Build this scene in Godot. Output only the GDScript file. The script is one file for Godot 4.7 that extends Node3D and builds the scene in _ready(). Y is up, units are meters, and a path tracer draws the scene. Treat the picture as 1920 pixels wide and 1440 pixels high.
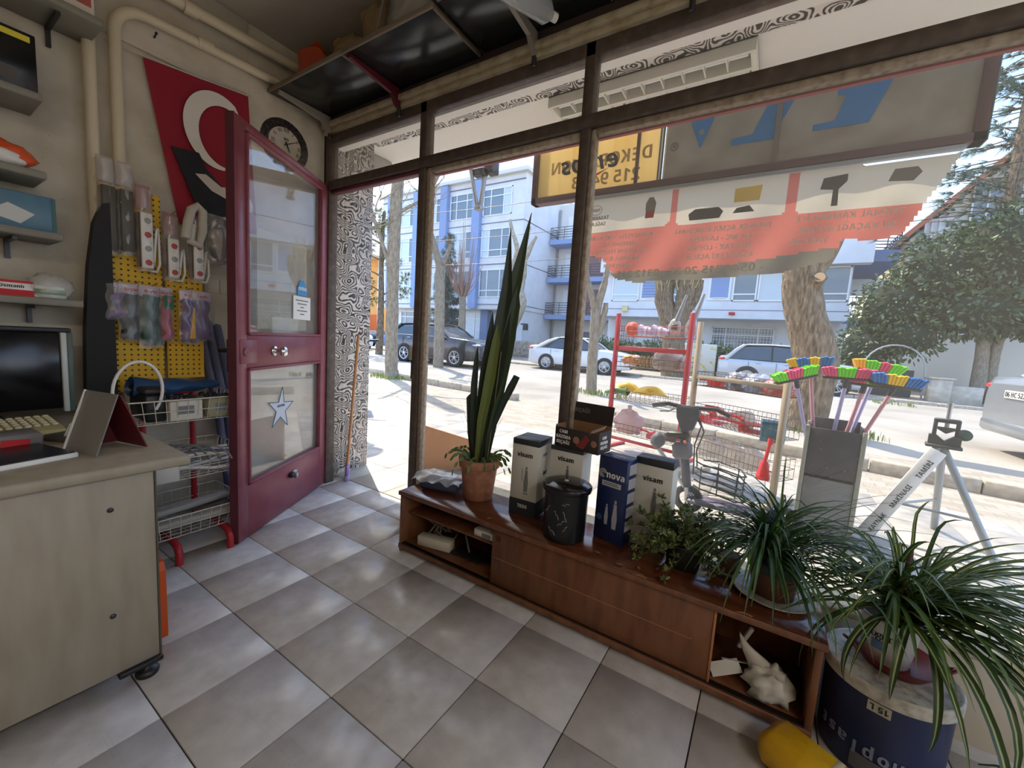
extends Node3D
# Hardware shop seen from inside: y up, metres. Window wall runs along x at z = -1.82, the street lies towards -z.

const FLOOR_TOP := 0.0
const TILE := 0.33312
const WIN := -1.82
const WALL_X := -2.82

var rng := RandomNumberGenerator.new()
var used_names := {}
var mats := {}
var texs := {}
var font_sans: SystemFont
var font_serif: SystemFont


class Shape:
	var v := PackedVector3Array()
	var n := PackedVector3Array()
	var uv := PackedVector2Array()
	var col := PackedColorArray()
	var ix := PackedInt32Array()
	var tint := Color(-1, 0, 0)

	func vert(p: Vector3, nn: Vector3, t := Vector2.ZERO) -> int:
		v.append(p); n.append(nn); uv.append(t)
		if tint.r >= 0.0: col.append(tint)
		return v.size() - 1

	func tri(a: int, b: int, c: int) -> void:   # a, b, c counter-clockwise from outside
		ix.append(a); ix.append(c); ix.append(b)

	func flat(pts: Array) -> void:   # convex polygon, counter-clockwise from outside
		var nn: Vector3 = (pts[1] - pts[0]).cross(pts[2] - pts[0]).normalized()
		var k := v.size()
		for p in pts: vert(p, nn)
		for i in range(1, pts.size() - 1): tri(k, k + i, k + i + 1)

	func quad_uv(a: Vector3, b: Vector3, c: Vector3, d: Vector3) -> void:   # uv 0,1 / 1,1 / 1,0 / 0,0
		var nn := (b - a).cross(c - a).normalized()
		var k := v.size()
		vert(a, nn, Vector2(0, 1)); vert(b, nn, Vector2(1, 1)); vert(c, nn, Vector2(1, 0)); vert(d, nn, Vector2(0, 0))
		tri(k, k + 1, k + 2); tri(k, k + 2, k + 3)

	func box(c: Vector3, s: Vector3, b := Basis.IDENTITY, bev := 0.0) -> Shape:
		var h := s * 0.5
		if bev <= 0.0:
			for ax in 3:
				for sg in [-1.0, 1.0]:
					var u := Vector3.ZERO; var w := Vector3.ZERO; var nn := Vector3.ZERO
					nn[ax] = sg; u[(ax + 1) % 3] = 1.0; w[(ax + 2) % 3] = 1.0
					var o := nn * h
					var du := u * h; var dw := w * h
					var k := v.size()
					var q := [o - du - dw, o + du - dw, o + du + dw, o - du + dw]
					var t := [Vector2(0, 1), Vector2(1, 1), Vector2(1, 0), Vector2(0, 0)]
					for i in 4: vert(c + b * q[i], b * nn, t[i])
					if sg > 0: tri(k, k + 1, k + 2); tri(k, k + 2, k + 3)
					else: tri(k, k + 2, k + 1); tri(k, k + 3, k + 2)
			return self
		var e := minf(bev, minf(h.x, minf(h.y, h.z)) * 0.95)
		# 24 corner points: corner signs x face axis
		var at := {}
		for sx in [-1, 1]:
			for sy in [-1, 1]:
				for sz in [-1, 1]:
					var sgn := Vector3(sx, sy, sz)
					for ax in 3:
						var p := (h - Vector3(e, e, e)) * sgn
						p[ax] = h[ax] * sgn[ax]
						var nn := sgn * 0.35
						nn[ax] = sgn[ax]
						at[[sx, sy, sz, ax]] = vert(c + b * p, b * nn.normalized())
		for ax in 3:
			for sg in [-1, 1]:
				var q := []
				for m in [[-1, -1], [1, -1], [1, 1], [-1, 1]]:
					var key := [0, 0, 0, ax]
					key[ax] = sg; key[(ax + 1) % 3] = m[0]; key[(ax + 2) % 3] = m[1]
					q.append(at[key])
				if sg < 0: q.reverse()
				tri(q[0], q[1], q[2]); tri(q[0], q[2], q[3])
			# edges along ax, between faces (ax+1) and (ax+2)
			var f1 := (ax + 1) % 3; var f2 := (ax + 2) % 3
			for s1 in [-1, 1]:
				for s2 in [-1, 1]:
					var k := []
					for sa in [-1, 1]:
						for f in [f1, f2]:
							var key := [0, 0, 0, f]
							key[ax] = sa; key[f1] = s1; key[f2] = s2
							k.append(at[key])
					# k: (-,f1) (-,f2) (+,f1) (+,f2)
					if s1 * s2 > 0: tri(k[0], k[1], k[3]); tri(k[0], k[3], k[2])
					else: tri(k[0], k[3], k[1]); tri(k[0], k[2], k[3])
		for sx in [-1, 1]:
			for sy in [-1, 1]:
				for sz in [-1, 1]:
					var a: int = at[[sx, sy, sz, 0]]; var bb: int = at[[sx, sy, sz, 1]]; var cc: int = at[[sx, sy, sz, 2]]
					if sx * sy * sz > 0: tri(a, bb, cc)
					else: tri(a, cc, bb)
		return self

	func span(lo: Vector3, hi: Vector3, bev := 0.0) -> Shape:
		return box((lo + hi) * 0.5, (hi - lo).abs(), Basis.IDENTITY, bev)

	func tube(pts: Array, r: Variant, sides := 8, caps := true) -> Shape:
		var m := pts.size()
		if m < 2: return self
		var up := Vector3.UP
		var d0: Vector3 = (pts[1] - pts[0]).normalized()
		if absf(d0.dot(up)) > 0.9: up = Vector3.RIGHT
		var side := d0.cross(up).normalized()
		var base := v.size()
		for i in m:
			var d: Vector3
			if i == 0: d = pts[1] - pts[0]
			elif i == m - 1: d = pts[m - 1] - pts[m - 2]
			else: d = (pts[i + 1] - pts[i]).normalized() + (pts[i] - pts[i - 1]).normalized()
			d = d.normalized()
			side = (side - d * side.dot(d)).normalized()
			var w := d.cross(side)
			var rad: float = r[i] if (r is Array or r is PackedFloat32Array) else r
			for k in sides:
				var a := TAU * k / sides
				var nn := side * cos(a) + w * sin(a)
				vert(pts[i] + nn * rad, nn, Vector2(float(k) / sides, float(i) / (m - 1)))
		for i in m - 1:
			for k in sides:
				var a := base + i * sides + k
				var bq := base + i * sides + (k + 1) % sides
				tri(a, bq, bq + sides); tri(a, bq + sides, a + sides)
		if caps:
			for e in [0, m - 1]:
				var nn: Vector3 = (pts[0] - pts[1]).normalized() if e == 0 else (pts[m - 1] - pts[m - 2]).normalized()
				var k0 := v.size()
				for k in sides: vert(v[base + e * sides + k], nn)
				for k in range(1, sides - 1):
					if e == 0: tri(k0, k0 + k + 1, k0 + k)
					else: tri(k0, k0 + k, k0 + k + 1)
		return self

	func bar(a: Vector3, b: Vector3, r: float, sides := 6) -> Shape:
		return tube([a, b], r, sides)

	func lathe(prof: Array, segs := 24, x := Transform3D.IDENTITY) -> Shape:   # prof: Vector2(radius, height), from bottom outwards and up
		var base := v.size()
		var m := prof.size()
		for i in m:
			var p: Vector2 = prof[i]
			var t: Vector2 = (prof[mini(i + 1, m - 1)] - prof[maxi(i - 1, 0)])
			var nn2 := Vector2(t.y, -t.x).normalized()
			for k in segs + 1:
				var a := TAU * k / segs
				vert(x * Vector3(p.x * cos(a), p.y, p.x * sin(a)), (x.basis * Vector3(nn2.x * cos(a), nn2.y, nn2.x * sin(a))).normalized(), Vector2(float(k) / segs, 1.0 - float(i) / (m - 1)))
		for i in m - 1:
			for k in segs:
				var a := base + i * (segs + 1) + k
				var b := a + segs + 1
				tri(a, b, a + 1); tri(a + 1, b, b + 1)
		return self

	func prism(poly: PackedVector2Array, depth: float, x := Transform3D.IDENTITY) -> Shape:   # poly in xy, thickness along local z, centred
		var p := poly
		if Geometry2D.is_polygon_clockwise(p): p.reverse()
		var tr := Geometry2D.triangulate_polygon(p)
		var h := depth * 0.5
		for sg in [1.0, -1.0]:
			var k := v.size()
			for q in p: vert(x * Vector3(q.x, q.y, h * sg), (x.basis * Vector3(0, 0, sg)).normalized(), q)
			for i in range(0, tr.size(), 3):
				var a := tr[i]; var b := tr[i + 1]; var c := tr[i + 2]
				var ccw := (p[b] - p[a]).cross(p[c] - p[a]) > 0
				if ccw == (sg > 0): tri(k + a, k + b, k + c)
				else: tri(k + a, k + c, k + b)
		for i in p.size():
			var a := p[i]; var b := p[(i + 1) % p.size()]
			flat([x * Vector3(a.x, a.y, -h), x * Vector3(b.x, b.y, -h), x * Vector3(b.x, b.y, h), x * Vector3(a.x, a.y, h)])
		return self

	func sheet(nu: int, nv: int, f: Callable) -> Shape:
		var g := []
		for j in nv + 1:
			var row := PackedVector3Array()
			for i in nu + 1: row.append(f.call(float(i) / nu, float(j) / nv))
			g.append(row)
		grid(g)
		return self

	func grid(g: Array, wrap := false) -> Shape:   # rows of points, smooth normals
		var base := v.size()
		var nj := g.size()
		var ni: int = g[0].size()
		for j in nj:
			for i in ni:
				var il := i - 1; var ir := i + 1
				if wrap:
					il = (i - 1 + ni) % ni; ir = (i + 1) % ni
				else:
					il = maxi(il, 0); ir = mini(ir, ni - 1)
				var du: Vector3 = g[j][ir] - g[j][il]
				var dv: Vector3 = g[mini(j + 1, nj - 1)][i] - g[maxi(j - 1, 0)][i]
				var nn := du.cross(dv)
				if nn.length() < 1e-12: nn = Vector3.UP
				vert(g[j][i], nn.normalized(), Vector2(float(i) / maxi(ni - 1, 1), float(j) / maxi(nj - 1, 1)))
		var last := ni if wrap else ni - 1
		for j in nj - 1:
			for i in last:
				var a := base + j * ni + i
				var b := base + j * ni + (i + 1) % ni
				tri(a, b, b + ni); tri(a, b + ni, a + ni)
		return self

	func ball(c: Vector3, r: Vector3, segs := 12, rings := 8, b := Basis.IDENTITY, bump := 0.0, seedv := 0) -> Shape:
		var g := []
		var ns := FastNoiseLite.new()
		ns.seed = seedv; ns.frequency = 1.3
		for j in rings + 1:
			var row := PackedVector3Array()
			var th := -PI / 2 + PI * j / rings
			for i in segs:
				var a := -TAU * i / segs
				var d := Vector3(cos(th) * cos(a), sin(th), cos(th) * sin(a))
				var k := 1.0
				if bump > 0.0: k += bump * ns.get_noise_3dv(d * 1.6)
				row.append(c + b * (d * r * k))
			g.append(row)
		var k0 := v.size()
		grid(g, true)
		for i in range(k0, v.size()):
			var o := b.inverse() * (v[i] - c)
			var nn := Vector3(o.x / (r.x * r.x), o.y / (r.y * r.y), o.z / (r.z * r.z))
			if bump <= 0.0 or i - k0 < segs or i >= v.size() - segs: n[i] = (b * nn).normalized()
			elif n[i].dot(b * nn) < 0: n[i] = -n[i]
		return self

	func blade(pts: Array, wid: Array, side: Vector3, fold := 0.3) -> Shape:   # a leaf: ribbon with a keel
		var m := pts.size()
		var g := []
		for i in m:
			var d: Vector3 = (pts[mini(i + 1, m - 1)] - pts[maxi(i - 1, 0)]).normalized()
			var s := (side - d * side.dot(d)).normalized()
			var nn := s.cross(d)
			g.append(PackedVector3Array([pts[i] - s * wid[i] * 0.5 + nn * wid[i] * fold * 0.5, pts[i], pts[i] + s * wid[i] * 0.5 + nn * wid[i] * fold * 0.5]))
		return grid(g)

	func add(o: Shape, x: Transform3D) -> Shape:
		var k := v.size()
		for i in o.v.size():
			v.append(x * o.v[i]); n.append((x.basis * o.n[i]).normalized()); uv.append(o.uv[i])
			if tint.r >= 0.0: col.append(tint)
			elif o.col.size() > i: col.append(o.col[i])
		for i in o.ix: ix.append(k + i)
		return self

	func mesh() -> ArrayMesh:
		var a := []
		a.resize(Mesh.ARRAY_MAX)
		a[Mesh.ARRAY_VERTEX] = v; a[Mesh.ARRAY_NORMAL] = n; a[Mesh.ARRAY_TEX_UV] = uv
		if col.size() == v.size(): a[Mesh.ARRAY_COLOR] = col
		a[Mesh.ARRAY_INDEX] = ix
		var m := ArrayMesh.new()
		m.add_surface_from_arrays(Mesh.PRIMITIVE_TRIANGLES, a)
		return m


func sh() -> Shape:
	return Shape.new()


func bx(c: Vector3, s: Vector3, bev := 0.0, b := Basis.IDENTITY) -> Shape:
	return Shape.new().box(c, s, b, bev)


func V(x: float, y: float, z: float) -> Vector3:
	return Vector3(x, y, z)


func xf(p: Vector3, yaw := 0.0, pitch := 0.0, roll := 0.0) -> Transform3D:
	return Transform3D(Basis.from_euler(Vector3(deg_to_rad(pitch), deg_to_rad(yaw), deg_to_rad(roll))), p)


func numbered(called: String) -> String:
	if not used_names.has(called):
		used_names[called] = 0
		return called
	used_names[called] += 1
	return "%s_%03d" % [called, used_names[called]]


func thing(called: String, label: String, category: String, at := Vector3.ZERO, yaw := 0.0, group := "") -> Node3D:
	var o := Node3D.new()
	o.name = numbered(called)
	add_child(o)
	o.transform = xf(at, yaw)
	o.set_meta("label", label); o.set_meta("category", category)
	if group: o.set_meta("group", group)
	return o


func part(parent: Node, called: String, s: Variant, m: Material, label := "") -> MeshInstance3D:
	var o := MeshInstance3D.new()
	o.name = called
	o.mesh = s.mesh() if s is Shape else s
	o.material_override = m
	parent.add_child(o, true)
	if label: o.set_meta("label", label)
	return o


func solo(called: String, s: Variant, m: Material, label: String, category: String, group := "", at := Vector3.ZERO, yaw := 0.0) -> MeshInstance3D:
	var o := MeshInstance3D.new()
	o.name = numbered(called)
	o.mesh = s.mesh() if s is Shape else s
	o.material_override = m
	add_child(o)
	o.transform = xf(at, yaw)
	o.set_meta("label", label); o.set_meta("category", category)
	if group: o.set_meta("group", group)
	return o


func struct(called: String, s: Variant, m: Material, label := "") -> MeshInstance3D:
	var o := MeshInstance3D.new()
	o.name = numbered(called)
	o.mesh = s.mesh() if s is Shape else s
	o.material_override = m
	add_child(o)
	o.set_meta("kind", "structure")
	if label: o.set_meta("label", label)
	return o


func struct_node(called: String, label := "") -> Node3D:
	var o := Node3D.new()
	o.name = numbered(called)
	add_child(o)
	o.set_meta("kind", "structure")
	if label: o.set_meta("label", label)
	return o


func twin(o: Node3D, at: Vector3, yaw: float, label: String) -> Node3D:
	var c: Node3D = o.duplicate()
	c.name = numbered(String(o.name).trim_suffix("_000"))
	add_child(c)
	c.transform = xf(at, yaw)
	c.set_meta("label", label)
	return c


func swarm(parent: Node, called: String, s: Variant, m: Material, where: Array, tints := []) -> MultiMeshInstance3D:
	var mm := MultiMesh.new()
	mm.transform_format = MultiMesh.TRANSFORM_3D
	mm.use_colors = tints.size() > 0
	mm.mesh = s.mesh() if s is Shape else s
	mm.instance_count = where.size()
	for i in where.size():
		mm.set_instance_transform(i, where[i])
		if tints.size(): mm.set_instance_color(i, tints[i])
	var o := MultiMeshInstance3D.new()
	o.name = called
	o.multimesh = mm
	o.material_override = m
	o.set_meta("kind", "stuff")
	parent.add_child(o, true)
	return o


func words(parent: Node, txt: String, cap: float, x: Transform3D, m: Material, called := "lettering", font: Font = null, depth := 0.0015, stretch := 1.0) -> MeshInstance3D:
	var t := TextMesh.new()
	t.text = txt
	t.font = font if font else font_sans
	t.font_size = 48
	t.pixel_size = cap / 34.0
	t.depth = depth
	t.curve_step = 2.0
	var o := MeshInstance3D.new()
	o.name = called
	o.mesh = t
	o.material_override = m
	parent.add_child(o, true)
	o.transform = Transform3D(x.basis.scaled_local(Vector3(stretch, 1, 1)), x.origin)
	return o


# ---------- materials ----------

func noise_img(seedv: int, freq: float, w := 256, h := 256, octaves := 4, kind := FastNoiseLite.TYPE_SIMPLEX_SMOOTH) -> Image:
	var f := FastNoiseLite.new()
	f.seed = seedv; f.frequency = freq; f.noise_type = kind
	f.fractal_octaves = octaves
	return f.get_seamless_image(w, h)


func ramp_tex(key: String, seedv: int, freq: float, stops: Array, w := 256, h := 256, octaves := 4, specks := 0, speck := Color.BLACK, stretch := 1) -> ImageTexture:
	if texs.has(key): return texs[key]
	var g := Gradient.new()
	g.offsets = PackedFloat32Array(); g.colors = PackedColorArray()
	var off := PackedFloat32Array(); var cs := PackedColorArray()
	for s in stops: off.append(s[0]); cs.append(s[1])
	g.offsets = off; g.colors = cs
	var im := noise_img(seedv, freq, w, h, octaves)
	var out := Image.create(w, h, false, Image.FORMAT_RGB8)
	var r := RandomNumberGenerator.new(); r.seed = seedv
	for y in h:
		for x in w: out.set_pixel(x, y, g.sample(im.get_pixel(x / stretch, y).r))
	for i in specks: out.set_pixel(r.randi() % w, r.randi() % h, speck)
	texs[key] = ImageTexture.create_from_image(out)
	return texs[key]


func mat(key: String, c := Color.WHITE, rough := 0.7, opt := {}) -> StandardMaterial3D:
	if mats.has(key): return mats[key]
	var m := StandardMaterial3D.new()
	m.resource_name = key
	m.albedo_color = c
	m.roughness = rough
	m.metallic = opt.get("metal", 0.0)
	m.metallic_specular = opt.get("spec", 0.5)
	if opt.has("tex"):
		m.albedo_texture = opt.tex
		m.uv1_triplanar = opt.get("tri", true)
		m.uv1_world_triplanar = opt.get("world", true)
		m.uv1_scale = opt.get("scale", Vector3.ONE)
		m.uv1_offset = opt.get("offset", Vector3.ZERO)
	if opt.has("bump"):
		m.heightmap_enabled = true
		m.heightmap_texture = opt.bump
		m.heightmap_scale = opt.get("bump_scale", 0.2)
		if not opt.has("tex"):
			m.uv1_triplanar = true; m.uv1_world_triplanar = opt.get("world", true); m.uv1_scale = opt.get("scale", Vector3.ONE)
	if opt.has("alpha"):
		m.transparency = BaseMaterial3D.TRANSPARENCY_ALPHA
		m.albedo_color.a = opt.alpha
	if opt.has("back"):
		m.backlight_enabled = true
		m.backlight = opt.back
	if opt.get("vc", false): m.vertex_color_use_as_albedo = true
	if opt.has("coat"):
		m.clearcoat_enabled = true; m.clearcoat = opt.coat; m.clearcoat_roughness = opt.get("coat_rough", 0.1)
	if opt.get("two", true): m.cull_mode = BaseMaterial3D.CULL_DISABLED
	mats[key] = m
	return m


func rgb(r: int, g: int, b: int) -> Color:
	return Color8(r, g, b)


func grey_tex(key: String, seedv: int, freq: float, lo: float, hi: float, w := 256, octaves := 4) -> ImageTexture:
	return ramp_tex(key, seedv, freq, [[0.0, Color(lo, lo, lo)], [1.0, Color(hi, hi, hi)]], w, w, octaves)


func _ready() -> void:
	rng.seed = 7
	# --- camera, sky, sun, exposure ---
	var cam := Camera3D.new()
	cam.name = "camera"
	cam.fov = 87.18
	cam.near = 0.03
	cam.far = 400.0
	add_child(cam)
	cam.transform = Transform3D(Basis.from_euler(Vector3(-0.10885, 0.56127, 0.063295)), Vector3(0, 1.184, 0))
	var env := Environment.new()
	env.tonemap_mode = Environment.TONE_MAPPER_LINEAR
	env.tonemap_exposure = 3.8
	env.background_mode = Environment.BG_SKY
	var sky := Sky.new()
	var skm := ProceduralSkyMaterial.new()
	skm.sky_top_color = rgb(96, 134, 182)
	skm.sky_horizon_color = rgb(206, 214, 222)
	skm.sky_curve = 0.15
	skm.ground_horizon_color = rgb(150, 150, 146)
	skm.ground_bottom_color = rgb(110, 108, 104)
	skm.sun_angle_max = 75.0
	skm.sun_curve = 0.6
	skm.sky_energy_multiplier = 1.2
	sky.sky_material = skm
	env.sky = sky
	env.sdfgi_enabled = true
	env.ssao_enabled = true
	env.ssil_enabled = true
	var we := WorldEnvironment.new()
	we.name = "environment"
	we.environment = env
	add_child(we)
	var sun := DirectionalLight3D.new()
	sun.name = "sun"
	sun.light_color = Color(1.0, 0.955, 0.88)
	sun.light_energy = 0.72
	sun.light_angular_distance = 0.6
	sun.shadow_enabled = true
	add_child(sun)
	sun.transform = Transform3D(Basis.looking_at(-Vector3(-0.52, 0.80, -0.30)), Vector3(-10, 14, -8))
	font_sans = SystemFont.new()
	font_sans.font_names = PackedStringArray(["Droid Sans"])
	font_sans.font_weight = 700
	font_serif = SystemFont.new()
	font_serif.font_names = PackedStringArray(["Droid Serif"])
	make_materials()
	build_room()
	build_shop_lamp()
	build_window()
	build_door()
	build_canopy()
	build_ground()
	build_buildings()
	build_left_wall()
	build_desk()
	build_basket_rack()
	build_top_shelf()
	build_cabinet()
	build_cabinet_goods()
	build_plants()
	build_signs()
	build_street_goods()
	build_vehicles()
	build_trees()


func make_materials() -> void:
	var plaster := ramp_tex("plaster", 11, 0.02, [[0.0, rgb(184, 174, 154)], [0.5, rgb(202, 193, 175)], [1.0, rgb(212, 205, 189)]], 256, 256, 5, 60, rgb(170, 158, 136))
	mat("plaster", Color.WHITE, 0.85, {"tex": plaster, "scale": Vector3.ONE * 0.8, "bump": grey_tex("plaster_b", 5, 0.06, 0, 1), "bump_scale": 0.12})
	mat("ceiling", rgb(196, 188, 174), 0.9, {"bump": grey_tex("plaster_b", 5, 0.06, 0, 1), "bump_scale": 0.2})
	var tile := ramp_tex("tile", 3, 0.018, [[0.0, rgb(186, 182, 178)], [0.45, rgb(200, 197, 195)], [0.6, rgb(204, 201, 199)], [1.0, rgb(216, 214, 212)]], 512, 512, 6, 160, rgb(130, 122, 114))
	mat("floor_tile", Color.WHITE, 0.24, {"tex": tile, "scale": Vector3.ONE * 1.1})
	mat("floor_tile_worn", rgb(248, 247, 245), 0.27, {"tex": tile, "scale": Vector3.ONE * 1.4, "offset": Vector3(0.3, 0, 0.5)})
	mat("floor_tile_pale", rgb(250, 250, 252), 0.2, {"tex": tile, "scale": Vector3.ONE * 0.9, "offset": Vector3(0.7, 0, 0.2)})
	mat("grout", rgb(76, 70, 65), 0.9)
	mat("frame_paint", Color.WHITE, 0.55, {"tex": ramp_tex("frame_paint", 21, 0.05, [[0.0, rgb(76, 64, 56)], [0.5, rgb(92, 80, 72)], [0.8, rgb(102, 90, 80)], [1.0, rgb(126, 114, 98)]], 128, 128, 4), "scale": Vector3(2, 2, 2)})
	mat("frame_bead", Color.WHITE, 0.6, {"tex": ramp_tex("frame_bead", 22, 0.06, [[0.0, rgb(120, 104, 90)], [0.5, rgb(166, 152, 134)], [1.0, rgb(186, 174, 156)]], 128, 128, 4), "scale": Vector3(3, 3, 3)})
	mat("beam_paint", rgb(72, 58, 58), 0.6)
	mat("trim_paint", Color.WHITE, 0.6, {"tex": ramp_tex("trim_paint", 23, 0.04, [[0.0, rgb(150, 132, 98)], [0.5, rgb(196, 184, 154)], [1.0, rgb(206, 196, 170)]], 128, 128, 4), "scale": Vector3(2, 2, 2)})
	mat("red_paint", Color.WHITE, 0.38, {"tex": ramp_tex("red_paint", 24, 0.03, [[0.0, rgb(124, 62, 72)], [0.5, rgb(138, 72, 82)], [1.0, rgb(148, 84, 93)]], 128, 128, 3), "scale": Vector3(1.5, 1.5, 1.5)})
	mat("red_edge", rgb(96, 44, 54), 0.45)
	mat("glass", rgb(236, 240, 238), 0.02, {"alpha": 0.075})
	mat("glass_door", rgb(226, 232, 230), 0.02, {"alpha": 0.07})
	mat("parapet", rgb(198, 186, 164), 0.85, {"bump": grey_tex("plaster_b", 5, 0.06, 0, 1), "bump_scale": 0.15})
	mat("soffit_paint", rgb(236, 232, 224), 0.85, {"bump": grey_tex("plaster_b", 5, 0.06, 0, 1), "bump_scale": 0.15})
	var zim := Image.create(256, 256, false, Image.FORMAT_RGB8)
	var nz := FastNoiseLite.new(); nz.seed = 4; nz.frequency = 0.011; nz.fractal_octaves = 2
	var nzi := nz.get_seamless_image(256, 256)
	var nz2 := FastNoiseLite.new(); nz2.seed = 9; nz2.frequency = 0.02; nz2.fractal_octaves = 2
	var nzi2 := nz2.get_seamless_image(256, 256)
	for y in 256:
		for x in 256:
			var a: float = nzi.get_pixel(x, y).r * 9.0 + nzi2.get_pixel(x, y).r * 2.4
			var s := sin(a * TAU * 0.9)
			zim.set_pixel(x, y, rgb(44, 40, 38) if s > 0.12 else rgb(222, 214, 204))
	texs["zebra"] = ImageTexture.create_from_image(zim)
	mat("zebra", Color.WHITE, 0.5, {"tex": texs.zebra, "scale": Vector3.ONE * 1.4})
	mat("steel", rgb(176, 178, 180), 0.32, {"metal": 0.9})
	mat("chrome", rgb(214, 214, 214), 0.12, {"metal": 1.0})
	mat("dark_steel", rgb(66, 66, 68), 0.4, {"metal": 0.7})
	mat("galvanised", rgb(150, 156, 160), 0.45, {"metal": 0.6})
	mat("black_plastic", rgb(26, 26, 28), 0.42)
	mat("dark_plastic", rgb(48, 48, 52), 0.5)
	mat("white_plastic", rgb(232, 230, 224), 0.4)
	mat("cream_paint", rgb(214, 202, 174), 0.45)
	mat("white_paper", rgb(238, 238, 234), 0.8, {"back": Color(0.25, 0.25, 0.25)})
	mat("ink", rgb(38, 38, 44), 0.7)
	mat("grey_ink", rgb(120, 122, 126), 0.7)
	mat("white_ink", rgb(236, 236, 232), 0.7)
	mat("red_ink", rgb(200, 40, 46), 0.7)
	mat("blue_ink", rgb(66, 150, 208), 0.7)
	mat("clear_plastic", rgb(240, 240, 242), 0.12, {"alpha": 0.25})


func build_room() -> void:
	# slab with tiles laid on it
	var floor_node := struct_node("floor", "light grey mottled ceramic tile floor of the shop")
	part(floor_node, "screed", sh().span(V(-2.82, -0.12, -1.95), V(2.6, -0.006, 3.2)), mats.grout)
	var x0 := -2.0709; var z0 := -1.0588
	var cache := {}
	for i in range(-3, 9):
		for j in range(-3, 6):
			var lx := maxf(x0 + i * TILE, -2.82); var hx := minf(x0 + (i + 1) * TILE, 2.6)
			var lz := maxf(z0 + j * TILE, -1.95); var hz := minf(z0 + (j + 1) * TILE, 3.2)
			if hx - lx < 0.02 or hz - lz < 0.02: continue
			var key := "%.3f_%.3f" % [hx - lx, hz - lz]
			if not cache.has(key): cache[key] = bx(Vector3.ZERO, V(hx - lx - 0.0045, 0.012, hz - lz - 0.0045), 0.001).mesh()
			var r := rng.randf()
			var t := part(floor_node, "tile", cache[key], mats.floor_tile if r < 0.5 else mats.floor_tile_worn if r < 0.75 else mats.floor_tile_pale)
			t.position = V((lx + hx) * 0.5, -0.006, (lz + hz) * 0.5)
	part(floor_node, "tile_field", sh().span(V(-2.82, -0.01, z0 + 6 * TILE), V(2.6, 0.0, 3.2)).span(V(x0 + 9 * TILE, -0.01, -1.95), V(2.6, 0.0, z0 + 6 * TILE)), mats.floor_tile)
	var wl := struct("wall_left", sh().span(V(-3.05, -0.1, -1.86), V(-2.82, 3.1, 3.2)), mats.plaster, "cream plastered side wall with pipes and a flag")
	part(wl, "upper_panel", sh().span(V(-2.821, 2.505, -1.29), V(-2.806, 2.95, 3.1), 0.003), mats.plaster)
	part(wl, "corner_strip", sh().span(V(-2.821, 0.0, -1.80), V(-2.80, 2.58, -1.79), 0.002), mats.plaster)
	struct("wall_back", sh().span(V(-3.05, -0.1, 3.2), V(2.8, 3.1, 3.4)), mats.plaster)
	# side wall of the corner shop, glazed towards the side street
	struct("wall_right", sh().span(V(2.6, -0.1, -1.86), V(2.8, 0.3, 3.2)).span(V(2.6, 2.5, -1.86), V(2.8, 3.1, 3.2)).span(V(2.6, 0.3, -1.86), V(2.8, 2.5, -1.6)).span(V(2.6, 0.3, -0.14), V(2.8, 2.5, 3.2)), mats.plaster)
	var sw := struct_node("window_2", "side street shop window")
	for z in [-1.6, -0.2]: part(sw, "mullion", sh().span(V(2.66, 0.3, z), V(2.74, 2.5, z + 0.06), 0.004), mats.frame_paint)
	part(sw, "pane", sh().span(V(2.698, 0.3, -1.54), V(2.702, 2.5, -0.2)), mats.glass)
	struct("ceiling", sh().span(V(-3.05, 2.95, -2.0), V(2.8, 3.15, 3.4)), mats.ceiling)
	struct("wall_beam", sh().span(V(-2.82, 2.585, -1.97), V(2.6, 2.95, -1.77), 0.004), mats.beam_paint, "dark brown painted beam above the shop window")
	struct("trim_1", sh().span(V(-2.80, 2.553, -1.86), V(2.6, 2.586, -1.745), 0.004), mats.trim_paint, "cream ledge along the top of the window")
	var t2 := sh().span(V(-2.80, 2.522, -1.86), V(2.6, 2.553, -1.765), 0.003)
	struct("trim_2", t2, mats.trim_paint, "stained yellow strip under the cream ledge")
	var wf := struct("wall_front", sh().span(V(-1.80, -0.1, -1.93), V(2.6, 0.285, -1.79), 0.004), mats.parapet, "low beige parapet under the shop window")
	part(wf, "sill", sh().span(V(-1.80, 0.285, -1.95), V(2.6, 0.305, -1.785), 0.004), mats.trim_paint)
	struct("wall_lintel", sh().span(V(-3.05, 2.52, -2.0), V(2.8, 2.69, -1.87)), mats.soffit_paint)


func build_shop_lamp() -> void:
	# the shop's own fluorescent fittings, on the ceiling at the side window
	for q in [[0.5, "white fluorescent batten lamp on the shop ceiling"], [1.9, "second fluorescent batten lamp deeper in the shop"]]:
		var lp := thing("batten_lamp", q[1], "lamp", V(2.15, 2.95, q[0]), 90.0, "ceiling batten lamps")
		part(lp, "housing", sh().span(V(-0.62, -0.05, -0.14), V(0.62, 0.0, 0.14), 0.006), mats.white_plastic)
		var em := mat("lamp_glow", rgb(255, 240, 214), 0.4)
		em.emission_enabled = true
		em.emission = rgb(255, 244, 230)
		em.emission_energy_multiplier = 1.5
		for s in [-0.07, 0.07]: part(lp, "fluorescent_tube", sh().tube([V(-0.6, -0.068, s), V(0.6, -0.068, s)], 0.016, 12), em)
		var al := AreaLight3D.new()
		al.name = "lamp_light"
		al.area_size = Vector2(1.2, 0.24)
		al.light_color = rgb(255, 244, 230)
		al.light_energy = 0.6
		al.area_range = 12.0
		al.shadow_enabled = true
		lp.add_child(al)
		al.transform = Transform3D(Basis(Vector3.RIGHT, -PI / 2), V(0, -0.09, 0))


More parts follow.
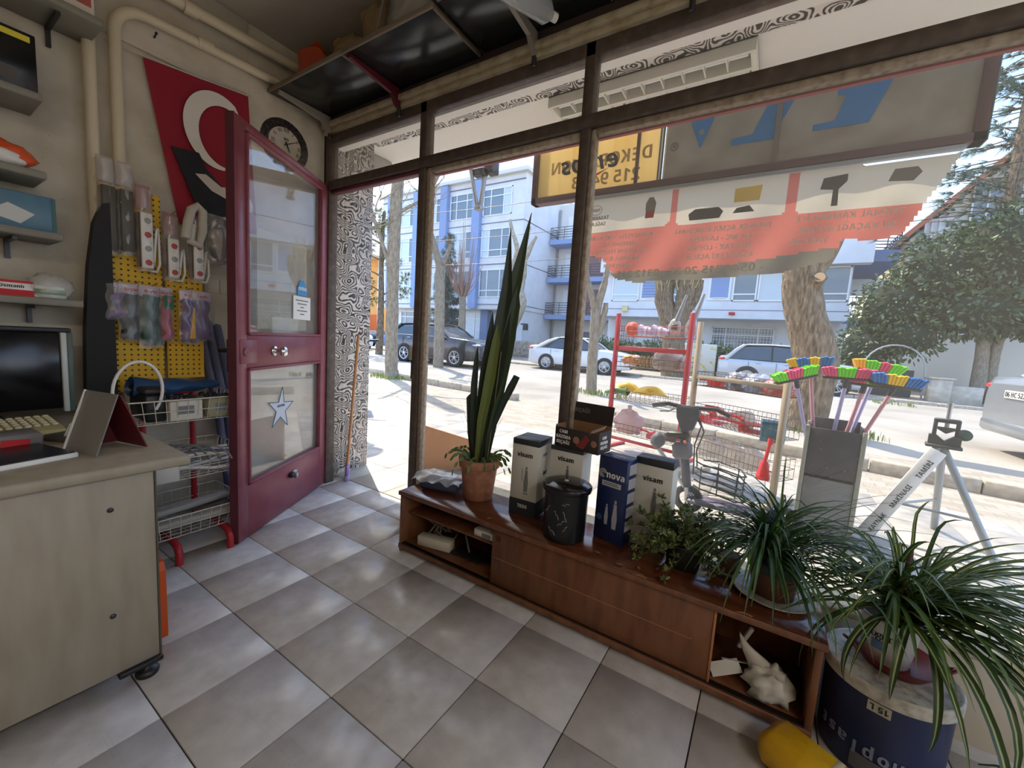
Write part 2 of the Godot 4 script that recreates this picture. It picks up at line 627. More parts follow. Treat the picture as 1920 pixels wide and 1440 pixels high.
func build_window() -> void:
	var w := struct_node("window_1", "brown painted shop window frame with large dusty panes")
	var z0 := -1.86; var z1 := -1.79
	var f: StandardMaterial3D = mats.frame_paint
	var b: StandardMaterial3D = mats.frame_bead
	part(w, "jamb", sh().span(V(-2.82, 0, z0), V(-2.755, 2.53, z1), 0.004), f)
	part(w, "jamb", sh().span(V(2.53, 0.3, z0), V(2.6, 2.53, z1), 0.004), f)
	part(w, "mullion", sh().span(V(-1.875, 0.0, z0), V(-1.822, 2.53, z1), 0.004), f)
	part(w, "bead", sh().span(V(-1.822, 0.305, -1.85), V(-1.79, 2.155, -1.805), 0.003), b)
	part(w, "mullion", sh().span(V(-0.845, 0.30, z0), V(-0.795, 2.53, z1), 0.004), f)
	part(w, "bead", sh().span(V(-0.795, 0.305, -1.85), V(-0.772, 2.155, -1.805), 0.003), b)
	part(w, "mullion", sh().span(V(1.25, 0.30, z0), V(1.30, 2.53, z1), 0.004), f)
	part(w, "head", sh().span(V(-2.755, 2.462, z0), V(2.53, 2.53, z1), 0.004), f)
	part(w, "transom", sh().span(V(-2.755, 2.158, z0 - 0.01), V(2.53, 2.215, z1 + 0.01), 0.005), f)
	part(w, "door_head", sh().span(V(-2.755, 2.135, -1.85), V(-1.875, 2.158, -1.80), 0.003), mats.red_edge)
	part(w, "bead", sh().span(V(-1.79, 2.13, -1.85), V(-0.845, 2.158, -1.805), 0.003), b)
	part(w, "bead", sh().span(V(-0.772, 2.13, -1.85), V(1.25, 2.158, -1.805), 0.003), b)
	for s in [[-2.755, -1.875], [-1.822, -0.845], [-0.795, 1.25], [1.30, 2.53]]:
		part(w, "pane", sh().span(V(s[0], 2.215, -1.831), V(s[1], 2.462, -1.827)), mats.glass)
	for s in [[-1.79, -0.845], [-0.772, 1.25], [1.30, 2.53]]:
		part(w, "pane", sh().span(V(s[0], 0.305, -1.831), V(s[1], 2.13, -1.827)), mats.glass)
	part(w, "red_line", sh().span(V(-1.79, 2.122, -1.858), V(1.25, 2.131, -1.84)), mat("line_red", rgb(132, 36, 44), 0.6))
	# strike plate on the door side of the first mullion
	part(w, "strike_plate", sh().span(V(-1.895, 0.90, -1.85), V(-1.872, 1.06, -1.80), 0.004), mats.dark_steel)
	part(w, "strike_plate", sh().span(V(-1.888, 1.02, -1.79), V(-1.868, 1.10, -1.775), 0.003), mats.trim_paint)


func build_door() -> void:
	var d := struct_node("door_1", "dark red wooden shop door standing open, with two glass panes")
	d.transform = xf(V(-2.79, 0.006, -1.785), -59.0)
	var H := 2.18; var W := 0.945
	var p: StandardMaterial3D = mats.red_paint
	var z := 0.022
	part(d, "stile", sh().span(V(0, 0, -z), V(0.085, H, z), 0.003), p)
	part(d, "stile", sh().span(V(0.865, 0, -z), V(W, H, z), 0.003), p)
	part(d, "free_edge", sh().span(V(W, 0, -z), V(W + 0.004, H, z)), mats.red_edge)
	part(d, "rail", sh().span(V(0.085, 2.135, -z), V(0.865, H, z), 0.003), p)
	part(d, "rail", sh().span(V(0.085, 0.94, -z), V(0.865, 1.115, z), 0.003), p)
	part(d, "kick_panel", sh().span(V(0.085, 0, -z), V(0.865, 0.295, z), 0.003), p)
	for g in [[1.115, 2.135], [0.295, 0.94]]:
		var y0: float = g[0]; var y1: float = g[1]
		part(d, "pane", sh().span(V(0.085, y0, -0.003), V(0.865, y1, 0.003)), mats.glass_door)
		part(d, "moulding", sh().span(V(0.085, y0, -z - 0.008), V(0.101, y1, -0.004), 0.003), p)
		part(d, "moulding", sh().span(V(0.849, y0, -z - 0.008), V(0.865, y1, -0.004), 0.003), p)
		part(d, "moulding", sh().span(V(0.085, y0, -z - 0.008), V(0.865, y0 + 0.016, -0.004), 0.003), p)
		part(d, "moulding", sh().span(V(0.085, y1 - 0.016, -z - 0.008), V(0.865, y1, -0.004), 0.003), p)
	part(d, "lock_plate", sh().span(V(0.79, 0.965, -z - 0.004), V(0.925, 1.09, -z), 0.006), p)
	var k := part(d, "lock_cylinder", sh().lathe([Vector2(0, 0), Vector2(0.02, 0), Vector2(0.022, 0.004), Vector2(0.018, 0.008), Vector2(0.009, 0.009), Vector2(0, 0.006)], 16), p)
	k.transform = Transform3D(Basis(Vector3.RIGHT, -PI / 2), V(0.885, 1.026, -z - 0.003))
	var kn := part(d, "knob", sh().lathe([Vector2(0, 0), Vector2(0.029, 0), Vector2(0.031, 0.006), Vector2(0.024, 0.012), Vector2(0.011, 0.016), Vector2(0.010, 0.036), Vector2(0.021, 0.042), Vector2(0.030, 0.054), Vector2(0.030, 0.064), Vector2(0.02, 0.074), Vector2(0, 0.077)], 24), mats.chrome, "round polished door knob")
	kn.transform = Transform3D(Basis(Vector3.RIGHT, -PI / 2), V(0.635, 1.026, -z))
	var bo := part(d, "bolt", sh().span(V(0.40, 0.20, -z - 0.012), V(0.45, 0.24, -z), 0.004).span(V(0.43, 0.19, -z - 0.036), V(0.452, 0.225, -z - 0.012), 0.004), mats.steel, "small steel foot bolt")
	part(bo, "bolt_housing", sh().span(V(0.452, 0.205, -z - 0.03), V(0.49, 0.238, -z), 0.006), mats.dark_steel)
	var hs := part(d, "inner_handle", sh().span(V(0.9, 0.92, z), V(0.945, 1.09, z + 0.012), 0.004).tube([V(0.93, 1.03, z + 0.01), V(0.93, 1.03, z + 0.055), V(0.83, 1.03, z + 0.06)], 0.01, 8), mats.dark_steel)
	# star sticker on the lower pane, notice and drop-shaped sticker on the upper pane, all facing the street side
	var star := PackedVector2Array()
	for i in 10:
		var a := PI / 2 + TAU * i / 10.0
		var r := 0.135 if i % 2 == 0 else 0.05
		star.append(Vector2(cos(a) * r, sin(a) * r))
	var st := part(d, "star_sticker", sh().prism(star, 0.001, xf(V(0.54, 0.665, -0.005), 0, 0, 6)), mat("star_white", rgb(206, 216, 226), 0.5, {"back": Color(0.4, 0.4, 0.4)}), "white star sticker with a blue outline")
	var ol := sh()
	for i in 10:
		var q0 := star[i].rotated(deg_to_rad(6)); var q1 := star[(i + 1) % 10].rotated(deg_to_rad(6))
		ol.bar(V(0.54 + q0.x, 0.665 + q0.y, -0.0062), V(0.54 + q1.x, 0.665 + q1.y, -0.0062), 0.0022, 4)
	part(st, "outline", ol, mat("star_blue", rgb(70, 100, 130), 0.5))
	words(st, "ARTEMA", 0.014, xf(V(0.54, 0.685, -0.0066), 180), mats.grey_ink)
	var no := part(d, "paper_notice", sh().span(V(0.205, 1.222, -0.0055), V(0.41, 1.372, -0.0045)), mats.white_paper, "white paper notice with handwriting")
	for i in 5:
		var wd: float = [0.15, 0.11, 0.04, 0.12, 0.05][i]
		part(no, "handwriting", sh().span(V(0.308 - wd * 0.5, 1.342 - i * 0.022, -0.0065), V(0.308 + wd * 0.5, 1.349 - i * 0.022, -0.0055)), mats.grey_ink)
	var drop := PackedVector2Array()
	for q in [[-0.05, -0.045], [0.055, -0.048], [0.06, -0.005], [0.04, 0.02], [0.028, 0.05], [-0.022, 0.05], [-0.035, 0.02], [-0.055, 0.0]]: drop.append(Vector2(q[0], q[1]))
	var ds := part(d, "blue_sticker", sh().prism(drop, 0.001, xf(V(0.305, 1.425, -0.005))), mats.blue_ink, "pale blue sticker with white lettering")
	words(ds, "BURDA", 0.02, xf(V(0.305, 1.422, -0.0062), 180), mats.white_ink)
	# sheet with switch samples taped to the room side; its print faces the room
	var sm := mat("sample_sheet", rgb(196, 190, 174), 0.7, {"alpha": 0.55})
	var sheet := part(d, "sample_sheet", sh().span(V(0.24, 1.15, 0.004), V(0.745, 1.70, 0.006)), sm, "faded switch sample sheet taped behind the glass")
	words(sheet, "col:V", 0.05, xf(V(0.60, 1.62, 0.008), 0), mats.grey_ink)
	for i in 4:
		for jx in [0.605, 0.44, 0.30]:
			if jx == 0.30 and i > 1: continue
			var fy := 1.525 - i * 0.112
			var fr := part(sheet, "switch_print", sh().span(V(jx - 0.044, fy - 0.04, 0.006), V(jx + 0.044, fy + 0.04, 0.012), 0.004), mat("switch_frame_%d" % ((i + int(jx * 10)) % 3), [rgb(150, 142, 128), rgb(176, 166, 150), rgb(110, 106, 100)][(i + int(jx * 10)) % 3], 0.5))
			part(fr, "rocker", sh().span(V(jx - 0.026, fy - 0.026, 0.012), V(jx + 0.026, fy + 0.026, 0.016), 0.003), mat("rocker", rgb(206, 198, 180), 0.5))


func build_canopy() -> void:
	struct("canopy_slab", sh().span(V(-9.0, 2.70, -2.92), V(6.0, 2.92, -1.87)), mats.soffit_paint, "white painted soffit of the canopy over the pavement")
	struct("canopy_zebra_strip", sh().span(V(-2.9, 2.692, -2.33), V(2.6, 2.70, -1.88)), mats.zebra, "zebra patterned foil strip along the soffit")
	struct("column_zebra", sh().span(V(-3.12, -0.05, -2.28), V(-2.90, 2.70, -1.86), 0.004), mats.zebra, "pillar beside the door covered in zebra patterned foil")
	struct("facade_upper", sh().span(V(-9.0, 2.92, -2.2), V(6.0, 9.0, -1.9)), mats.soffit_paint)
	solo("junction_box", sh().span(V(-3.45, 2.56, -2.60), V(-3.05, 2.70, -2.34), 0.008), mat("grey_box", rgb(168, 166, 158), 0.7), "grey junction box under the soffit beside the zebra pillar", "junction box")
	# fluorescent fitting with a louvre grid
	var fx := thing("ceiling_light", "white fluorescent light fitting with louvre grid under the soffit", "light fitting", V(-0.775, 2.70, -2.485))
	var wp := mat("fitting_white", rgb(226, 222, 208), 0.4)
	part(fx, "housing", sh().span(V(-0.56, -0.012, -0.15), V(0.56, 0.0, 0.15)), mat("fitting_back", rgb(190, 188, 180), 0.25, {"metal": 0.5}))
	part(fx, "frame", sh().span(V(-0.56, -0.07, -0.15), V(0.56, 0.0, -0.132), 0.003).span(V(-0.56, -0.07, 0.132), V(0.56, 0.0, 0.15), 0.003).span(V(-0.56, -0.07, -0.132), V(-0.535, 0.0, 0.132), 0.003).span(V(0.535, -0.07, -0.132), V(0.56, 0.0, 0.132), 0.003), wp)
	part(fx, "centre_bar", sh().span(V(-0.535, -0.065, -0.012), V(0.535, -0.005, 0.012)), wp)
	for i in range(1, 10):
		var x := -0.535 + i * 0.107
		part(fx, "louvre", sh().span(V(x - 0.003, -0.06, -0.132), V(x + 0.003, -0.008, 0.132)), wp)
	for s in [-0.07, 0.07]:
		part(fx, "fluorescent_tube", sh().tube([V(-0.52, -0.028, s), V(0.52, -0.028, s)], 0.013, 10), mat("tube_glass", rgb(240, 240, 236), 0.3))
	# red pipe clips under the soffit edge
	for q in [[-0.78, -1.93, 2.62], [-0.36, -2.0, 2.62], [-0.08, -2.02, 2.62]]: pass


func build_ground() -> void:
	var pav := ramp_tex("pav", 31, 0.02, [[0.0, rgb(152, 146, 136)], [0.5, rgb(178, 172, 163)], [1.0, rgb(192, 187, 178)]], 256, 256, 5, 120, rgb(150, 140, 126))
	mat("pavement_tile", Color.WHITE, 0.5, {"tex": pav, "scale": Vector3.ONE * 0.7})
	mat("pavement_tile_grey", rgb(238, 238, 240), 0.45, {"tex": pav, "scale": Vector3.ONE * 0.9})
	var blk := Image.create(256, 256, false, Image.FORMAT_RGB8)
	var r := RandomNumberGenerator.new(); r.seed = 5
	var tone := {}
	for y in 256:
		for x in 256:
			var row := y / 16
			var cxx := (x + (row % 2) * 16) / 32
			var key := Vector2i(cxx % 8, row)
			if not tone.has(key): tone[key] = r.randf_range(-0.05, 0.05)
			var t: float = tone[key]
			var edge := y % 16 < 1 or (x + (row % 2) * 16) % 32 < 1
			blk.set_pixel(x, y, rgb(118, 110, 100) if edge else Color(0.62 + t, 0.585 + t, 0.535 + t))
	texs["blocks"] = ImageTexture.create_from_image(blk)
	mat("block_paving", Color.WHITE, 0.8, {"tex": texs.blocks, "scale": Vector3.ONE * 0.62})
	var asp := ramp_tex("asphalt", 33, 0.012, [[0.0, rgb(134, 128, 120)], [0.45, rgb(154, 149, 141)], [1.0, rgb(168, 164, 156)]], 256, 256, 6, 900, rgb(140, 134, 126))
	mat("asphalt", Color.WHITE, 0.9, {"tex": asp, "scale": Vector3.ONE * 0.12})
	mat("asphalt_patch", rgb(232, 222, 204), 0.9, {"tex": asp, "scale": Vector3.ONE * 0.3})
	mat("curb_stone", Color.WHITE, 0.85, {"tex": ramp_tex("curb", 34, 0.05, [[0.0, rgb(140, 130, 116)], [1.0, rgb(190, 182, 168)]], 128, 128, 4), "scale": Vector3.ONE * 1.5})
	mat("soil", Color.WHITE, 0.95, {"tex": ramp_tex("soil", 35, 0.05, [[0.0, rgb(92, 74, 56)], [1.0, rgb(140, 118, 92)]], 128, 128, 5), "scale": Vector3.ONE * 2.0})
	var sw := struct_node("pavement", "pale ceramic paving in front of the shop")
	part(sw, "bed", sh().span(V(-9, -0.15, -4.76), V(6, -0.012, -1.95)), mats.curb_stone)
	var n := 0
	var tm := bx(Vector3.ZERO, V(0.396, 0.02, 0.396), 0.002).mesh()
	for i in range(-13, 9):
		for j in 7:
			var t := part(sw, "tile", tm, mats.pavement_tile if rng.randf() < 0.65 else mats.pavement_tile_grey)
			t.position = V(-0.9 + i * 0.40, -0.01, -2.155 - j * 0.40)
			n += 1
	part(sw, "tile_field", sh().span(V(-9, -0.012, -4.76), V(-6.3, 0.0, -1.95)).span(V(2.5, -0.012, -4.76), V(6, 0.0, -1.95)), mats.pavement_tile)
	struct("pavement_outer", sh().span(V(-40, -0.15, -6.9), V(20, -0.002, -4.755)).span(V(-40, -0.15, -4.755), V(-9, -0.004, -1.9)).span(V(6, -0.15, -4.755), V(20, -0.004, -1.9)).span(V(2.8, -0.15, -1.9), V(20, -0.004, 14)), mats.block_paving, "block paved verge between the shop paving and the road")
	struct("street", sh().span(V(-90, -0.2, -17.4), V(40, -0.012, -6.85)), mats.asphalt, "sun bleached asphalt road")
	struct("far_pavement", sh().span(V(-90, -0.2, -60), V(60, 0.02, -17.4)), mats.block_paving, "pavement on the far side of the road")
	# raised kerbs: near side in two runs, far side
	var kn := struct_node("kerb_near", "raised kerb stones along the near edge of the road")
	var runs := [[V(-9.6, 0, -7.6), V(-4.1, 0, -6.75)], [V(-2.7, 0, -6.55), V(0.25, 0, -5.95)], [V(0.25, 0, -5.95), V(4.3, 0, -5.3)]]
	for run in runs:
		var a: Vector3 = run[0]; var b: Vector3 = run[1]
		var len := a.distance_to(b)
		var cnt := int(len / 0.72)
		var ang := -atan2(b.z - a.z, b.x - a.x)
		for i in cnt:
			var c := a.lerp(b, (i + 0.5) / cnt)
			var k := part(kn, "kerb_stone", bx(Vector3.ZERO, V(len / cnt - 0.012, 0.16, 0.15), 0.012), mats.curb_stone)
			k.transform = Transform3D(Basis(Vector3.UP, ang), c + V(0, 0.055, 0))
	var kf := struct_node("kerb_far", "kerb stones along the far edge of the road")
	for i in 44:
		var k := part(kf, "kerb_stone", bx(Vector3.ZERO, V(0.98, 0.16, 0.18), 0.012), mats.curb_stone)
		k.position = V(-30.0 + i, 0.0, -17.35)


func glazed(parent: Node, x0: float, x1: float, y0: float, y1: float, z: float, cols: Array, rail: float, fm: Material, gm: Material, cm: Material = null, t := 0.07) -> void:
	# one window: frame as a part, panes as its sub-parts; cols are shares of the width
	var s := sh()
	s.span(V(x0, y0, z), V(x1, y0 + t, z + 0.08)); s.span(V(x0, y1 - t, z), V(x1, y1, z + 0.08))
	s.span(V(x0, y0, z), V(x0 + t, y1, z + 0.08)); s.span(V(x1 - t, y0, z), V(x1, y1, z + 0.08))
	if rail > 0.0: s.span(V(x0, y0 + (y1 - y0) * rail - t * 0.5, z), V(x1, y0 + (y1 - y0) * rail + t * 0.5, z + 0.07))
	var tot := 0.0
	for c in cols: tot += c
	var acc := 0.0
	var edges := [x0]
	for c in cols:
		acc += c
		edges.append(x0 + (x1 - x0) * acc / tot)
	for i in range(1, edges.size() - 1): s.span(V(edges[i] - t * 0.5, y0, z), V(edges[i] + t * 0.5, y1, z + 0.075))
	var w := part(parent, "window", s, fm)
	for i in edges.size() - 1:
		part(w, "pane", sh().span(V(edges[i], y0, z + 0.01), V(edges[i + 1], y1, z + 0.03)), gm if (cm == null or rng.randf() < 0.55) else cm)


func railing(parent: Node, pts: Array, y0: float, y1: float, m: Material, bars := 4, every := 1.2) -> void:
	var s := sh()
	for i in pts.size() - 1:
		var a: Vector3 = pts[i]; var b: Vector3 = pts[i + 1]
		for k in bars:
			var y := lerpf(y0, y1, (k + 1.0) / bars)
			s.bar(V(a.x, y, a.z), V(b.x, y, b.z), 0.025, 4)
		var n := maxi(1, int(a.distance_to(b) / every))
		for k in n + 1:
			var p := a.lerp(b, float(k) / n)
			s.bar(V(p.x, y0, p.z), V(p.x, y1, p.z), 0.025, 4)
	part(parent, "railing", s, m)


func build_buildings() -> void:
	var white := mat("render_white", Color.WHITE, 0.85, {"tex": ramp_tex("render_white", 41, 0.03, [[0.0, rgb(214, 216, 220)], [1.0, rgb(230, 231, 234)]], 128, 128, 4), "scale": Vector3.ONE * 0.2})
	var cream := mat("render_cream", rgb(222, 220, 212), 0.85)
	var blue := mat("render_blue", rgb(138, 160, 200), 0.8)
	var dblue := mat("render_dark_blue", rgb(112, 128, 158), 0.8)
	var frame := mat("upvc", rgb(236, 238, 240), 0.5)
	var pane := mat("far_pane", rgb(112, 132, 146), 0.08, {"spec": 0.6})
	var curtain := mat("far_curtain", rgb(196, 210, 218), 0.25, {"spec": 0.6})
	var groove := mat("groove", rgb(120, 120, 132), 0.9)
	var rail := mat("far_rail", rgb(70, 78, 88), 0.6)
	var grey := white
	# --- four-storey block with blue pilasters ---
	var a := thing("apartment_building", "four storey white apartment block with blue pilasters and side balconies", "building", V(0, 0, 0))
	part(a, "wall", sh().span(V(-31.0, 3.45, -34.0), V(-15.9, 13.1, -25.5)), white)
	part(a, "ground_floor_wall", sh().span(V(-30.6, 0, -33.5), V(-16.0, 3.45, -26.4)), grey)
	part(a, "roof_slab", sh().span(V(-31.2, 13.1, -34.0), V(-15.6, 13.35, -25.15)), cream)
	part(a, "chimney", sh().span(V(-17.6, 13.35, -27.5), V(-16.9, 14.0, -26.9)), cream)
	part(a, "chimney", sh().span(V(-24.9, 13.35, -28), V(-24.2, 14.1, -27.4)), cream)
	for px in [-29.6, -26.4, -23.35, -20.05]: part(a, "pilaster", sh().span(V(px - 0.36, 3.45, -25.6), V(px + 0.36, 13.0, -25.12)), blue)
	var bays := [[-29.1, -26.85], [-25.95, -23.8], [-22.9, -20.5], [-19.6, -17.0]]
	for row in [[10.35, 12.3], [7.3, 9.4], [4.3, 6.4]]:
		for b in bays: glazed(a, b[0], b[1], row[0], row[1], -25.52, [1, 1.6, 1], 0.72 if row[0] > 10 else 0.25, frame, pane, curtain)
		part(a, "band_line", sh().span(V(-31.0, row[0] - 0.55, -25.49), V(-15.9, row[0] - 0.50, -25.46)), groove)
		part(a, "band_line", sh().span(V(-15.92, row[0] - 0.55, -34.0), V(-15.87, row[0] - 0.50, -25.5)), groove)
	part(a, "cornice", sh().span(V(-31.0, 12.62, -25.5), V(-15.9, 12.68, -25.44)), groove)
	part(a, "soffit_step", sh().span(V(-31.0, 3.40, -26.4), V(-15.9, 3.46, -25.5)), cream)
	for b in [[-29.2, -26.8], [-25.8, -23.4], [-22.6, -19.9], [-18.6, -16.4]]: glazed(a, b[0], b[1], 0.9, 3.2, -26.42, [1, 2, 1], 0.78, frame, mats.far_curtain, pane)
	for px in [-26.3, -23.0, -19.3]: part(a, "ground_pillar", sh().span(V(px - 0.35, 0, -26.4), V(px + 0.35, 3.4, -25.9)), dblue)
	part(a, "lantern", sh().span(V(-15.9, 2.35, -26.0), V(-15.3, 2.45, -25.95)).span(V(-15.62, 1.95, -26.1), V(-15.32, 2.35, -25.85)), mats.dark_steel)
	# side wing with balconies behind
	part(a, "side_wing", sh().span(V(-15.9, 0, -41.0), V(-9.75, 12.4, -31.0)), cream)
	part(a, "drain_pipe", sh().bar(V(-15.75, 0, -30.9), V(-15.75, 12.0, -30.9), 0.07, 6), mats.galvanised)
	for y in [3.1, 6.0, 8.95]:
		part(a, "balcony_slab", sh().span(V(-15.8, y - 0.05, -31.0), V(-9.8, y + 0.30, -29.4)), blue)
		railing(a, [V(-15.75, 0, -31.0), V(-15.75, 0, -29.45), V(-9.8, 0, -29.45)], y + 0.30, y + 1.25, rail, 5, 1.0)
		part(a, "balcony_door", sh().span(V(-15.0, y + 0.3, -31.02), V(-14.1, y + 2.45, -30.96)), frame)
		part(a, "balcony_door", sh().span(V(-13.0, y + 0.3, -31.02), V(-11.6, y + 2.45, -30.96)), mat("shutter_brown", rgb(150, 120, 116), 0.7))
		part(a, "balcony_door", sh().span(V(-11.2, y + 0.3, -31.02), V(-10.4, y + 2.45, -30.96)), curtain)
	part(a, "cellar_window", sh().span(V(-13.6, 1.0, -31.02), V(-12.4, 2.2, -30.96)), groove)
	# --- lower white building with projecting first floor ---
	var b2 := thing("white_house", "white house with projecting first floor and pale blue window panels", "building", V(0, 0, 0))
	part(b2, "ground_floor_wall", sh().span(V(-9.6, 0, -38), V(3.2, 3.1, -27.2)), white)
	part(b2, "first_floor_wall", sh().span(V(-9.6, 3.1, -38), V(2.95, 6.0, -25.5)), white)
	part(b2, "lower_band", sh().span(V(-9.62, 3.1, -25.55), V(3.05, 3.55, -25.38)), white)
	part(b2, "middle_band", sh().span(V(-9.61, 3.55, -25.55), V(3.0, 3.95, -25.44)), white)
	part(b2, "band_line", sh().span(V(-9.62, 3.54, -25.45), V(3.05, 3.575, -25.37)), groove)
	part(b2, "upper_floor_wall", sh().span(V(-9.6, 6.0, -38), V(2.7, 9.4, -26.2)), white)
	part(b2, "roof_slab", sh().span(V(-9.65, 9.4, -38), V(3.3, 9.6, -25.4)), cream)
	part(b2, "spandrel_panel", sh().span(V(-9.6, 5.78, -25.5), V(3.55, 6.95, -24.9)), white)
	for q in [[-8.9, -7.2, 0], [-7.1, -5.85, 1], [-5.75, -4.6, 2], [-3.3, -2.2, 1], [-2.1, -0.95, 2], [-0.9, 0.75, 3], [0.8, 1.6, 2], [1.7, 2.9, 2]]:
		var gm: Material = pane
		if q[2] == 1:
			var sp := part(b2, "blue_panel", sh().span(V(q[0], 4.1, -25.52), V(q[1], 5.75, -25.44)), frame)
			part(sp, "blue_fill", sh().span(V(q[0] + 0.1, 4.25, -25.45), V(q[1] - 0.1, 5.7, -25.42)), blue)
			if q[0] < -6:
				for k in 8: part(sp, "shutter_slat", sh().span(V(q[0] + 0.1, 4.28 + k * 0.17, -25.43), V(q[1] - 0.1, 4.40 + k * 0.17, -25.39), 0.01), blue)
			part(sp, "panel_handle", sh().span(V((q[0] + q[1]) * 0.5 - 0.3, 4.2, -25.42), V((q[0] + q[1]) * 0.5 + 0.3, 4.25, -25.38)), frame)
			continue
		glazed(b2, q[0], q[1], 4.05, 5.76, -25.5, [1], 0.22 if q[2] != 3 else 0.0, frame, curtain if q[2] != 2 else pane)
	glazed(b2, 2.9, 3.5, 7.0, 8.6, -25.6, [1], 0.0, frame, pane)
	# barred ground-floor windows
	for q in [[-3.1, 0.1, 1.2, 2.75], [-9.0, -7.6, 0.9, 2.7], [-6.6, -4.4, 1.0, 2.5]]:
		glazed(b2, q[0], q[1], q[2], q[3], -27.2, [1, 2.2, 1], 0.7, frame, pane)
		var g := sh()
		var nx := int((q[1] - q[0]) / 0.16)
		for k in nx + 1: g.bar(V(lerpf(q[0], q[1], float(k) / nx), q[2], -27.05), V(lerpf(q[0], q[1], float(k) / nx), q[3], -27.05), 0.014, 4)
		for k in 9: g.bar(V(q[0], lerpf(q[2], q[3], k / 8.0), -27.05), V(q[1], lerpf(q[2], q[3], k / 8.0), -27.05), 0.014, 4)
		part(b2, "window_grille", g, frame)
	# corner balcony, sloping away to the side
	part(b2, "balcony_slab", sh().prism(PackedVector2Array([Vector2(3.0, -26.0), Vector2(4.75, -26.6), Vector2(4.75, -33.0), Vector2(3.0, -33.0)]), 0.55, Transform3D(Basis(Vector3.RIGHT, PI / 2), V(0, 6.35, 0))), dblue)
	railing(b2, [V(3.2, 0, -26.2), V(4.7, 0, -26.7), V(4.7, 0, -33.0)], 6.6, 7.5, rail, 6, 0.4)
	part(b2, "balcony_slab", sh().span(V(3.0, 3.0, -36), V(6.4, 3.5, -28.2)), dblue)
	railing(b2, [V(3.1, 0, -28.3), V(6.3, 0, -28.3)], 3.5, 4.6, frame, 2, 0.16)
	part(b2, "terrace_awning", sh().span(V(3.0, 5.0, -31), V(6.2, 5.9, -30.6)), cream)
	part(b2, "wall_box", sh().span(V(-8.1, 3.4, -25.38), V(-7.75, 3.75, -25.2)), mat("box_yellow", rgb(222, 206, 150), 0.7))
	part(b2, "eave_lamp", sh().span(V(-2.15, 3.3, -25.38), V(-1.85, 3.45, -25.2), 0.03), mats.red_ink)
	# --- orange building far left, gabled roof and garden wall ---
	var o := thing("orange_house", "orange rendered house with a grey pitched roof at the road bend", "building", V(0, 0, 0))
	var org := mat("render_orange", rgb(232, 170, 96), 0.85)
	part(o, "wall", sh().span(V(-52, 0, -44), V(-36.0, 9.0, -30.0)), org)
	part(o, "wall_return", sh().span(V(-52, 0, -30.0), V(-42.5, 9.1, -28.0)), mat("render_orange_pale", rgb(236, 186, 128), 0.85))
	part(o, "eave", sh().span(V(-53, 9.0, -45), V(-35.4, 9.3, -27.6)), cream)
	part(o, "roof", sh().prism(PackedVector2Array([Vector2(-53, 9.3), Vector2(-35.4, 9.3), Vector2(-44.5, 14.5)]), 16.0, Transform3D(Basis.IDENTITY, V(0, 0, -36.5))), mat("roof_grey", rgb(150, 146, 150), 0.8))
	part(o, "drain_pipe", sh().bar(V(-36.6, 1, -29.8), V(-36.6, 9, -29.8), 0.14, 6), frame)
	part(o, "plinth", sh().span(V(-39, 0, -30.0), V(-36.0, 3.0, -29.7)), mat("render_deep_orange", rgb(222, 110, 54), 0.85))
	solo("garden_wall", sh().span(V(-46, 0, -27.6), V(-38.6, 2.9, -27.3), 0.02), mat("garden_white", rgb(232, 230, 226), 0.85), "white garden wall in front of the orange house", "wall")
	solo("stone_wall", sh().span(V(-38.5, 0, -26.0), V(-30.8, 1.25, -25.7), 0.03), mat("stone", Color.WHITE, 0.9, {"tex": ramp_tex("stone", 44, 0.06, [[0.0, rgb(110, 100, 90)], [0.5, rgb(168, 158, 144)], [1.0, rgb(196, 188, 176)]], 128, 128, 3), "scale": Vector3.ONE * 0.5}), "low rubble stone wall beside the orange house", "wall")
	solo("front_wall", sh().span(V(-28.5, 0, -23.2), V(-16.4, 0.9, -23.0), 0.02), mat("wall_blue", rgb(120, 146, 190), 0.85), "low blue front wall below the apartment block", "wall")
	solo("side_wall", sh().span(V(-16.2, 0, -24.4), V(-9.8, 1.15, -24.2), 0.02), mats.stone, "low grey stone wall with a white coping beside the bent tree", "wall")
	solo("meter_cabinet", sh().span(V(-3.95, 0, -21.2), V(-2.1, 1.55, -20.9), 0.02), mat("graffiti_wall", Color.WHITE, 0.85, {"tex": ramp_tex("graffiti", 45, 0.03, [[0.0, rgb(206, 206, 200)], [0.62, rgb(216, 214, 206)], [0.66, rgb(216, 196, 60)], [0.72, rgb(206, 190, 70)], [0.75, rgb(120, 116, 106)], [0.78, rgb(210, 208, 202)], [1.0, rgb(196, 196, 190)]], 128, 128, 3), "scale": Vector3.ONE * 0.5}), "pale wall block with yellow graffiti before the hedge", "wall")
	# --- cream villa with a tiled roof behind the evergreen trees, right ---
	var v := thing("tiled_roof_villa", "cream villa with sloping red tiled roof behind the evergreens", "building", V(0, 0, 0))
	var tile := mat("roof_tile", rgb(186, 108, 82), 0.8)
	part(v, "wall", sh().prism(PackedVector2Array([Vector2(6.0, 0), Vector2(18.5, 0), Vector2(18.5, 8.2), Vector2(12.2, 15.0), Vector2(6.0, 8.3)]), 14.0, Transform3D(Basis.IDENTITY, V(0, 0, -39.0))), mat("villa_wall", rgb(206, 206, 196), 0.85))
	part(v, "roof", sh().prism(PackedVector2Array([Vector2(5.3, 7.75), Vector2(12.2, 15.2), Vector2(19.2, 7.75), Vector2(19.2, 8.05), Vector2(12.2, 15.55), Vector2(5.3, 8.05)]), 18.0, Transform3D(Basis.IDENTITY, V(0, 0, -39.0))), tile)
	glazed(v, 6.5, 7.7, 7.6, 9.3, -31.98, [1, 1, 1, 1], 0.0, frame, curtain)
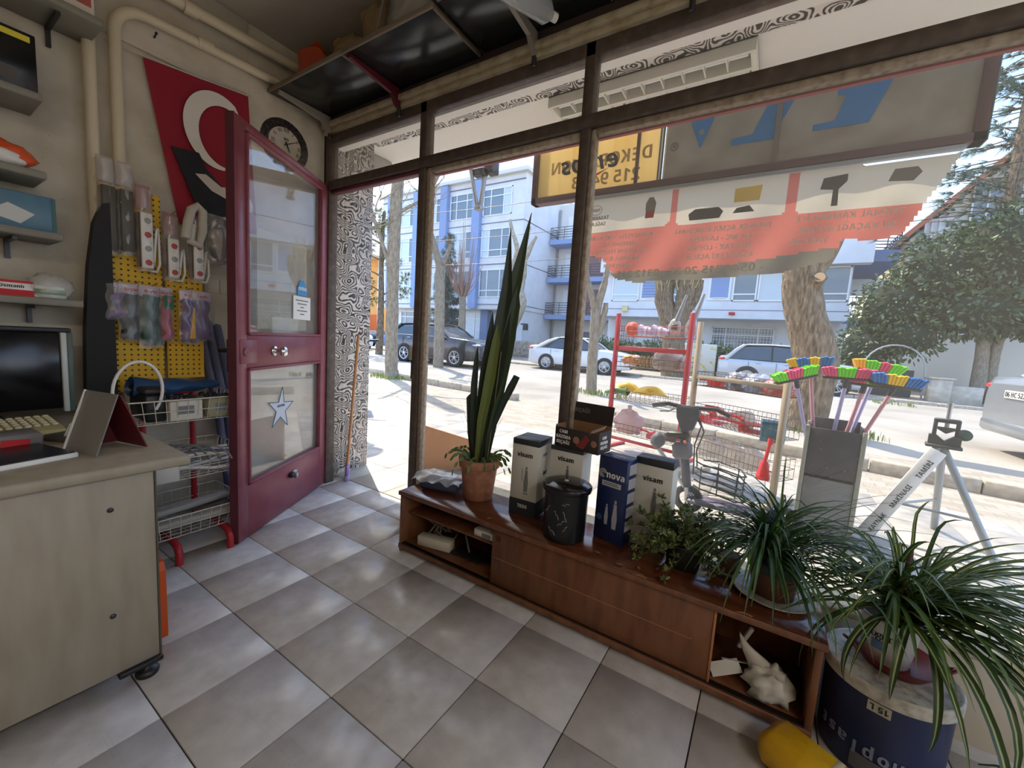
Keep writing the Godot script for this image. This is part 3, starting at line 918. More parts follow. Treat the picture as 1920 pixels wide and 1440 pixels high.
	glazed(v, 8.2, 10.0, 8.8, 11.2, -31.98, [1, 1, 1], 0.0, frame, pane)
	part(v, "terrace_wall", sh().span(V(5.6, 0, -44), V(6.0, 7.0, -33.0)), mat("villa_yellow", rgb(232, 214, 168), 0.85))


func wob(p: Vector3, k: float, f: float, seedv := 0) -> Vector3:
	return p + V(sin(p.y * f + seedv) * cos(p.z * f * 0.7 + seedv * 2.0), sin(p.x * f + p.z * f + seedv), cos(p.y * f * 1.2 + seedv * 3.0)) * k


func crumple(c: Vector3, r: Vector3, seedv: int, bump := 0.5, b := Basis.IDENTITY, segs := 18, rings := 12) -> Shape:
	# soft crumpled bag: lumpy ball with a flattened underside
	var s := sh().ball(c, r, segs, rings, b, bump, seedv)
	for i in s.v.size():
		var d := s.v[i] - c
		if d.y < -r.y * 0.75: s.v[i].y = c.y - r.y * 0.75
	return s


func build_left_wall() -> void:
	var wx := WALL_X
	# heating pipes
	var cp: StandardMaterial3D = mats.cream_paint
	var p1 := thing("heating_pipe", "cream heating pipe rising behind the wall shelves", "pipe", V(-2.77, 0, -0.60))
	part(p1, "riser", sh().tube([V(0, 0.74, 0), V(0, 2.95, 0)], 0.024, 12), cp)
	var p2 := thing("heating_pipe", "cream heating pipe bending along the wall above the flag", "pipe", V(-2.77, 0, -0.69))
	var pts := [V(0, 0.74, 0), V(0, 2.52, 0)]
	for i in 9:
		var a := PI / 2 * i / 8.0
		pts.append(V(0, 2.52 + 0.13 * sin(a), -0.13 + 0.13 * cos(a)))
	pts.append(V(0, 2.70, -1.05))
	part(p2, "pipe_run", sh().tube(pts, 0.024, 12), cp)
	part(p2, "coupling", sh().tube([V(0, 2.665, -0.33), V(0, 2.672, -0.40)], 0.029, 12), cp)
	var p3 := thing("heating_pipe", "cream pipe running just under the ceiling", "pipe", V(-2.76, 2.80, 0))
	part(p3, "pipe_run", sh().tube([V(0, 0, 0.6), V(0, 0.0, -0.9), V(0, 0.03, -1.55)], 0.028, 12), cp)
	part(p3, "coupling", sh().tube([V(0, 0, -0.96), V(0, 0.002, -1.02)], 0.034, 12), cp)
	solo("wall_nail", sh().bar(V(0, 0, 0), V(0.03, 0.012, 0), 0.004, 6).ball(V(0.03, 0.012, 0), V(0.007, 0.007, 0.007), 8, 6), mats.dark_steel, "bent nail in the wall above the flag", "nail", "", V(-2.806, 2.59, -0.85))
	# wall shelves
	var sm := mat("shelf_board", Color.WHITE, 0.6, {"tex": ramp_tex("shelf_board", 51, 0.03, [[0.0, rgb(128, 124, 112)], [1.0, rgb(150, 146, 132)]], 128, 128, 4), "scale": Vector3.ONE})
	var spec := [[2.44, -0.61, "topmost grey wall shelf beside the heating pipes"], [2.045, -0.42, "grey wall shelf holding the black disc box"], [1.745, -0.418, "grey wall shelf holding the orange pack"], [1.508, -0.455, "grey wall shelf holding the blue device carton"], [1.235, -0.505, "lowest grey wall shelf above the monitor"]]
	for q in spec:
		var s := thing("wall_shelf", q[2], "shelf", V(wx, q[0], 0), 0, "grey shelves on the side wall")
		part(s, "board", sh().span(V(0.002, -0.03, q[1]), V(0.245, 0, 0.6), 0.004), sm)
		part(s, "bracket", sh().span(V(0.002, -0.11, q[1] + 0.12), V(0.02, -0.03, q[1] + 0.135)).span(V(0.002, -0.045, q[1] + 0.12), V(0.2, -0.03, q[1] + 0.135)), mats.dark_steel)
	var sx := -2.62
	var dv := thing("disc_box", "black glossy disc box with a yellow label", "box", V(sx, 2.045, -0.30))
	part(dv, "carton", sh().span(V(-0.1, 0, -0.115), V(0.0, 0.225, 0.18), 0.003), mat("black_carton", rgb(20, 20, 22), 0.25))
	part(dv, "yellow_label", sh().span(V(-0.03, 0.19, -0.1), V(0.0015, 0.212, -0.01)), mat("label_yellow", rgb(226, 208, 60), 0.6))
	part(dv, "picture_print", sh().span(V(-0.01, 0.03, -0.06), V(0.0012, 0.08, 0.10)), mat("print_grey", rgb(84, 80, 78), 0.5))
	var og := thing("orange_pack", "orange and white plastic pack on a wall shelf", "pack", V(sx - 0.03, 1.745, -0.30))
	part(og, "contents", crumple(V(0, 0.042, 0), V(0.08, 0.055, 0.10), 3, 0.3), mat("pack_orange", rgb(226, 92, 44), 0.4))
	part(og, "white_band", crumple(V(0.03, 0.026, 0.01), V(0.07, 0.034, 0.085), 8, 0.3), mats.white_plastic)
	var rt := thing("device_carton", "blue printed device carton on a wall shelf", "box", V(sx, 1.508, -0.445))
	part(rt, "carton", sh().span(V(-0.14, 0, 0), V(0, 0.145, 0.3), 0.003), mat("carton_blue", rgb(92, 128, 150), 0.4))
	part(rt, "edge_print", sh().span(V(-0.02, 0.005, 0.001), V(0.0012, 0.14, 0.012)), mat("print_teal", rgb(40, 92, 92), 0.4))
	var dvp := part(rt, "device_print", sh().prism(PackedVector2Array([Vector2(-0.06, -0.02), Vector2(0.03, -0.045), Vector2(0.07, 0.0), Vector2(0.0, 0.03)]), 0.002, Transform3D(Basis(Vector3.UP, PI / 2), V(0.001, 0.065, 0.13))), mat("print_white", rgb(206, 208, 204), 0.5))
	var rp := thing("red_white_pack", "flat red and white carton on the lowest wall shelf", "box", V(sx, 1.235, -0.37))
	part(rp, "carton", sh().span(V(-0.12, 0, 0), V(0, 0.062, 0.2), 0.003), mats.white_plastic)
	part(rp, "red_stripe", sh().span(V(-0.121, 0.001, 0.0005), V(0.0012, 0.026, 0.2)).span(V(-0.121, 0.053, 0.0005), V(0.0012, 0.063, 0.2)), mats.red_ink)
	words(rp, "Osmanlı", 0.012, xf(V(0.0015, 0.04, 0.06), 90), mats.ink)
	var gp := thing("sponge_pack", "green and white sponge pack under clear film on a wall shelf", "pack", V(sx - 0.02, 1.235, -0.42))
	part(gp, "sponge", sh().span(V(-0.06, 0, -0.045), V(0.015, 0.018, 0.05), 0.004).span(V(-0.06, 0.036, -0.04), V(0.012, 0.052, 0.05), 0.004), mat("pack_white", rgb(214, 220, 208), 0.6))
	part(gp, "green_layer", sh().span(V(-0.058, 0.018, -0.042), V(0.013, 0.036, 0.05), 0.004), mat("pack_green", rgb(96, 140, 84), 0.6))
	part(gp, "film", crumple(V(-0.01, 0.045, 0.0), V(0.06, 0.06, 0.07), 12, 0.3), mats.clear_plastic)
	var tp := thing("floral_pack", "small pack with red print on the topmost wall shelf", "pack", V(-2.66, 2.44, -0.56))
	part(tp, "carton", sh().span(V(-0.05, 0, -0.03), V(0.05, 0.16, 0.16), 0.004), mat("pack_cream", rgb(214, 204, 190), 0.6))
	part(tp, "red_print", sh().span(V(0.02, 0.04, -0.02), V(0.0512, 0.12, 0.10)), mat("print_red_dull", rgb(176, 86, 78), 0.6))
	# dark tall panel under the pipes
	var dk := sh().prism(PackedVector2Array([Vector2(0.515, 0.74), Vector2(0.625, 0.74), Vector2(0.625, 1.70), Vector2(0.60, 1.69), Vector2(0.57, 1.60), Vector2(0.545, 1.40), Vector2(0.525, 1.1)]), 0.06, Transform3D(Basis(Vector3.UP, PI / 2), V(-2.695, 0, 0)))
	solo("dark_board", dk, mat("dark_board", rgb(24, 24, 26), 0.7), "tall black board standing between the wall shelves and the yellow pegboard", "board")
	# flag
	var fg := thing("flag", "red flag with a white crescent and a dark printed figure hung on the wall", "flag", V(wx + 0.014, 0, 0))
	var fred := mat("flag_red", rgb(150, 22, 42), 0.75, {"back": Color(0.15, 0.15, 0.15)})
	# corners in (along wall -z, y)
	var TL := Vector2(0.80, 2.47); var TR := Vector2(1.285, 2.53); var BR := Vector2(1.33, 1.74); var BL := Vector2(0.93, 1.70)
	var at := func(u: float, v: float) -> Vector2:
		return TL.lerp(TR, u).lerp(BL.lerp(BR, u), v)
	var cloth := sh().sheet(28, 36, func(u: float, v: float) -> Vector3:
		var q: Vector2 = at.call(u, v)
		return V(0.006 + 0.012 * v * sin(u * 11.0 + v * 2.0) * sin(u * PI), q.y, -q.x))
	part(fg, "cloth", cloth, fred)
	var flat_poly := func(uv: Array) -> PackedVector2Array:
		var o := PackedVector2Array()
		for q in uv:
			var w: Vector2 = at.call(q[0], q[1])
			o.append(Vector2(w.x, w.y))
		return o
	var px := Transform3D(Basis(V(0, 0, -1), V(0, 1, 0), V(1, 0, 0)), V(0.021, 0, 0))
	var cres := PackedVector2Array()
	for i in 33:
		var a := deg_to_rad(58.0 + 250.0 * i / 32.0)
		cres.append(Vector2(1.12 + cos(a) * 0.165, 2.255 + sin(a) * 0.205))
	for i in 33:
		var a := deg_to_rad(308.0 - 262.0 * i / 32.0)
		cres.append(Vector2(1.155 + cos(a) * 0.130, 2.235 + sin(a) * 0.165))
	part(fg, "crescent", sh().prism(cres, 0.002, px), mat("flag_white", rgb(226, 220, 210), 0.8))
	var coat := flat_poly.call([[0.08, 0.50], [0.36, 0.50], [0.42, 0.60], [0.55, 0.68], [0.80, 0.80], [0.72, 0.97], [0.5, 1.0], [0.34, 0.98], [0.2, 0.80]])
	part(fg, "dark_print", sh().prism(coat, 0.002, px), mat("flag_dark", rgb(30, 32, 38), 0.8))
	var pale := flat_poly.call([[0.28, 0.645], [0.40, 0.635], [0.56, 0.70], [0.86, 0.69], [0.95, 0.78], [0.94, 0.86], [0.78, 0.80], [0.66, 0.79], [0.44, 0.74]])
	part(fg, "pale_print", sh().prism(pale, 0.003, px), mat("flag_pale", rgb(206, 196, 182), 0.8))
	part(fg, "cord", sh().tube([V(0.01, 2.465, -0.66), V(0.012, 2.475, -0.80), V(0.012, 2.50, -1.04), V(0.012, 2.535, -1.30)], 0.004, 5), mat("cord_white", rgb(200, 196, 186), 0.8))
	# wall clock
	var ck := thing("wall_clock", "round wall clock with a dark ornate rim and roman numerals", "clock", V(wx + 0.002, 2.355, -1.515))
	var face := Transform3D(Basis(Vector3.FORWARD, -PI / 2), Vector3.ZERO)   # lathe axis towards +x
	part(ck, "rim", sh().lathe([Vector2(0.105, 0.0), Vector2(0.155, 0.0), Vector2(0.16, 0.018), Vector2(0.145, 0.036), Vector2(0.13, 0.03), Vector2(0.122, 0.034), Vector2(0.112, 0.022), Vector2(0.105, 0.02)], 40, face), mat("clock_rim", Color.WHITE, 0.35, {"tex": ramp_tex("clock_rim", 52, 0.12, [[0.0, rgb(34, 32, 32)], [0.6, rgb(70, 66, 64)], [1.0, rgb(128, 122, 116)]], 64, 64, 2), "scale": Vector3.ONE * 6.0, "metal": 0.4}))
	part(ck, "dial", sh().lathe([Vector2(0.0, 0.012), Vector2(0.108, 0.012)], 40, face), mat("clock_dial", rgb(206, 204, 196), 0.5))
	var nums := ["XII", "I", "II", "III", "IV", "V", "VI", "VII", "VIII", "IX", "X", "XI"]
	for i in 12:
		var a := -TAU * i / 12.0
		var rr := Vector2(sin(-a), cos(a)) * 0.084
		var m := words(ck, nums[i], 0.018, Transform3D(Basis(Vector3.UP, PI / 2) * Basis(Vector3.BACK, a), V(0.0145, rr.y, -rr.x)), mats.ink, "numeral", font_serif)
	words(ck, "ZES", 0.014, Transform3D(Basis(Vector3.UP, PI / 2), V(0.0145, 0.03, 0)), mats.ink)
	part(ck, "hour_hand", sh().prism(PackedVector2Array([Vector2(-0.006, -0.015), Vector2(0.006, -0.015), Vector2(0.002, 0.05), Vector2(-0.002, 0.05)]), 0.002, Transform3D(Basis(Vector3.UP, PI / 2) * Basis(Vector3.BACK, deg_to_rad(-155)), V(0.018, 0, 0))), mats.ink)
	part(ck, "minute_hand", sh().prism(PackedVector2Array([Vector2(-0.004, -0.018), Vector2(0.004, -0.018), Vector2(0.0015, 0.078), Vector2(-0.0015, 0.078)]), 0.002, Transform3D(Basis(Vector3.UP, PI / 2) * Basis(Vector3.BACK, deg_to_rad(-60)), V(0.02, 0, 0))), mats.ink)
	# light switches
	for q in [[-1.085, "white light switch plate next to the pegboard"], [-1.165, "white light switch plate behind the open door"]]:
		var sw := thing("light_switch", q[1], "switch", V(wx, 1.39, q[0]), 0, "switch plates on the side wall")
		part(sw, "plate", sh().span(V(0, -0.04, -0.036), V(0.01, 0.04, 0.036), 0.003), mat("switch_white", rgb(214, 208, 194), 0.4))
		part(sw, "rocker", sh().span(V(0.01, -0.028, -0.024), V(0.014, 0.028, 0.024), 0.003), mats.switch_white)
	# pegboards
	var dim := Image.create(64, 64, false, Image.FORMAT_RGB8)
	for y in 64:
		for x in 64: dim.set_pixel(x, y, rgb(60, 46, 16) if Vector2(x - 32, y - 32).length() < 11.5 else rgb(224, 178, 36))
	texs["pegs"] = ImageTexture.create_from_image(dim)
	var pm := mat("pegboard", Color.WHITE, 0.6, {"tex": texs.pegs, "scale": Vector3.ONE * 38.0})
	var pb1 := thing("pegboard", "yellow perforated pegboard with power strips and glove packs", "pegboard", V(-2.738, 0, 0), 0, "yellow pegboards")
	part(pb1, "panel", sh().span(V(-0.004, 0.80, -0.83), V(0.004, 1.80, -0.605)), pm)
	part(pb1, "side_edge", sh().span(V(-0.006, 0.80, -0.61), V(0.006, 1.80, -0.60)).span(V(-0.08, 0.84, -0.835), V(-0.004, 0.86, -0.82)), mat("pegboard_edge", rgb(206, 156, 34), 0.6))
	var pb2 := thing("pegboard", "narrower yellow perforated pegboard nearest the door", "pegboard", V(-2.738, 0, 0), 0, "yellow pegboards")
	part(pb2, "panel", sh().span(V(-0.004, 0.86, -1.01), V(0.004, 1.46, -0.845)), pm)
	part(pb2, "side_edge", sh().span(V(-0.006, 0.86, -0.85), V(0.006, 1.46, -0.842)).span(V(-0.08, 0.9, -1.0), V(-0.004, 0.92, -0.99)), mats.pegboard_edge)
	for q in [[1.70, -0.66], [1.70, -0.75], [1.72, -0.87], [1.72, -0.96], [1.345, -0.65], [1.345, -0.72], [1.345, -0.79], [1.34, -0.93]]:
		part(pb1 if q[1] > -0.84 else pb2, "hook", sh().bar(V(0.0, q[0], q[1]), V(0.085, q[0] + 0.012, q[1]), 0.0025, 5), mats.steel)
	# power strips in film
	var ps := [[-0.622, 1.63, 0.30, 1, "grey backed power strip furthest from the door on the pegboard"], [-0.685, 1.635, 0.29, 1, "second grey backed power strip on the pegboard"], [-0.755, 1.56, 0.27, 0, "tall white power strip with red and grey sockets on the pegboard"], [-0.86, 1.495, 0.20, 0, "shorter white power strip in the middle of the pegboard"], [-0.97, 1.51, 0.21, 0, "white power strip with a brown side nearest the door"]]
	for q in ps:
		var h: float = q[2]
		var s := thing("power_strip", q[4], "power strip", V(-2.69, q[1] - h * 0.5, q[0]), 8.0, "packaged power strips on the pegboard")
		part(s, "body", sh().span(V(-0.022, 0, -0.026), V(0.022, h, 0.026), 0.006), mats.white_plastic if q[3] == 0 else mat("strip_grey", rgb(92, 88, 80), 0.5))
		if q[3] == 0:
			part(s, "side_face", sh().span(V(-0.022, 0.004, 0.0262), V(0.02, h - 0.004, 0.0285)), mat("strip_side", rgb(120, 104, 92), 0.6))
			var n := 4 if h > 0.25 else 3
			for k in n:
				var dsc := Transform3D(Basis(Vector3.FORWARD, -PI / 2), V(0.022, h * (k + 0.6) / n - 0.012, -0.002))
				var so := part(s, "socket", sh().lathe([Vector2(0.0, -0.004), Vector2(0.013, -0.004), Vector2(0.015, 0.002), Vector2(0.019, 0.003), Vector2(0.0195, 0.0)], 16, dsc), mat("socket_red", rgb(186, 84, 78), 0.5) if k % 2 == 0 else mat("socket_grey", rgb(164, 166, 160), 0.5))
			part(s, "coiled_cord", sh().tube([V(0.0, 0.02, -0.032), V(0.01, h * 0.7, -0.042), V(0.0, h * 0.78, -0.052), V(-0.005, h * 0.6, -0.058), V(0.004, 0.03, -0.056), V(0.008, -0.012, -0.04), V(0.01, -0.01, -0.01)], 0.006, 6), mats.white_plastic)
		var bag := sh().sheet(8, 14, func(u: float, v: float) -> Vector3:
			var a := PI * (u * 1.3 - 0.15)
			return wob(V(0.034 * sin(a) - 0.012 + (0.02 * maxf(0.0, v - 0.8)), -0.02 + v * (h + 0.13), -0.036 * cos(a) * (1.0 - 0.3 * maxf(0.0, v - 0.75))), 0.004, 60.0, int(q[0] * 100)))
		part(s, "film_bag", bag, mat("film", rgb(236, 228, 226), 0.18, {"alpha": 0.2}))
		part(s, "header_card", sh().span(V(-0.012, h + 0.02, -0.028), V(-0.008, h + 0.13, 0.03)), mat("header_red", rgb(176, 122, 124), 0.6, {"alpha": 0.7}) if q[3] == 0 else mat("header_pale", rgb(190, 178, 166), 0.6, {"alpha": 0.6}))
	# hose coils
	var h1 := thing("hose_coil", "short cream ribbed drain hose looped over the pegboard", "hose", V(-2.665, 1.625, -0.94))
	part(h1, "hose", sh().tube([V(0.02, -0.02, 0.035), V(0.015, 0.06, 0.022), V(0, 0.135, 0.0), V(-0.012, 0.165, -0.03), V(-0.01, 0.14, -0.055), V(0.0, 0.04, -0.05), V(0.0, -0.04, -0.03), V(0.005, -0.03, 0.01), V(0.004, 0.06, 0.0)], 0.022, 10), mat("hose_cream", rgb(196, 190, 174), 0.5))
	var h2 := thing("hose_coil", "grey ribbed drain hose coil beside the door edge", "hose", V(-2.69, 1.625, -1.06))
	var hp := []
	for i in 40:
		var a := TAU * i / 18.0
		hp.append(V(0.018 * sin(i * 0.9) + 0.0004 * i, 0.115 * cos(a), -0.052 * sin(a) - 0.0006 * i))
	part(h2, "hose", sh().tube(hp, 0.015, 8), mat("hose_grey", rgb(96, 98, 100), 0.5))
	part(h2, "film_bag", sh().sheet(8, 10, func(u: float, v: float) -> Vector3: return wob(V(0.045 * sin(PI * u), -0.13 + v * 0.27, -0.075 + 0.15 * u), 0.004, 50.0, 3)), mats.film)
	# glove packs
	var gl := [[-0.635, 0.17, rgb(112, 84, 140), "purple glove pack hanging at the end of the lower hooks"], [-0.69, 0.27, rgb(34, 44, 46), "black green glove pack hanging on the pegboard"], [-0.765, 0.30, rgb(46, 86, 84), "dark teal glove pack hanging on the pegboard"], [-0.83, 0.27, rgb(178, 70, 104), "pink and green glove pack between the two pegboards"], [-0.93, 0.28, rgb(96, 62, 136), "purple glove pack with a yellow flash near the door"], [-0.985, 0.26, rgb(92, 66, 120), "dark purple glove pack nearest the door"]]
	for q in gl:
		var hgt: float = q[1]
		var g := thing("glove_pack", q[3], "glove pack", V(-2.685, 1.34 - hgt, q[0]), 10.0, "packs of rubber gloves on the pegboard")
		var wd := 0.047 if absf(q[0] + 0.83) > 0.02 else 0.028
		part(g, "gloves", sh().sheet(8, 14, func(u: float, v: float) -> Vector3:
			var a := TAU * u
			return wob(V(0.016 * cos(a) + 0.008 * sin(v * 9.0), v * (hgt - 0.05), wd * sin(a) * (1.0 - 0.25 * v)), 0.004, 70.0, int(q[0] * 77))), mat("glove_%d" % int(-q[0] * 1000), q[2], 0.5))
		part(g, "header_card", sh().span(V(-0.004, hgt - 0.055, -wd), V(0.004, hgt, wd), 0.002), mat("header_lilac", rgb(198, 186, 200), 0.6))
		words(g, "Beybi", 0.014, xf(V(0.0055, hgt - 0.028, 0), 90), mats.red_ink)
		part(g, "film", sh().sheet(8, 10, func(u: float, v: float) -> Vector3: return wob(V(0.024 * sin(PI * u) + 0.004, -0.012 + v * hgt, -wd * 1.15 + wd * 2.3 * u), 0.004, 60.0, int(q[0] * 31))), mat("film_dim", rgb(220, 222, 224), 0.2, {"alpha": 0.12}))
		if q[0] == -0.93: part(g, "yellow_flash", sh().sheet(3, 6, func(u: float, v: float) -> Vector3: return V(0.026, 0.02 + v * 0.17, -0.012 + u * (0.03 - 0.024 * v))), mat("flash_yellow", rgb(232, 178, 70), 0.5))
		if q[0] == -0.83: part(g, "green_band", sh().sheet(3, 4, func(u: float, v: float) -> Vector3: return V(0.024, 0.16 + v * 0.07, -0.022 + u * 0.044)), mat("band_green", rgb(52, 110, 80), 0.5))
	# blue lagging tubes leaning on the wall
	for q in [[-1.03, 0.0, "blue foam pipe sleeve leaning on the wall, furthest from the door"], [-1.075, 0.02, "blue foam pipe sleeve leaning on the wall, middle one"], [-1.12, 0.0, "blue foam pipe sleeve leaning on the wall beside the door edge"]]:
		var t := thing("foam_sleeve", q[2], "foam tube", V(-2.765, 0, q[0] - 0.01), 0, "blue foam pipe sleeves")
		part(t, "sleeve", sh().tube([V(0.035, 0.0, -0.10), V(0.01, 0.6, -0.05), V(-0.03, 1.16 + q[1], 0.03)], 0.021, 12), mat("foam_blue", rgb(92, 96, 124), 0.7))
		part(t, "bore", sh().tube([V(-0.0303, 1.161 + q[1], 0.0302), V(-0.0306, 1.166 + q[1], 0.031)], 0.011, 10), mats.dark_plastic)


func build_desk() -> void:
	var lam := mat("desk_laminate", Color.WHITE, 0.5, {"tex": ramp_tex("desk_lam", 61, 0.02, [[0.0, rgb(146, 133, 110)], [0.5, rgb(160, 148, 126)], [1.0, rgb(168, 157, 136)]], 256, 256, 4), "scale": Vector3(2.5, 0.5, 2.5)})
	var d := thing("desk", "light wood laminate desk with a panel end", "desk")
	part(d, "desk_top", sh().span(V(-2.80, 0.70, -0.545), V(-1.595, 0.735, 0.9), 0.006), lam)
	part(d, "end_panel", sh().span(V(-1.65, 0.06, -0.455), V(-1.615, 0.70, 0.9), 0.003), lam)
	part(d, "back_panel", sh().span(V(-2.78, 0.06, -0.44), V(-1.66, 0.70, -0.42), 0.003), lam)
	part(d, "edge_strip", sh().span(V(-1.653, 0.06, -0.459), V(-1.612, 0.70, -0.4545)), mat("edge_dark", rgb(80, 74, 62), 0.6))
	part(d, "screw_cap", sh().ball(V(-1.614, 0.60, -0.35), V(0.004, 0.008, 0.008), 10, 6).ball(V(-1.614, 0.26, -0.345), V(0.004, 0.008, 0.008), 10, 6), mats.dark_steel)
	part(d, "plinth", sh().span(V(-1.66, 0.045, -0.46), V(-1.60, 0.062, -0.35), 0.003), mats.black_plastic)
	part(d, "foot", sh().lathe([Vector2(0, 0.0), Vector2(0.03, 0), Vector2(0.032, 0.01), Vector2(0.026, 0.022), Vector2(0.01, 0.026), Vector2(0.01, 0.046)], 18, xf(V(-1.635, 0.0, -0.425))), mats.black_plastic, "black levelling foot")
	part(d, "foot", sh().lathe([Vector2(0, 0.0), Vector2(0.03, 0), Vector2(0.032, 0.01), Vector2(0.026, 0.022), Vector2(0.01, 0.026), Vector2(0.01, 0.06)], 18, xf(V(-1.635, 0.0, 0.8))), mats.black_plastic)
	# monitor
	var m := thing("monitor", "dark flat computer monitor on the desk under the wall shelves", "monitor", V(-2.54, 0.735, -0.15))
	part(m, "screen", sh().span(V(-0.03, 0.035, -0.27), V(0.0, 0.36, 0.28), 0.004), mat("screen_black", rgb(14, 14, 16), 0.2))
	part(m, "bezel", sh().span(V(-0.045, 0.36, -0.305), V(0.006, 0.378, 0.30), 0.004), mats.dark_plastic)
	part(m, "bezel_strip", sh().span(V(-0.04, 0.02, -0.29), V(0.006, 0.36, -0.272), 0.003), mat("strip_white", rgb(196, 200, 198), 0.4), "pale vertical strip")
	part(m, "side_strip", sh().span(V(-0.045, 0.02, -0.308), V(0.004, 0.36, -0.29), 0.003), mat("strip_green", rgb(84, 100, 94), 0.5))
	part(m, "stand", sh().span(V(-0.08, 0, -0.11), V(0.05, 0.012, 0.11), 0.004).span(V(-0.05, 0.01, -0.03), V(-0.03, 0.2, 0.03), 0.004), mats.black_plastic)
	# keyboard
	var k := thing("keyboard", "yellowed beige keyboard in front of the monitor", "keyboard", V(-2.27, 0.735, -0.14), 6.0)
	part(k, "case", sh().prism(PackedVector2Array([Vector2(-0.085, 0), Vector2(0.085, 0), Vector2(0.085, 0.012), Vector2(0.06, 0.018), Vector2(-0.075, 0.038), Vector2(-0.085, 0.034)]), 0.44, xf(Vector3.ZERO)), mat("keyboard_beige", rgb(176, 164, 116), 0.5))
	var km := mat("key_beige", rgb(206, 198, 164), 0.5)
	var key := bx(Vector3.ZERO, V(0.017, 0.010, 0.017), 0.003).mesh()
	for r in 5:
		for c in 19:
			var kk := part(k, "key", key, km)
			kk.transform = Transform3D(Basis(Vector3.BACK, deg_to_rad(-8)), V(-0.055 + r * 0.0235, 0.040 - r * 0.0037, -0.205 + c * 0.0225))
	# tablet stand: folded dark red cover with a grey sheet
	var t := thing("desk_calendar", "folded dark red desk calendar with a grey front sheet", "calendar", V(-1.835, 0.739, -0.395), 105.0)
	part(t, "cover", sh().prism(PackedVector2Array([Vector2(0.07, 0), Vector2(0.075, 0), Vector2(0.008, 0.185), Vector2(0.0, 0.19), Vector2(-0.008, 0.185), Vector2(-0.062, 0.0), Vector2(-0.058, 0.0), Vector2(0.0, 0.182)]), 0.005, xf(V(0, 0, -0.0785))), mat("cover_red", rgb(96, 18, 26), 0.5))
	part(t, "side_flap", sh().prism(PackedVector2Array([Vector2(-0.06, 0.0), Vector2(0.072, 0.0), Vector2(0.002, 0.18)]), 0.003, xf(V(0, 0, -0.07))), mats.cover_red)
	part(t, "back_board", sh().box(V(0.037, 0.092, 0), V(0.004, 0.198, 0.16), Basis(Vector3.BACK, deg_to_rad(20))), mats.cover_red)
	part(t, "front_sheet", sh().box(V(-0.034, 0.094, 0), V(0.004, 0.20, 0.155), Basis(Vector3.BACK, deg_to_rad(-18))), mat("sheet_grey", rgb(126, 124, 120), 0.3))
	part(t, "sheet_edge", sh().box(V(-0.039, 0.094, -0.079), V(0.006, 0.205, 0.003), Basis(Vector3.BACK, deg_to_rad(-18))), mats.white_plastic)
	var c := thing("card_holder", "small dark card holder with a white card on the desk", "card holder", V(-2.05, 0.735, -0.345), 30.0)
	part(c, "tray", sh().span(V(-0.05, 0, -0.035), V(0.05, 0.022, 0.035), 0.004), mat("tray_grey", rgb(84, 80, 76), 0.4))
	part(c, "card", sh().box(V(0.03, 0.035, 0), V(0.003, 0.075, 0.06), Basis(Vector3.BACK, deg_to_rad(-28))), mats.white_paper)
	var b := thing("brochure_pile", "white edged brochures with a black cover lying on the desk edge", "brochures", V(-1.86, 0.735, -0.20), 14.0)
	part(b, "pages", sh().span(V(-0.11, 0, -0.10), V(0.10, 0.014, 0.16), 0.001), mats.white_paper)
	part(b, "cover", sh().span(V(-0.108, 0.014, -0.095), V(0.094, 0.017, 0.16)), mat("cover_black", rgb(26, 24, 26), 0.25))
	var e := thing("grey_pack", "grey carton with a red badge lying on the desk", "box", V(-2.02, 0.735, -0.215), 4.0)
	part(e, "carton", sh().span(V(-0.06, 0.0, -0.06), V(0.04, 0.05, 0.12), 0.003), mat("carton_grey", rgb(124, 120, 118), 0.5))
	part(e, "red_badge", sh().prism(PackedVector2Array([Vector2(-0.03, -0.008), Vector2(0.03, -0.012), Vector2(0.034, 0.008), Vector2(-0.026, 0.012)]), 0.002, xf(V(0.041, 0.026, 0.0), 90)), mats.red_ink)
	# orange tool case behind the desk end
	var o := thing("orange_case", "orange plastic case standing on the floor behind the desk", "case", V(-1.83, 0, -0.49))
	part(o, "shell", sh().prism(PackedVector2Array([Vector2(-0.16, 0.0), Vector2(0.045, 0.0), Vector2(0.048, 0.02), Vector2(0.042, 0.26), Vector2(0.025, 0.29), Vector2(-0.15, 0.30)]), 0.075, xf(Vector3.ZERO)), mat("case_orange", rgb(214, 84, 16), 0.45))
	part(o, "rim_line", sh().span(V(-0.15, 0.24, 0.0375), V(0.042, 0.248, 0.041)).span(V(-0.15, 0.03, 0.0375), V(0.046, 0.036, 0.041)), mat("case_orange_dark", rgb(170, 62, 12), 0.5))


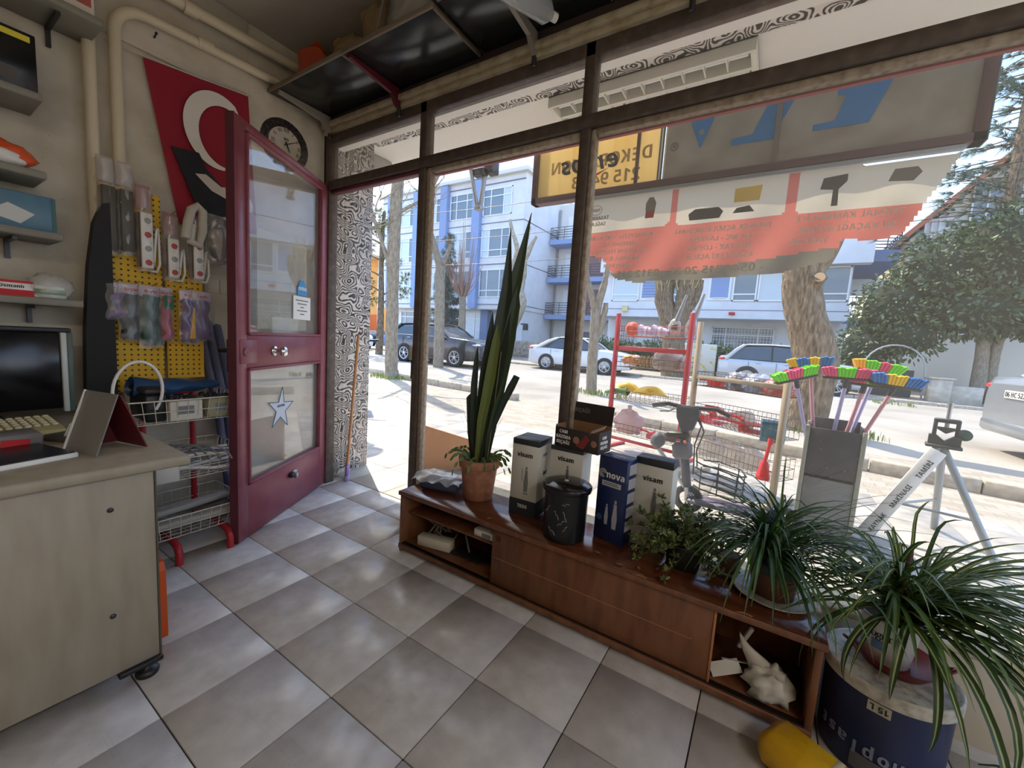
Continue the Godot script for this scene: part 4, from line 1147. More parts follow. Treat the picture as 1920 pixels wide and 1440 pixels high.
func wire_basket(parent: Node, c: Vector3, w: float, d: float, h: float, m: Material, nx := 10, nz := 9, flare := 0.03) -> void:
	# w along x, d along z
	var s := sh()
	for k in 3:
		var y := c.y + h * k / 2.0
		var f := flare * k / 2.0
		var q := [V(c.x - w * 0.5 - f, y, c.z - d * 0.5 - f), V(c.x + w * 0.5 + f, y, c.z - d * 0.5 - f), V(c.x + w * 0.5 + f, y, c.z + d * 0.5 + f), V(c.x - w * 0.5 - f, y, c.z + d * 0.5 + f)]
		for i in 4: s.bar(q[i], q[(i + 1) % 4], 0.004 if k == 2 else 0.0025, 5)
	for i in nx + 1:
		var x := lerpf(-w * 0.5, w * 0.5, float(i) / nx)
		var xo := x * (1.0 + 2.0 * flare / w)
		s.bar(V(c.x + x, c.y, c.z - d * 0.5), V(c.x + x, c.y, c.z + d * 0.5), 0.002, 4)
		for sg in [-1.0, 1.0]: s.bar(V(c.x + x, c.y, c.z + sg * d * 0.5), V(c.x + xo, c.y + h, c.z + sg * (d * 0.5 + flare)), 0.002, 4)
	for i in nz + 1:
		var z := lerpf(-d * 0.5, d * 0.5, float(i) / nz)
		var zo := z * (1.0 + 2.0 * flare / d)
		s.bar(V(c.x - w * 0.5, c.y, c.z + z), V(c.x + w * 0.5, c.y, c.z + z), 0.002, 4)
		for sg in [-1.0, 1.0]: s.bar(V(c.x + sg * w * 0.5, c.y, c.z + z), V(c.x + sg * (w * 0.5 + flare), c.y + h, c.z + zo), 0.002, 4)
	part(parent, "wire_basket", s, m)


func build_basket_rack() -> void:
	var r := thing("basket_rack", "red tubular rack with three pale wire baskets behind the door", "rack", V(-2.54, 0, -0.82))
	var wm := mat("wire_cream", rgb(206, 200, 182), 0.4, {"metal": 0.2})
	var red := mat("rack_red", rgb(168, 36, 44), 0.4)
	for y in [0.69, 0.40, 0.115]: wire_basket(r, V(0, y, 0), 0.36, 0.44, 0.11, wm, 9, 11, 0.02)
	for s in [-0.13, 0.09]:
		part(r, "leg", sh().tube([V(-0.17, 0.09, s), V(0.18, 0.095, s), V(0.225, 0.085, s), V(0.245, 0.055, s), V(0.245, 0.0, s)], 0.017, 10), red)
		part(r, "upright", sh().tube([V(-0.2, 0.0, s), V(-0.2, 0.8, s)], 0.015, 8), red)
	part(r, "hanging_hook", sh().bar(V(-0.2, 0.78, -0.13), V(-0.2, 0.78, 0.09), 0.012, 8), red)
	# goods in the baskets
	var top := thing("blue_sleeve_bag", "blue plastic bag lying in the top wire basket", "bag", V(-2.55, 0.697, -0.78))
	part(top, "bag", sh().sheet(16, 20, func(u: float, v: float) -> Vector3:
		var a := TAU * u
		return wob(V(0.07 * cos(a) + 0.02 * sin(v * 5.0), 0.145 + (0.05 - 0.03 * v) * sin(a), 0.14 - v * 0.36), 0.006, 40.0, 2)), mat("bag_blue", rgb(42, 78, 120), 0.35))
	part(top, "yellow_tag", sh().span(V(0.066, 0.14, 0.0), V(0.072, 0.16, 0.03)), mats.label_yellow)
	var tray := thing("dark_case", "black case in the corner of the top wire basket", "case", V(-2.50, 0.697, -0.70))
	part(tray, "case_body", sh().span(V(-0.09, 0.0, -0.03), V(0.12, 0.13, 0.055), 0.01), mats.black_plastic)
	part(tray, "case_lid", sh().span(V(-0.092, 0.13, -0.032), V(0.122, 0.16, 0.057), 0.01), mats.dark_plastic)
	for q in [[-0.795, "white carton with printed label in the top wire basket"], [-0.95, "greenish carton at the door end of the top wire basket"]]:
		var b := thing("fitting_carton", q[1], "box", V(-2.43, 0.697, q[0]), 0, "open cartons in the top basket")
		part(b, "carton", sh().span(V(-0.1, 0, -0.065), V(0.075, 0.095, 0.065), 0.002), mat("carton_pale", rgb(206, 200, 188), 0.7) if q[0] > -0.9 else mat("carton_olive", rgb(150, 146, 116), 0.7))
		part(b, "label_print", sh().span(V(0.0755, 0.03, -0.03), V(0.0765, 0.07, 0.035)), mats.grey_ink)
		var bits := sh()
		for i in 12: bits.ball(V(rng.randf_range(-0.08, 0.06), 0.1, rng.randf_range(-0.05, 0.05)), V(0.014, 0.012, 0.014), 6, 4)
		part(b, "fittings", bits, mats.dark_steel)
	var hoop := thing("cable_hoop", "white cable bent into a tall hoop behind the desk", "cable", V(-2.36, 0, -0.60))
	var hp := []
	for i in 23:
		var a := lerpf(-0.75, 3.5, i / 22.0)
		hp.append(V(0.02 * sin(a), 0.85 + 0.135 * sin(a) * 1.0, -0.02 - 0.085 * cos(a)))
	part(hoop, "cable", sh().tube(hp, 0.0065, 8), mats.white_plastic)
	# bundles of white cables in the middle basket
	for k in 9:
		var pts := []
		var y0 := 0.412 + 0.012 * (k % 4) + rng.randf() * 0.01
		var x0 := -2.66 + k * 0.032
		for i in 7: pts.append(V(x0 + 0.015 * sin(i * 1.1 + k), y0 + 0.02 + 0.02 * sin(i * 0.8 + k * 1.7), -0.66 - i * 0.066))
		solo("flexible_hose", sh().tube(pts, 0.009, 6), mats.white_plastic if k % 3 else mats.steel, ("white flexible supply hose lying %s in the middle wire basket" if k % 3 else "braided steel supply hose lying %s in the middle wire basket") % ["against the wall side", "second from the wall", "third from the wall", "fourth from the wall", "in the centre of the row", "just past the row centre", "third from the front rim", "second from the front rim", "along the front rim"][k], "hose", "supply hoses in the middle basket" if k % 3 else "braided hoses in the middle basket")
	for k in 4:
		var pts := []
		for i in 12:
			var a := PI * i / 11.0
			pts.append(V(-2.45 + 0.05 * k - 0.1 * cos(a * 0.6), 0.47 + 0.075 * sin(a) + k * 0.006, -0.66 - 0.1 * (1 - cos(a)) - 0.03 * k))
		solo("grey_cable", sh().tube(pts, 0.005, 6), mat("cable_grey", rgb(120, 122, 124), 0.5), ["rearmost thin grey cable arching over the middle wire basket", "second thin grey cable arching over the middle wire basket", "third thin grey cable arching over the middle wire basket", "foremost thin grey cable arching over the middle wire basket"][k], "cable", "grey cables arching in the middle basket")
	solo("cable_carton", sh().span(V(-2.45, 0.407, -0.75), V(-2.33, 0.49, -0.655), 0.002), mats.carton_pale, "plain pale carton in the corner of the middle wire basket", "box")
	# long film packs in the lowest basket
	for k in 5:
		var b := thing("film_pack", ["film pack of strips against the wall side of the lowest basket", "film pack of strips second from the wall in the lowest basket", "middle film pack of strips in the lowest basket", "film pack of strips second from the front rim of the lowest basket", "film pack of strips along the front rim of the lowest basket"][k], "pack", V(-2.66 + k * 0.062, 0.122 + 0.03 * (k % 3), -0.86), rng.randf_range(-9, 9), "film packs in the lowest basket")
		part(b, "strip_stack", sh().span(V(-0.025, 0.0, -0.19), V(0.025, 0.028, 0.20), 0.004), mats.galvanised if k % 2 else mat("strip_pale", rgb(182, 178, 168), 0.6))
		part(b, "film", sh().sheet(6, 10, func(u: float, v: float) -> Vector3: return wob(V(-0.034 + 0.068 * u, 0.034 + 0.006 * sin(PI * u), -0.21 + 0.43 * v), 0.004, 50.0, k)), mats.film)


func build_top_shelf() -> void:
	var y := 2.62
	var und := mat("shelf_underside", rgb(34, 38, 38), 0.22)
	var edge := mat("shelf_edge", rgb(122, 108, 92), 0.6)
	var spans := [[-2.815, -2.07, 0.0], [-2.065, -1.42, 0.0], [-1.40, -0.72, 0.015], [-0.71, 0.4, 0.015]]
	var names := ["black board shelf over the door corner", "wide black board shelf over the first window pane", "black board shelf carrying the clear plastic bottle", "long black board shelf running out over the window"]
	for i in 4:
		var q: Array = spans[i]
		var s := thing("overhead_shelf", names[i], "shelf", V(0, y + q[2], 0), 0, "black shelves above the window")
		part(s, "board", sh().span(V(q[0], 0, -1.768), V(q[1], 0.018, -1.415), 0.002), und)
		part(s, "front_edge", sh().span(V(q[0], -0.002, -1.415), V(q[1], 0.022, -1.40), 0.003), edge)
		part(s, "end_edge", sh().span(V(q[1] - 0.012, -0.003, -1.76), V(q[1], 0.02, -1.415), 0.002), edge)
		var m := mat("bracket_grey", rgb(150, 142, 130), 0.5) if i % 2 == 0 else mat("bracket_red", rgb(92, 22, 36), 0.5)
		var bxp: float = [-2.72, -2.03, -1.10, -0.40][i]
		part(s, "bracket", sh().prism(PackedVector2Array([Vector2(1.42, -0.002), Vector2(1.42, -0.02), Vector2(1.70, -0.05), Vector2(1.735, -0.10), Vector2(1.765, -0.11), Vector2(1.765, -0.002)]), 0.022, Transform3D(Basis(V(0, 0, -1), V(0, 1, 0), V(1, 0, 0)), V(bxp, 0, 0))), m)
		part(s, "bracket_foot", sh().span(V(bxp - 0.01, -0.15, -1.772), V(bxp + 0.01, -0.02, -1.755), 0.002), mats.dark_steel)
	var o := thing("orange_pouch", "orange fabric pouch on the shelf above the door corner", "pouch", V(-2.45, y + 0.018, -1.50))
	part(o, "pouch", sh().sheet(16, 14, func(u: float, v: float) -> Vector3:
		var a := TAU * u
		var k := 1.0 - 0.35 * v
		return wob(V(0.16 * cos(a) * k - 0.06 * v, v * 0.17, 0.07 * sin(a) * k), 0.006, 30.0, 4)), mat("pouch_orange", rgb(178, 72, 44), 0.8))
	part(o, "top_fold", sh().sheet(8, 4, func(u: float, v: float) -> Vector3: return wob(V(-0.16 + 0.2 * u, 0.165 + 0.03 * v, -0.03 + 0.06 * v), 0.006, 30.0, 5)), mats.pouch_orange)
	for q in [[-2.13, 0.10, "ochre cloth bundle beside the orange pouch"], [-1.90, 0.16, "taller ochre cloth bundle on the overhead shelf"]]:
		var b := thing("cloth_bundle", q[2], "bundle", V(q[0], y + 0.018, -1.52), 0, "cloth bundles on the overhead shelf")
		part(b, "cloth", crumple(V(0, q[1] * 0.6, 0), V(0.12, q[1] * 0.8, 0.08), int(q[1] * 100), 0.5), mat("cloth_ochre", rgb(128, 108, 76), 0.9))
		part(b, "knot", crumple(V(-0.08, q[1] * 1.1, 0.03), V(0.035, 0.045, 0.03), 5, 0.4), mats.cloth_ochre)
	var pb := thing("plastic_bag", "grey white plastic bag flopping over the overhead shelf edge", "bag", V(-1.66, y + 0.018, -1.50))
	part(pb, "bag", crumple(V(0, 0.09, 0), V(0.13, 0.12, 0.09), 23, 0.6), mat("bag_grey", rgb(150, 146, 140), 0.5, {"back": Color(0.3, 0.3, 0.3)}))
	part(pb, "loose_handle", sh().sheet(4, 10, func(u: float, v: float) -> Vector3: return V(-0.16 + 0.05 * u + 0.12 * v, 0.02 + 0.16 * sin(v * 2.4) , 0.08 + 0.02 * u)), mats.bag_grey)
	var db := thing("dark_bag", "dark plastic bag behind the grey one on the overhead shelf", "bag", V(-1.36, y + 0.033, -1.55))
	part(db, "bag", crumple(V(0, 0.11, 0), V(0.14, 0.15, 0.1), 29, 0.5), mat("bag_dark", rgb(60, 56, 54), 0.5))
	part(db, "knot", crumple(V(0.02, 0.26, 0.0), V(0.03, 0.05, 0.03), 3, 0.4), mats.bag_dark)
	# clear bottle under its shelf lip
	var cb := thing("clear_bottle", "clear plastic bottle hanging under the overhead shelf", "bottle", V(-1.02, 2.58, -1.50), 65.0)
	part(cb, "bottle_body", sh().tube([V(-0.17, 0, 0), V(-0.165, 0, 0), V(-0.10, 0, 0), V(0.13, 0, 0), V(0.16, 0, 0)], [0.030, 0.042, 0.045, 0.045, 0.02], 18), mat("bottle_clear", rgb(220, 226, 226), 0.1, {"alpha": 0.3}))
	part(cb, "rib", sh().tube([V(-0.02, 0.03, 0.034), V(0.12, 0.03, 0.034)], 0.004, 6), mats.white_plastic)
	part(cb, "cap", sh().tube([V(0.16, 0, 0), V(0.185, 0, 0)], 0.019, 14), mats.white_plastic)


func build_cabinet() -> void:
	var wood_tex := ramp_tex("wood", 71, 0.015, [[0.0, rgb(92, 54, 34)], [0.4, rgb(110, 68, 43)], [0.55, rgb(120, 76, 49)], [1.0, rgb(132, 88, 59)]], 256, 256, 5)
	var wood := mat("walnut", Color.WHITE, 0.42, {"tex": wood_tex, "scale": Vector3(3.0, 0.8, 3.0)})
	var top := mat("walnut_top", rgb(216, 190, 180), 0.16, {"tex": wood_tex, "scale": Vector3(0.8, 3.0, 5.0), "coat": 0.4, "coat_rough": 0.15})
	var dark := wood
	var pale := mat("walnut_edge", rgb(176, 118, 74), 0.5)
	var c := thing("low_cabinet", "low brown wooden cabinet with a sliding door under the shop window", "cabinet")
	part(c, "top_board", sh().span(V(-1.60, 0.322, -1.782), V(0.245, 0.34, -1.47), 0.003), top)
	part(c, "front_lip", sh().span(V(-1.60, 0.318, -1.472), V(0.245, 0.341, -1.466), 0.002), wood)
	part(c, "side_panel", sh().span(V(-1.592, 0.0, -1.78), V(-1.574, 0.322, -1.475), 0.002), wood)
	part(c, "side_panel", sh().span(V(0.217, 0.0, -1.78), V(0.238, 0.322, -1.475), 0.002), wood)
	part(c, "bottom_board", sh().span(V(-1.574, 0.035, -1.78), V(0.217, 0.05, -1.475), 0.002), dark)
	part(c, "back_panel", sh().span(V(-1.574, 0.05, -1.782), V(0.217, 0.322, -1.774)), dark)
	part(c, "plinth", sh().span(V(-1.574, 0.0, -1.51), V(0.217, 0.035, -1.495)), mat("plinth_dark", rgb(58, 42, 34), 0.6))
	part(c, "bottom_rail", sh().span(V(-1.592, 0.02, -1.49), V(0.238, 0.046, -1.468), 0.002), wood)
	part(c, "divider", sh().span(V(-0.99, 0.05, -1.77), V(-0.975, 0.322, -1.50), 0.001), dark)
	part(c, "divider", sh().span(V(-0.075, 0.05, -1.77), V(-0.06, 0.322, -1.50), 0.001), dark)
	part(c, "inner_shelf", sh().span(V(-1.574, 0.208, -1.77), V(-0.99, 0.218, -1.52), 0.001), dark)
	var d := part(c, "sliding_door", sh().span(V(-0.985, 0.05, -1.495), V(-0.06, 0.316, -1.481), 0.002), wood)
	part(d, "door_edge", sh().span(V(-0.06, 0.05, -1.497), V(-0.052, 0.316, -1.479), 0.001), pale)
	part(d, "finger_slot", sh().span(V(-0.962, 0.262, -1.483), V(-0.955, 0.288, -1.4795)).span(V(-0.948, 0.262, -1.483), V(-0.941, 0.288, -1.4795)), mat("slot_dark", rgb(70, 30, 22), 0.7))
	part(d, "scratch", sh().span(V(-0.97, 0.178, -1.4812), V(-0.12, 0.181, -1.4803)), mat("scratch", rgb(166, 112, 78), 0.5))
	part(c, "track", sh().span(V(-1.574, 0.046, -1.50), V(0.217, 0.05, -1.474)), mats.plinth_dark)
	for q in [[-0.36, 0.01], [-0.02, 0.022]]:
		part(c, "chipped_veneer", sh().prism(PackedVector2Array([Vector2(0, 0), Vector2(0.03, 0.004), Vector2(0.045, 0.0), Vector2(0.05, 0.008), Vector2(0.02, 0.012)]), 0.001, Transform3D(Basis(Vector3.RIGHT, -PI / 2), V(q[0] + 0.02, 0.3405, -1.475))), pale)
	# contents of the open bays
	var sk := thing("socket_block", "white four way socket block in the open bay of the cabinet", "socket block", V(-1.40, 0.05, -1.56), 12.0)
	part(sk, "block", sh().span(V(-0.1, 0, -0.03), V(0.1, 0.055, 0.03), 0.005), mat("block_white", rgb(196, 190, 172), 0.5))
	part(sk, "cord", sh().tube([V(-0.08, 0.03, -0.04), V(-0.02, 0.12, -0.06), V(0.05, 0.09, -0.05), V(0.12, 0.13, -0.08), V(0.16, 0.05, -0.05), V(0.2, 0.02, 0.0)], 0.006, 6), mat("cord_grey", rgb(120, 112, 104), 0.6))
	var cc := thing("cable_tangle", "tangle of grey cable behind the socket block", "cable", V(-1.43, 0.05, -1.66))
	var pts := []
	for i in 40: pts.append(V(0.11 * sin(i * 0.9) * cos(i * 0.23), 0.03 + 0.055 * (1.0 + sin(i * 0.57)), 0.045 * cos(i * 0.8)))
	part(cc, "cable", sh().tube(pts, 0.006, 6), mats.cord_grey)
	var wp := thing("white_packet", "small white packet on the inner shelf of the cabinet", "packet", V(-1.06, 0.218, -1.56))
	part(wp, "packet", sh().span(V(-0.07, 0, -0.03), V(0.05, 0.035, 0.03), 0.004), mats.white_plastic)
	part(wp, "grey_print", sh().span(V(-0.02, 0.006, 0.03), V(0.03, 0.026, 0.0312)), mats.grey_ink)
	solo("dark_scraps", sh().span(V(-1.3, 0.05, -1.68), V(-1.12, 0.06, -1.56), 0.003).box(V(-1.1, 0.066, -1.6), V(0.14, 0.006, 0.05), Basis(Vector3.UP, 0.4)), mats.black_plastic, "thin black offcuts on the floor of the open bay", "offcut")
	var wb := thing("white_bag", "crumpled white plastic bag in the bay at the barrel end", "bag", V(0.12, 0.05, -1.56))
	part(wb, "bag", crumple(V(0.0, 0.045, 0.02), V(0.07, 0.055, 0.055), 41, 0.6), mat("bag_white", rgb(206, 202, 192), 0.5, {"back": Color(0.3, 0.3, 0.3)}))
	part(wb, "bag_neck", sh().sheet(10, 10, func(u: float, v: float) -> Vector3: return wob(V(-0.015 - 0.085 * v + 0.05 * (1.0 - v) * cos(TAU * u), 0.06 + 0.12 * v, 0.0 + 0.03 * (1.0 - v) * sin(TAU * u)), 0.006, 40.0, 2)), mats.bag_white)
	var pp := thing("paper_scraps", "loose white paper scraps beside the white bag", "paper", V(-0.01, 0.05, -1.55))
	part(pp, "scrap", sh().box(V(0.0, 0.03, 0.0), V(0.10, 0.002, 0.05), Basis.from_euler(V(0.3, 0.5, 0.4))), mats.white_paper)
	part(pp, "scrap", sh().box(V(0.03, 0.05, -0.03), V(0.09, 0.002, 0.02), Basis.from_euler(V(-0.4, 0.2, 0.1))), mats.white_paper)
	part(pp, "scrap", sh().box(V(0.05, 0.13, -0.06), V(0.012, 0.10, 0.01), Basis.from_euler(V(0.2, 0.2, -0.3))), mats.white_paper)


func carton(called: String, label: String, at: Vector3, yaw: float, s: Vector3, m: Material, cap: Material, cap_h: float) -> Node3D:
	var b := thing(called, label, "box", at, yaw)
	part(b, "carton", sh().span(V(-s.x * 0.5, 0, -s.z), V(s.x * 0.5, s.y - cap_h, 0), 0.0015), m)
	var top := part(b, "lid", sh().span(V(-s.x * 0.5, s.y - cap_h, -s.z), V(s.x * 0.5, s.y, 0), 0.0015), cap)
	part(top, "lid_seam", sh().span(V(-s.x * 0.5 + 0.004, s.y, -s.z * 0.5 - 0.001), V(s.x * 0.5 - 0.004, s.y + 0.0006, -s.z * 0.5 + 0.001)), mats.ink)
	return b


func blender_print(parent: Node, x: float, y: float, z: float, k: float, m: Material) -> void:
	var s := sh()
	s.prism(PackedVector2Array([Vector2(-0.006, 0.0), Vector2(0.006, 0.0), Vector2(0.008, 0.03), Vector2(0.0045, 0.062), Vector2(0.005, 0.07), Vector2(-0.005, 0.07), Vector2(-0.0045, 0.062), Vector2(-0.008, 0.03)]), 0.001, Transform3D(Basis.from_scale(V(k, k, 1)), V(x, y, z)))
	s.prism(PackedVector2Array([Vector2(-0.003, 0.072), Vector2(0.003, 0.072), Vector2(0.003, 0.082), Vector2(-0.003, 0.082)]), 0.001, Transform3D(Basis.from_scale(V(k, k, 1)), V(x, y, z)))
	part(parent, "product_print", s, m)


func build_cabinet_goods() -> void:
	var T := 0.341
	var vw := mat("visam_white", rgb(206, 204, 194), 0.45)
	var vd := mat("visam_dark", rgb(44, 50, 56), 0.45)
	var vk := mat("visam_print", rgb(120, 122, 122), 0.5)
	var b1 := carton("appliance_box", "white visam carton with a dark TEDS band, beside the snake plant", V(-0.93, T, -1.64), 3.0, V(0.142, 0.375, 0.15), vw, vd, 0.028)
	part(b1, "dark_band", sh().span(V(-0.0715, 0.0, -0.1505), V(0.0715, 0.078, 0.001)), vd)
	words(b1, "visam", 0.021, xf(V(0.0, 0.30, 0.0018)), mats.ink)
	words(b1, "TEDS", 0.016, xf(V(0.0, 0.045, 0.0018)), mats.white_ink)
	blender_print(b1, 0.012, 0.12, 0.0015, 1.5, vk)
	part(b1, "product_print", sh().span(V(-0.012, 0.17, 0.0), V(-0.009, 0.23, 0.0012)).span(V(0.0, 0.108, 0.0), V(0.025, 0.114, 0.0012)), vk)
	words(b1, "YEDS", 0.014, xf(V(0.0722, 0.30, -0.07), 90), vk)
	words(b1, "in1", 0.02, xf(V(0.0722, 0.21, -0.08), 90), mats.ink)
	var b2 := carton("appliance_box", "white visam carton behind the black bin", V(-0.745, T, -1.70), 0.0, V(0.165, 0.36, 0.112), vw, vd, 0.02)
	words(b2, "visam", 0.021, xf(V(0.0, 0.305, 0.0018)), mats.ink)
	blender_print(b2, 0.012, 0.17, 0.0015, 1.3, vk)
	# open display carton on top
	var kc := thing("display_carton", "open brown display carton of pumpkin knives on top of a white box", "carton", V(-0.70, T + 0.362, -1.69), -8.0)
	var cb := mat("carton_brown", rgb(150, 112, 78), 0.8)
	var cd := mat("carton_dark_print", rgb(52, 42, 40), 0.6)
	part(kc, "front_wall", sh().span(V(-0.115, 0, -0.003), V(0.115, 0.092, 0.0), 0.001), cd)
	part(kc, "side_wall", sh().span(V(-0.115, 0, -0.115), V(-0.112, 0.10, -0.003)), cb)
	part(kc, "side_wall", sh().span(V(0.112, 0, -0.115), V(0.115, 0.10, -0.003)), cd)
	part(kc, "back_wall", sh().span(V(-0.115, 0, -0.118), V(0.115, 0.115, -0.115)), cb)
	part(kc, "base", sh().span(V(-0.112, 0, -0.115), V(0.112, 0.003, -0.003)), cb)
	var lid := part(kc, "raised_flap", sh().box(V(0.0, 0.158, -0.122), V(0.23, 0.09, 0.003), Basis(Vector3.RIGHT, deg_to_rad(-8))), cd)
	words(lid, "BIÇAĞI", 0.018, Transform3D(Basis(Vector3.RIGHT, deg_to_rad(-8)), V(-0.05, 0.165, -0.1195)), vk)
	part(kc, "side_flap", sh().box(V(0.09, 0.105, -0.03), V(0.07, 0.002, 0.05), Basis.from_euler(V(0.1, 0.3, 0.5))), mat("carton_pink", rgb(206, 176, 164), 0.8))
	words(kc, "CAM\nKAZIMA\nBIÇAĞI", 0.015, xf(V(-0.068, 0.048, 0.0012)), mats.white_ink)
	part(kc, "red_print", sh().prism(PackedVector2Array([Vector2(-0.02, 0.01), Vector2(0.02, 0.0), Vector2(0.05, 0.05), Vector2(0.03, 0.07), Vector2(0.0, 0.03)]), 0.001, xf(V(0.02, 0.01, 0.0008))), mat("print_red", rgb(140, 52, 48), 0.6))
	part(kc, "fruit_print", sh().lathe([Vector2(0, 0.0006), Vector2(0.017, 0.0)], 16, Transform3D(Basis(Vector3.RIGHT, PI / 2), V(0.002, 0.045, 0.001))).lathe([Vector2(0, 0.0006), Vector2(0.015, 0.0)], 16, Transform3D(Basis(Vector3.RIGHT, PI / 2), V(0.092, 0.045, 0.001))), mat("print_tan", rgb(160, 120, 96), 0.6))
	words(kc, "CAM\nKAZIMA\nBIÇAĞI", 0.013, xf(V(0.116, 0.05, -0.05), 90), mats.white_ink)
	# pedal bin
	var pb := thing("waste_bin", "small black round waste bin with a lid and pale marble veins", "bin", V(-0.68, T, -1.587))
	part(pb, "body", sh().lathe([Vector2(0, 0.0), Vector2(0.088, 0.0), Vector2(0.091, 0.004), Vector2(0.096, 0.215), Vector2(0.094, 0.22)], 36), mat("bin_black", rgb(20, 20, 22), 0.3))
	part(pb, "lid", sh().lathe([Vector2(0.098, 0.214), Vector2(0.108, 0.216), Vector2(0.109, 0.232), Vector2(0.103, 0.238), Vector2(0.09, 0.243), Vector2(0.06, 0.25), Vector2(0.0, 0.253)], 36), mat("bin_lid", rgb(24, 24, 26), 0.14))
	part(pb, "hinge", sh().span(V(-0.02, 0.19, -0.112), V(0.02, 0.235, -0.095), 0.004), mats.bin_black)
	part(pb, "lid_disc", sh().lathe([Vector2(0, 0.256), Vector2(0.009, 0.2555), Vector2(0.010, 0.252)], 14, xf(V(0.0, -0.001, 0.01))), mat("disc_silver", rgb(200, 200, 200), 0.3))
	var vein := sh()
	var seeds := [[0.25, 0.17, 0.08, 0.012], [-0.1, 0.14, 0.06, -0.03], [0.5, 0.10, -0.05, 0.05], [0.1, 0.08, 0.09, 0.03], [-0.4, 0.06, 0.1, -0.02], [0.35, 0.055, 0.05, 0.03], [-0.65, 0.12, 0.08, 0.04]]
	for q in seeds:
		var vp := []
		for i in 6:
			var a: float = q[0] + q[2] * 8.0 * i / 5.0 * 0.5
			var yy: float = q[1] + q[3] * i / 5.0 + 0.006 * sin(i * 2.3)
			var rr := 0.0915 + 0.0215 * yy
			vp.append(V(rr * sin(a), yy, rr * cos(a)))
		vein.tube(vp, 0.0011, 4)
	part(pb, "marble_vein", vein, mat("vein", rgb(176, 174, 170), 0.4))
	# nova box
	var nb := mat("nova_blue", rgb(34, 48, 92), 0.35)
	var n := carton("appliance_box", "dark blue nova blender carton with white lettering", V(-0.507, T, -1.655), -12.0, V(0.135, 0.372, 0.095), nb, nb, 0.004)
	words(n, "nova", 0.027, xf(V(0.016, 0.295, 0.0015)), mats.white_ink)
	var ring := sh()
	for r in [0.018, 0.012, 0.006]:
		var rp := []
		for i in 21: rp.append(V(-0.045 + r * cos(TAU * i / 24.0), 0.297 + r * sin(TAU * i / 24.0), 0.001))
		ring.tube(rp, 0.0011, 4)
	part(n, "logo_ring", ring, mats.white_ink)
	part(n, "pale_label", sh().span(V(-0.045, 0.244, 0), V(0.045, 0.266, 0.0012)), mat("nova_label", rgb(196, 196, 200), 0.5))
	for i in 2: part(n, "label_line", sh().span(V(-0.038, 0.258 - i * 0.007, 0.001), V(0.03 + 0.006 * i, 0.2605 - i * 0.007, 0.0016)), mats.ink)
	blender_print(n, 0.028, 0.065, 0.0012, 1.55, mat("nova_print", rgb(176, 178, 190), 0.4))
	blender_print(n, -0.012, 0.075, 0.0012, 1.1, mats.nova_print)
	part(n, "dial_print", sh().lathe([Vector2(0, 0.001), Vector2(0.014, 0.0006)], 16, Transform3D(Basis(Vector3.RIGHT, PI / 2), V(-0.045, 0.10, 0.0008))), mat("nova_mid", rgb(70, 84, 128), 0.4))
	for i in 5: part(n, "side_photo", sh().span(V(0.0675, 0.06 + i * 0.062, -0.08), V(0.0686, 0.105 + i * 0.062, -0.02)), mat("nova_photo", rgb(186, 188, 196), 0.4))
	words(n, "NOVA", 0.012, Transform3D(Basis(Vector3.RIGHT, -PI / 2), V(0.01, 0.3735, -0.04)), mats.nova_print)
	var b3 := carton("appliance_box", "white visam carton standing between the blue box and the shrub", V(-0.352, T, -1.715), -4.0, V(0.155, 0.385, 0.085), vw, vd, 0.03)
	words(b3, "visam", 0.021, xf(V(0.0, 0.30, 0.0018)), mats.ink)
	blender_print(b3, 0.012, 0.15, 0.0015, 1.4, vk)
	# film-wrapped pack at the door end
	var fp := thing("film_wrapped_pack", "shiny film wrapped pack of dark cloths at the door end of the cabinet", "pack", V(-1.47, T, -1.66), 18.0)
	part(fp, "cloth", sh().span(V(-0.10, 0.0, -0.07), V(0.12, 0.04, 0.075), 0.012), mat("cloth_navy", rgb(54, 60, 84), 0.8))
	part(fp, "film", sh().sheet(18, 12, func(u: float, v: float) -> Vector3: return wob(V(-0.14 + 0.28 * u, 0.05 + 0.018 * sin(PI * v) + 0.008 * sin(u * 23.0), -0.085 + 0.18 * v), 0.006, 55.0, 2)), mat("film_shiny", rgb(230, 232, 236), 0.08, {"alpha": 0.35}))
	# dry leaves on the cabinet top
	for q in [[-0.40, -1.50, "dry leaf at the cabinet edge before the blue box"], [-0.33, -1.52, "dry leaf at the cabinet edge between blue box and shrub"], [-0.27, -1.56, "dry leaf close to the shrub pot"], [-0.24, -1.50, "dry leaf at the cabinet edge before the shrub"], [-1.02, -1.50, "dry leaf at the cabinet edge below the first white carton"], [-0.50, -1.53, "dry leaf lying right under the blue box front"]]:
		solo("dry_leaf", sh().sheet(3, 5, func(u: float, v: float) -> Vector3: return V((u - 0.5) * 0.014 * sin(PI * (0.1 + 0.85 * v)), 0.004 + 0.005 * absf(u - 0.5), (v - 0.5) * 0.03)), mat("dry_leaf", rgb(126, 92, 58), 0.8), q[2], "leaf", "dry leaves on the cabinet top", V(q[0], T, q[1]), rng.randf() * 360)
	# barrel, bowl, bucket, yellow canister
	var br := thing("paint_barrel", "dark blue paint drum standing upside down with a pale rim", "barrel", V(0.405, 0, -1.575))
	part(br, "drum", sh().lathe([Vector2(0.0, 0.002), Vector2(0.140, 0.002), Vector2(0.142, 0.012), Vector2(0.146, 0.255)], 48), mat("drum_blue", rgb(30, 40, 78), 0.4))
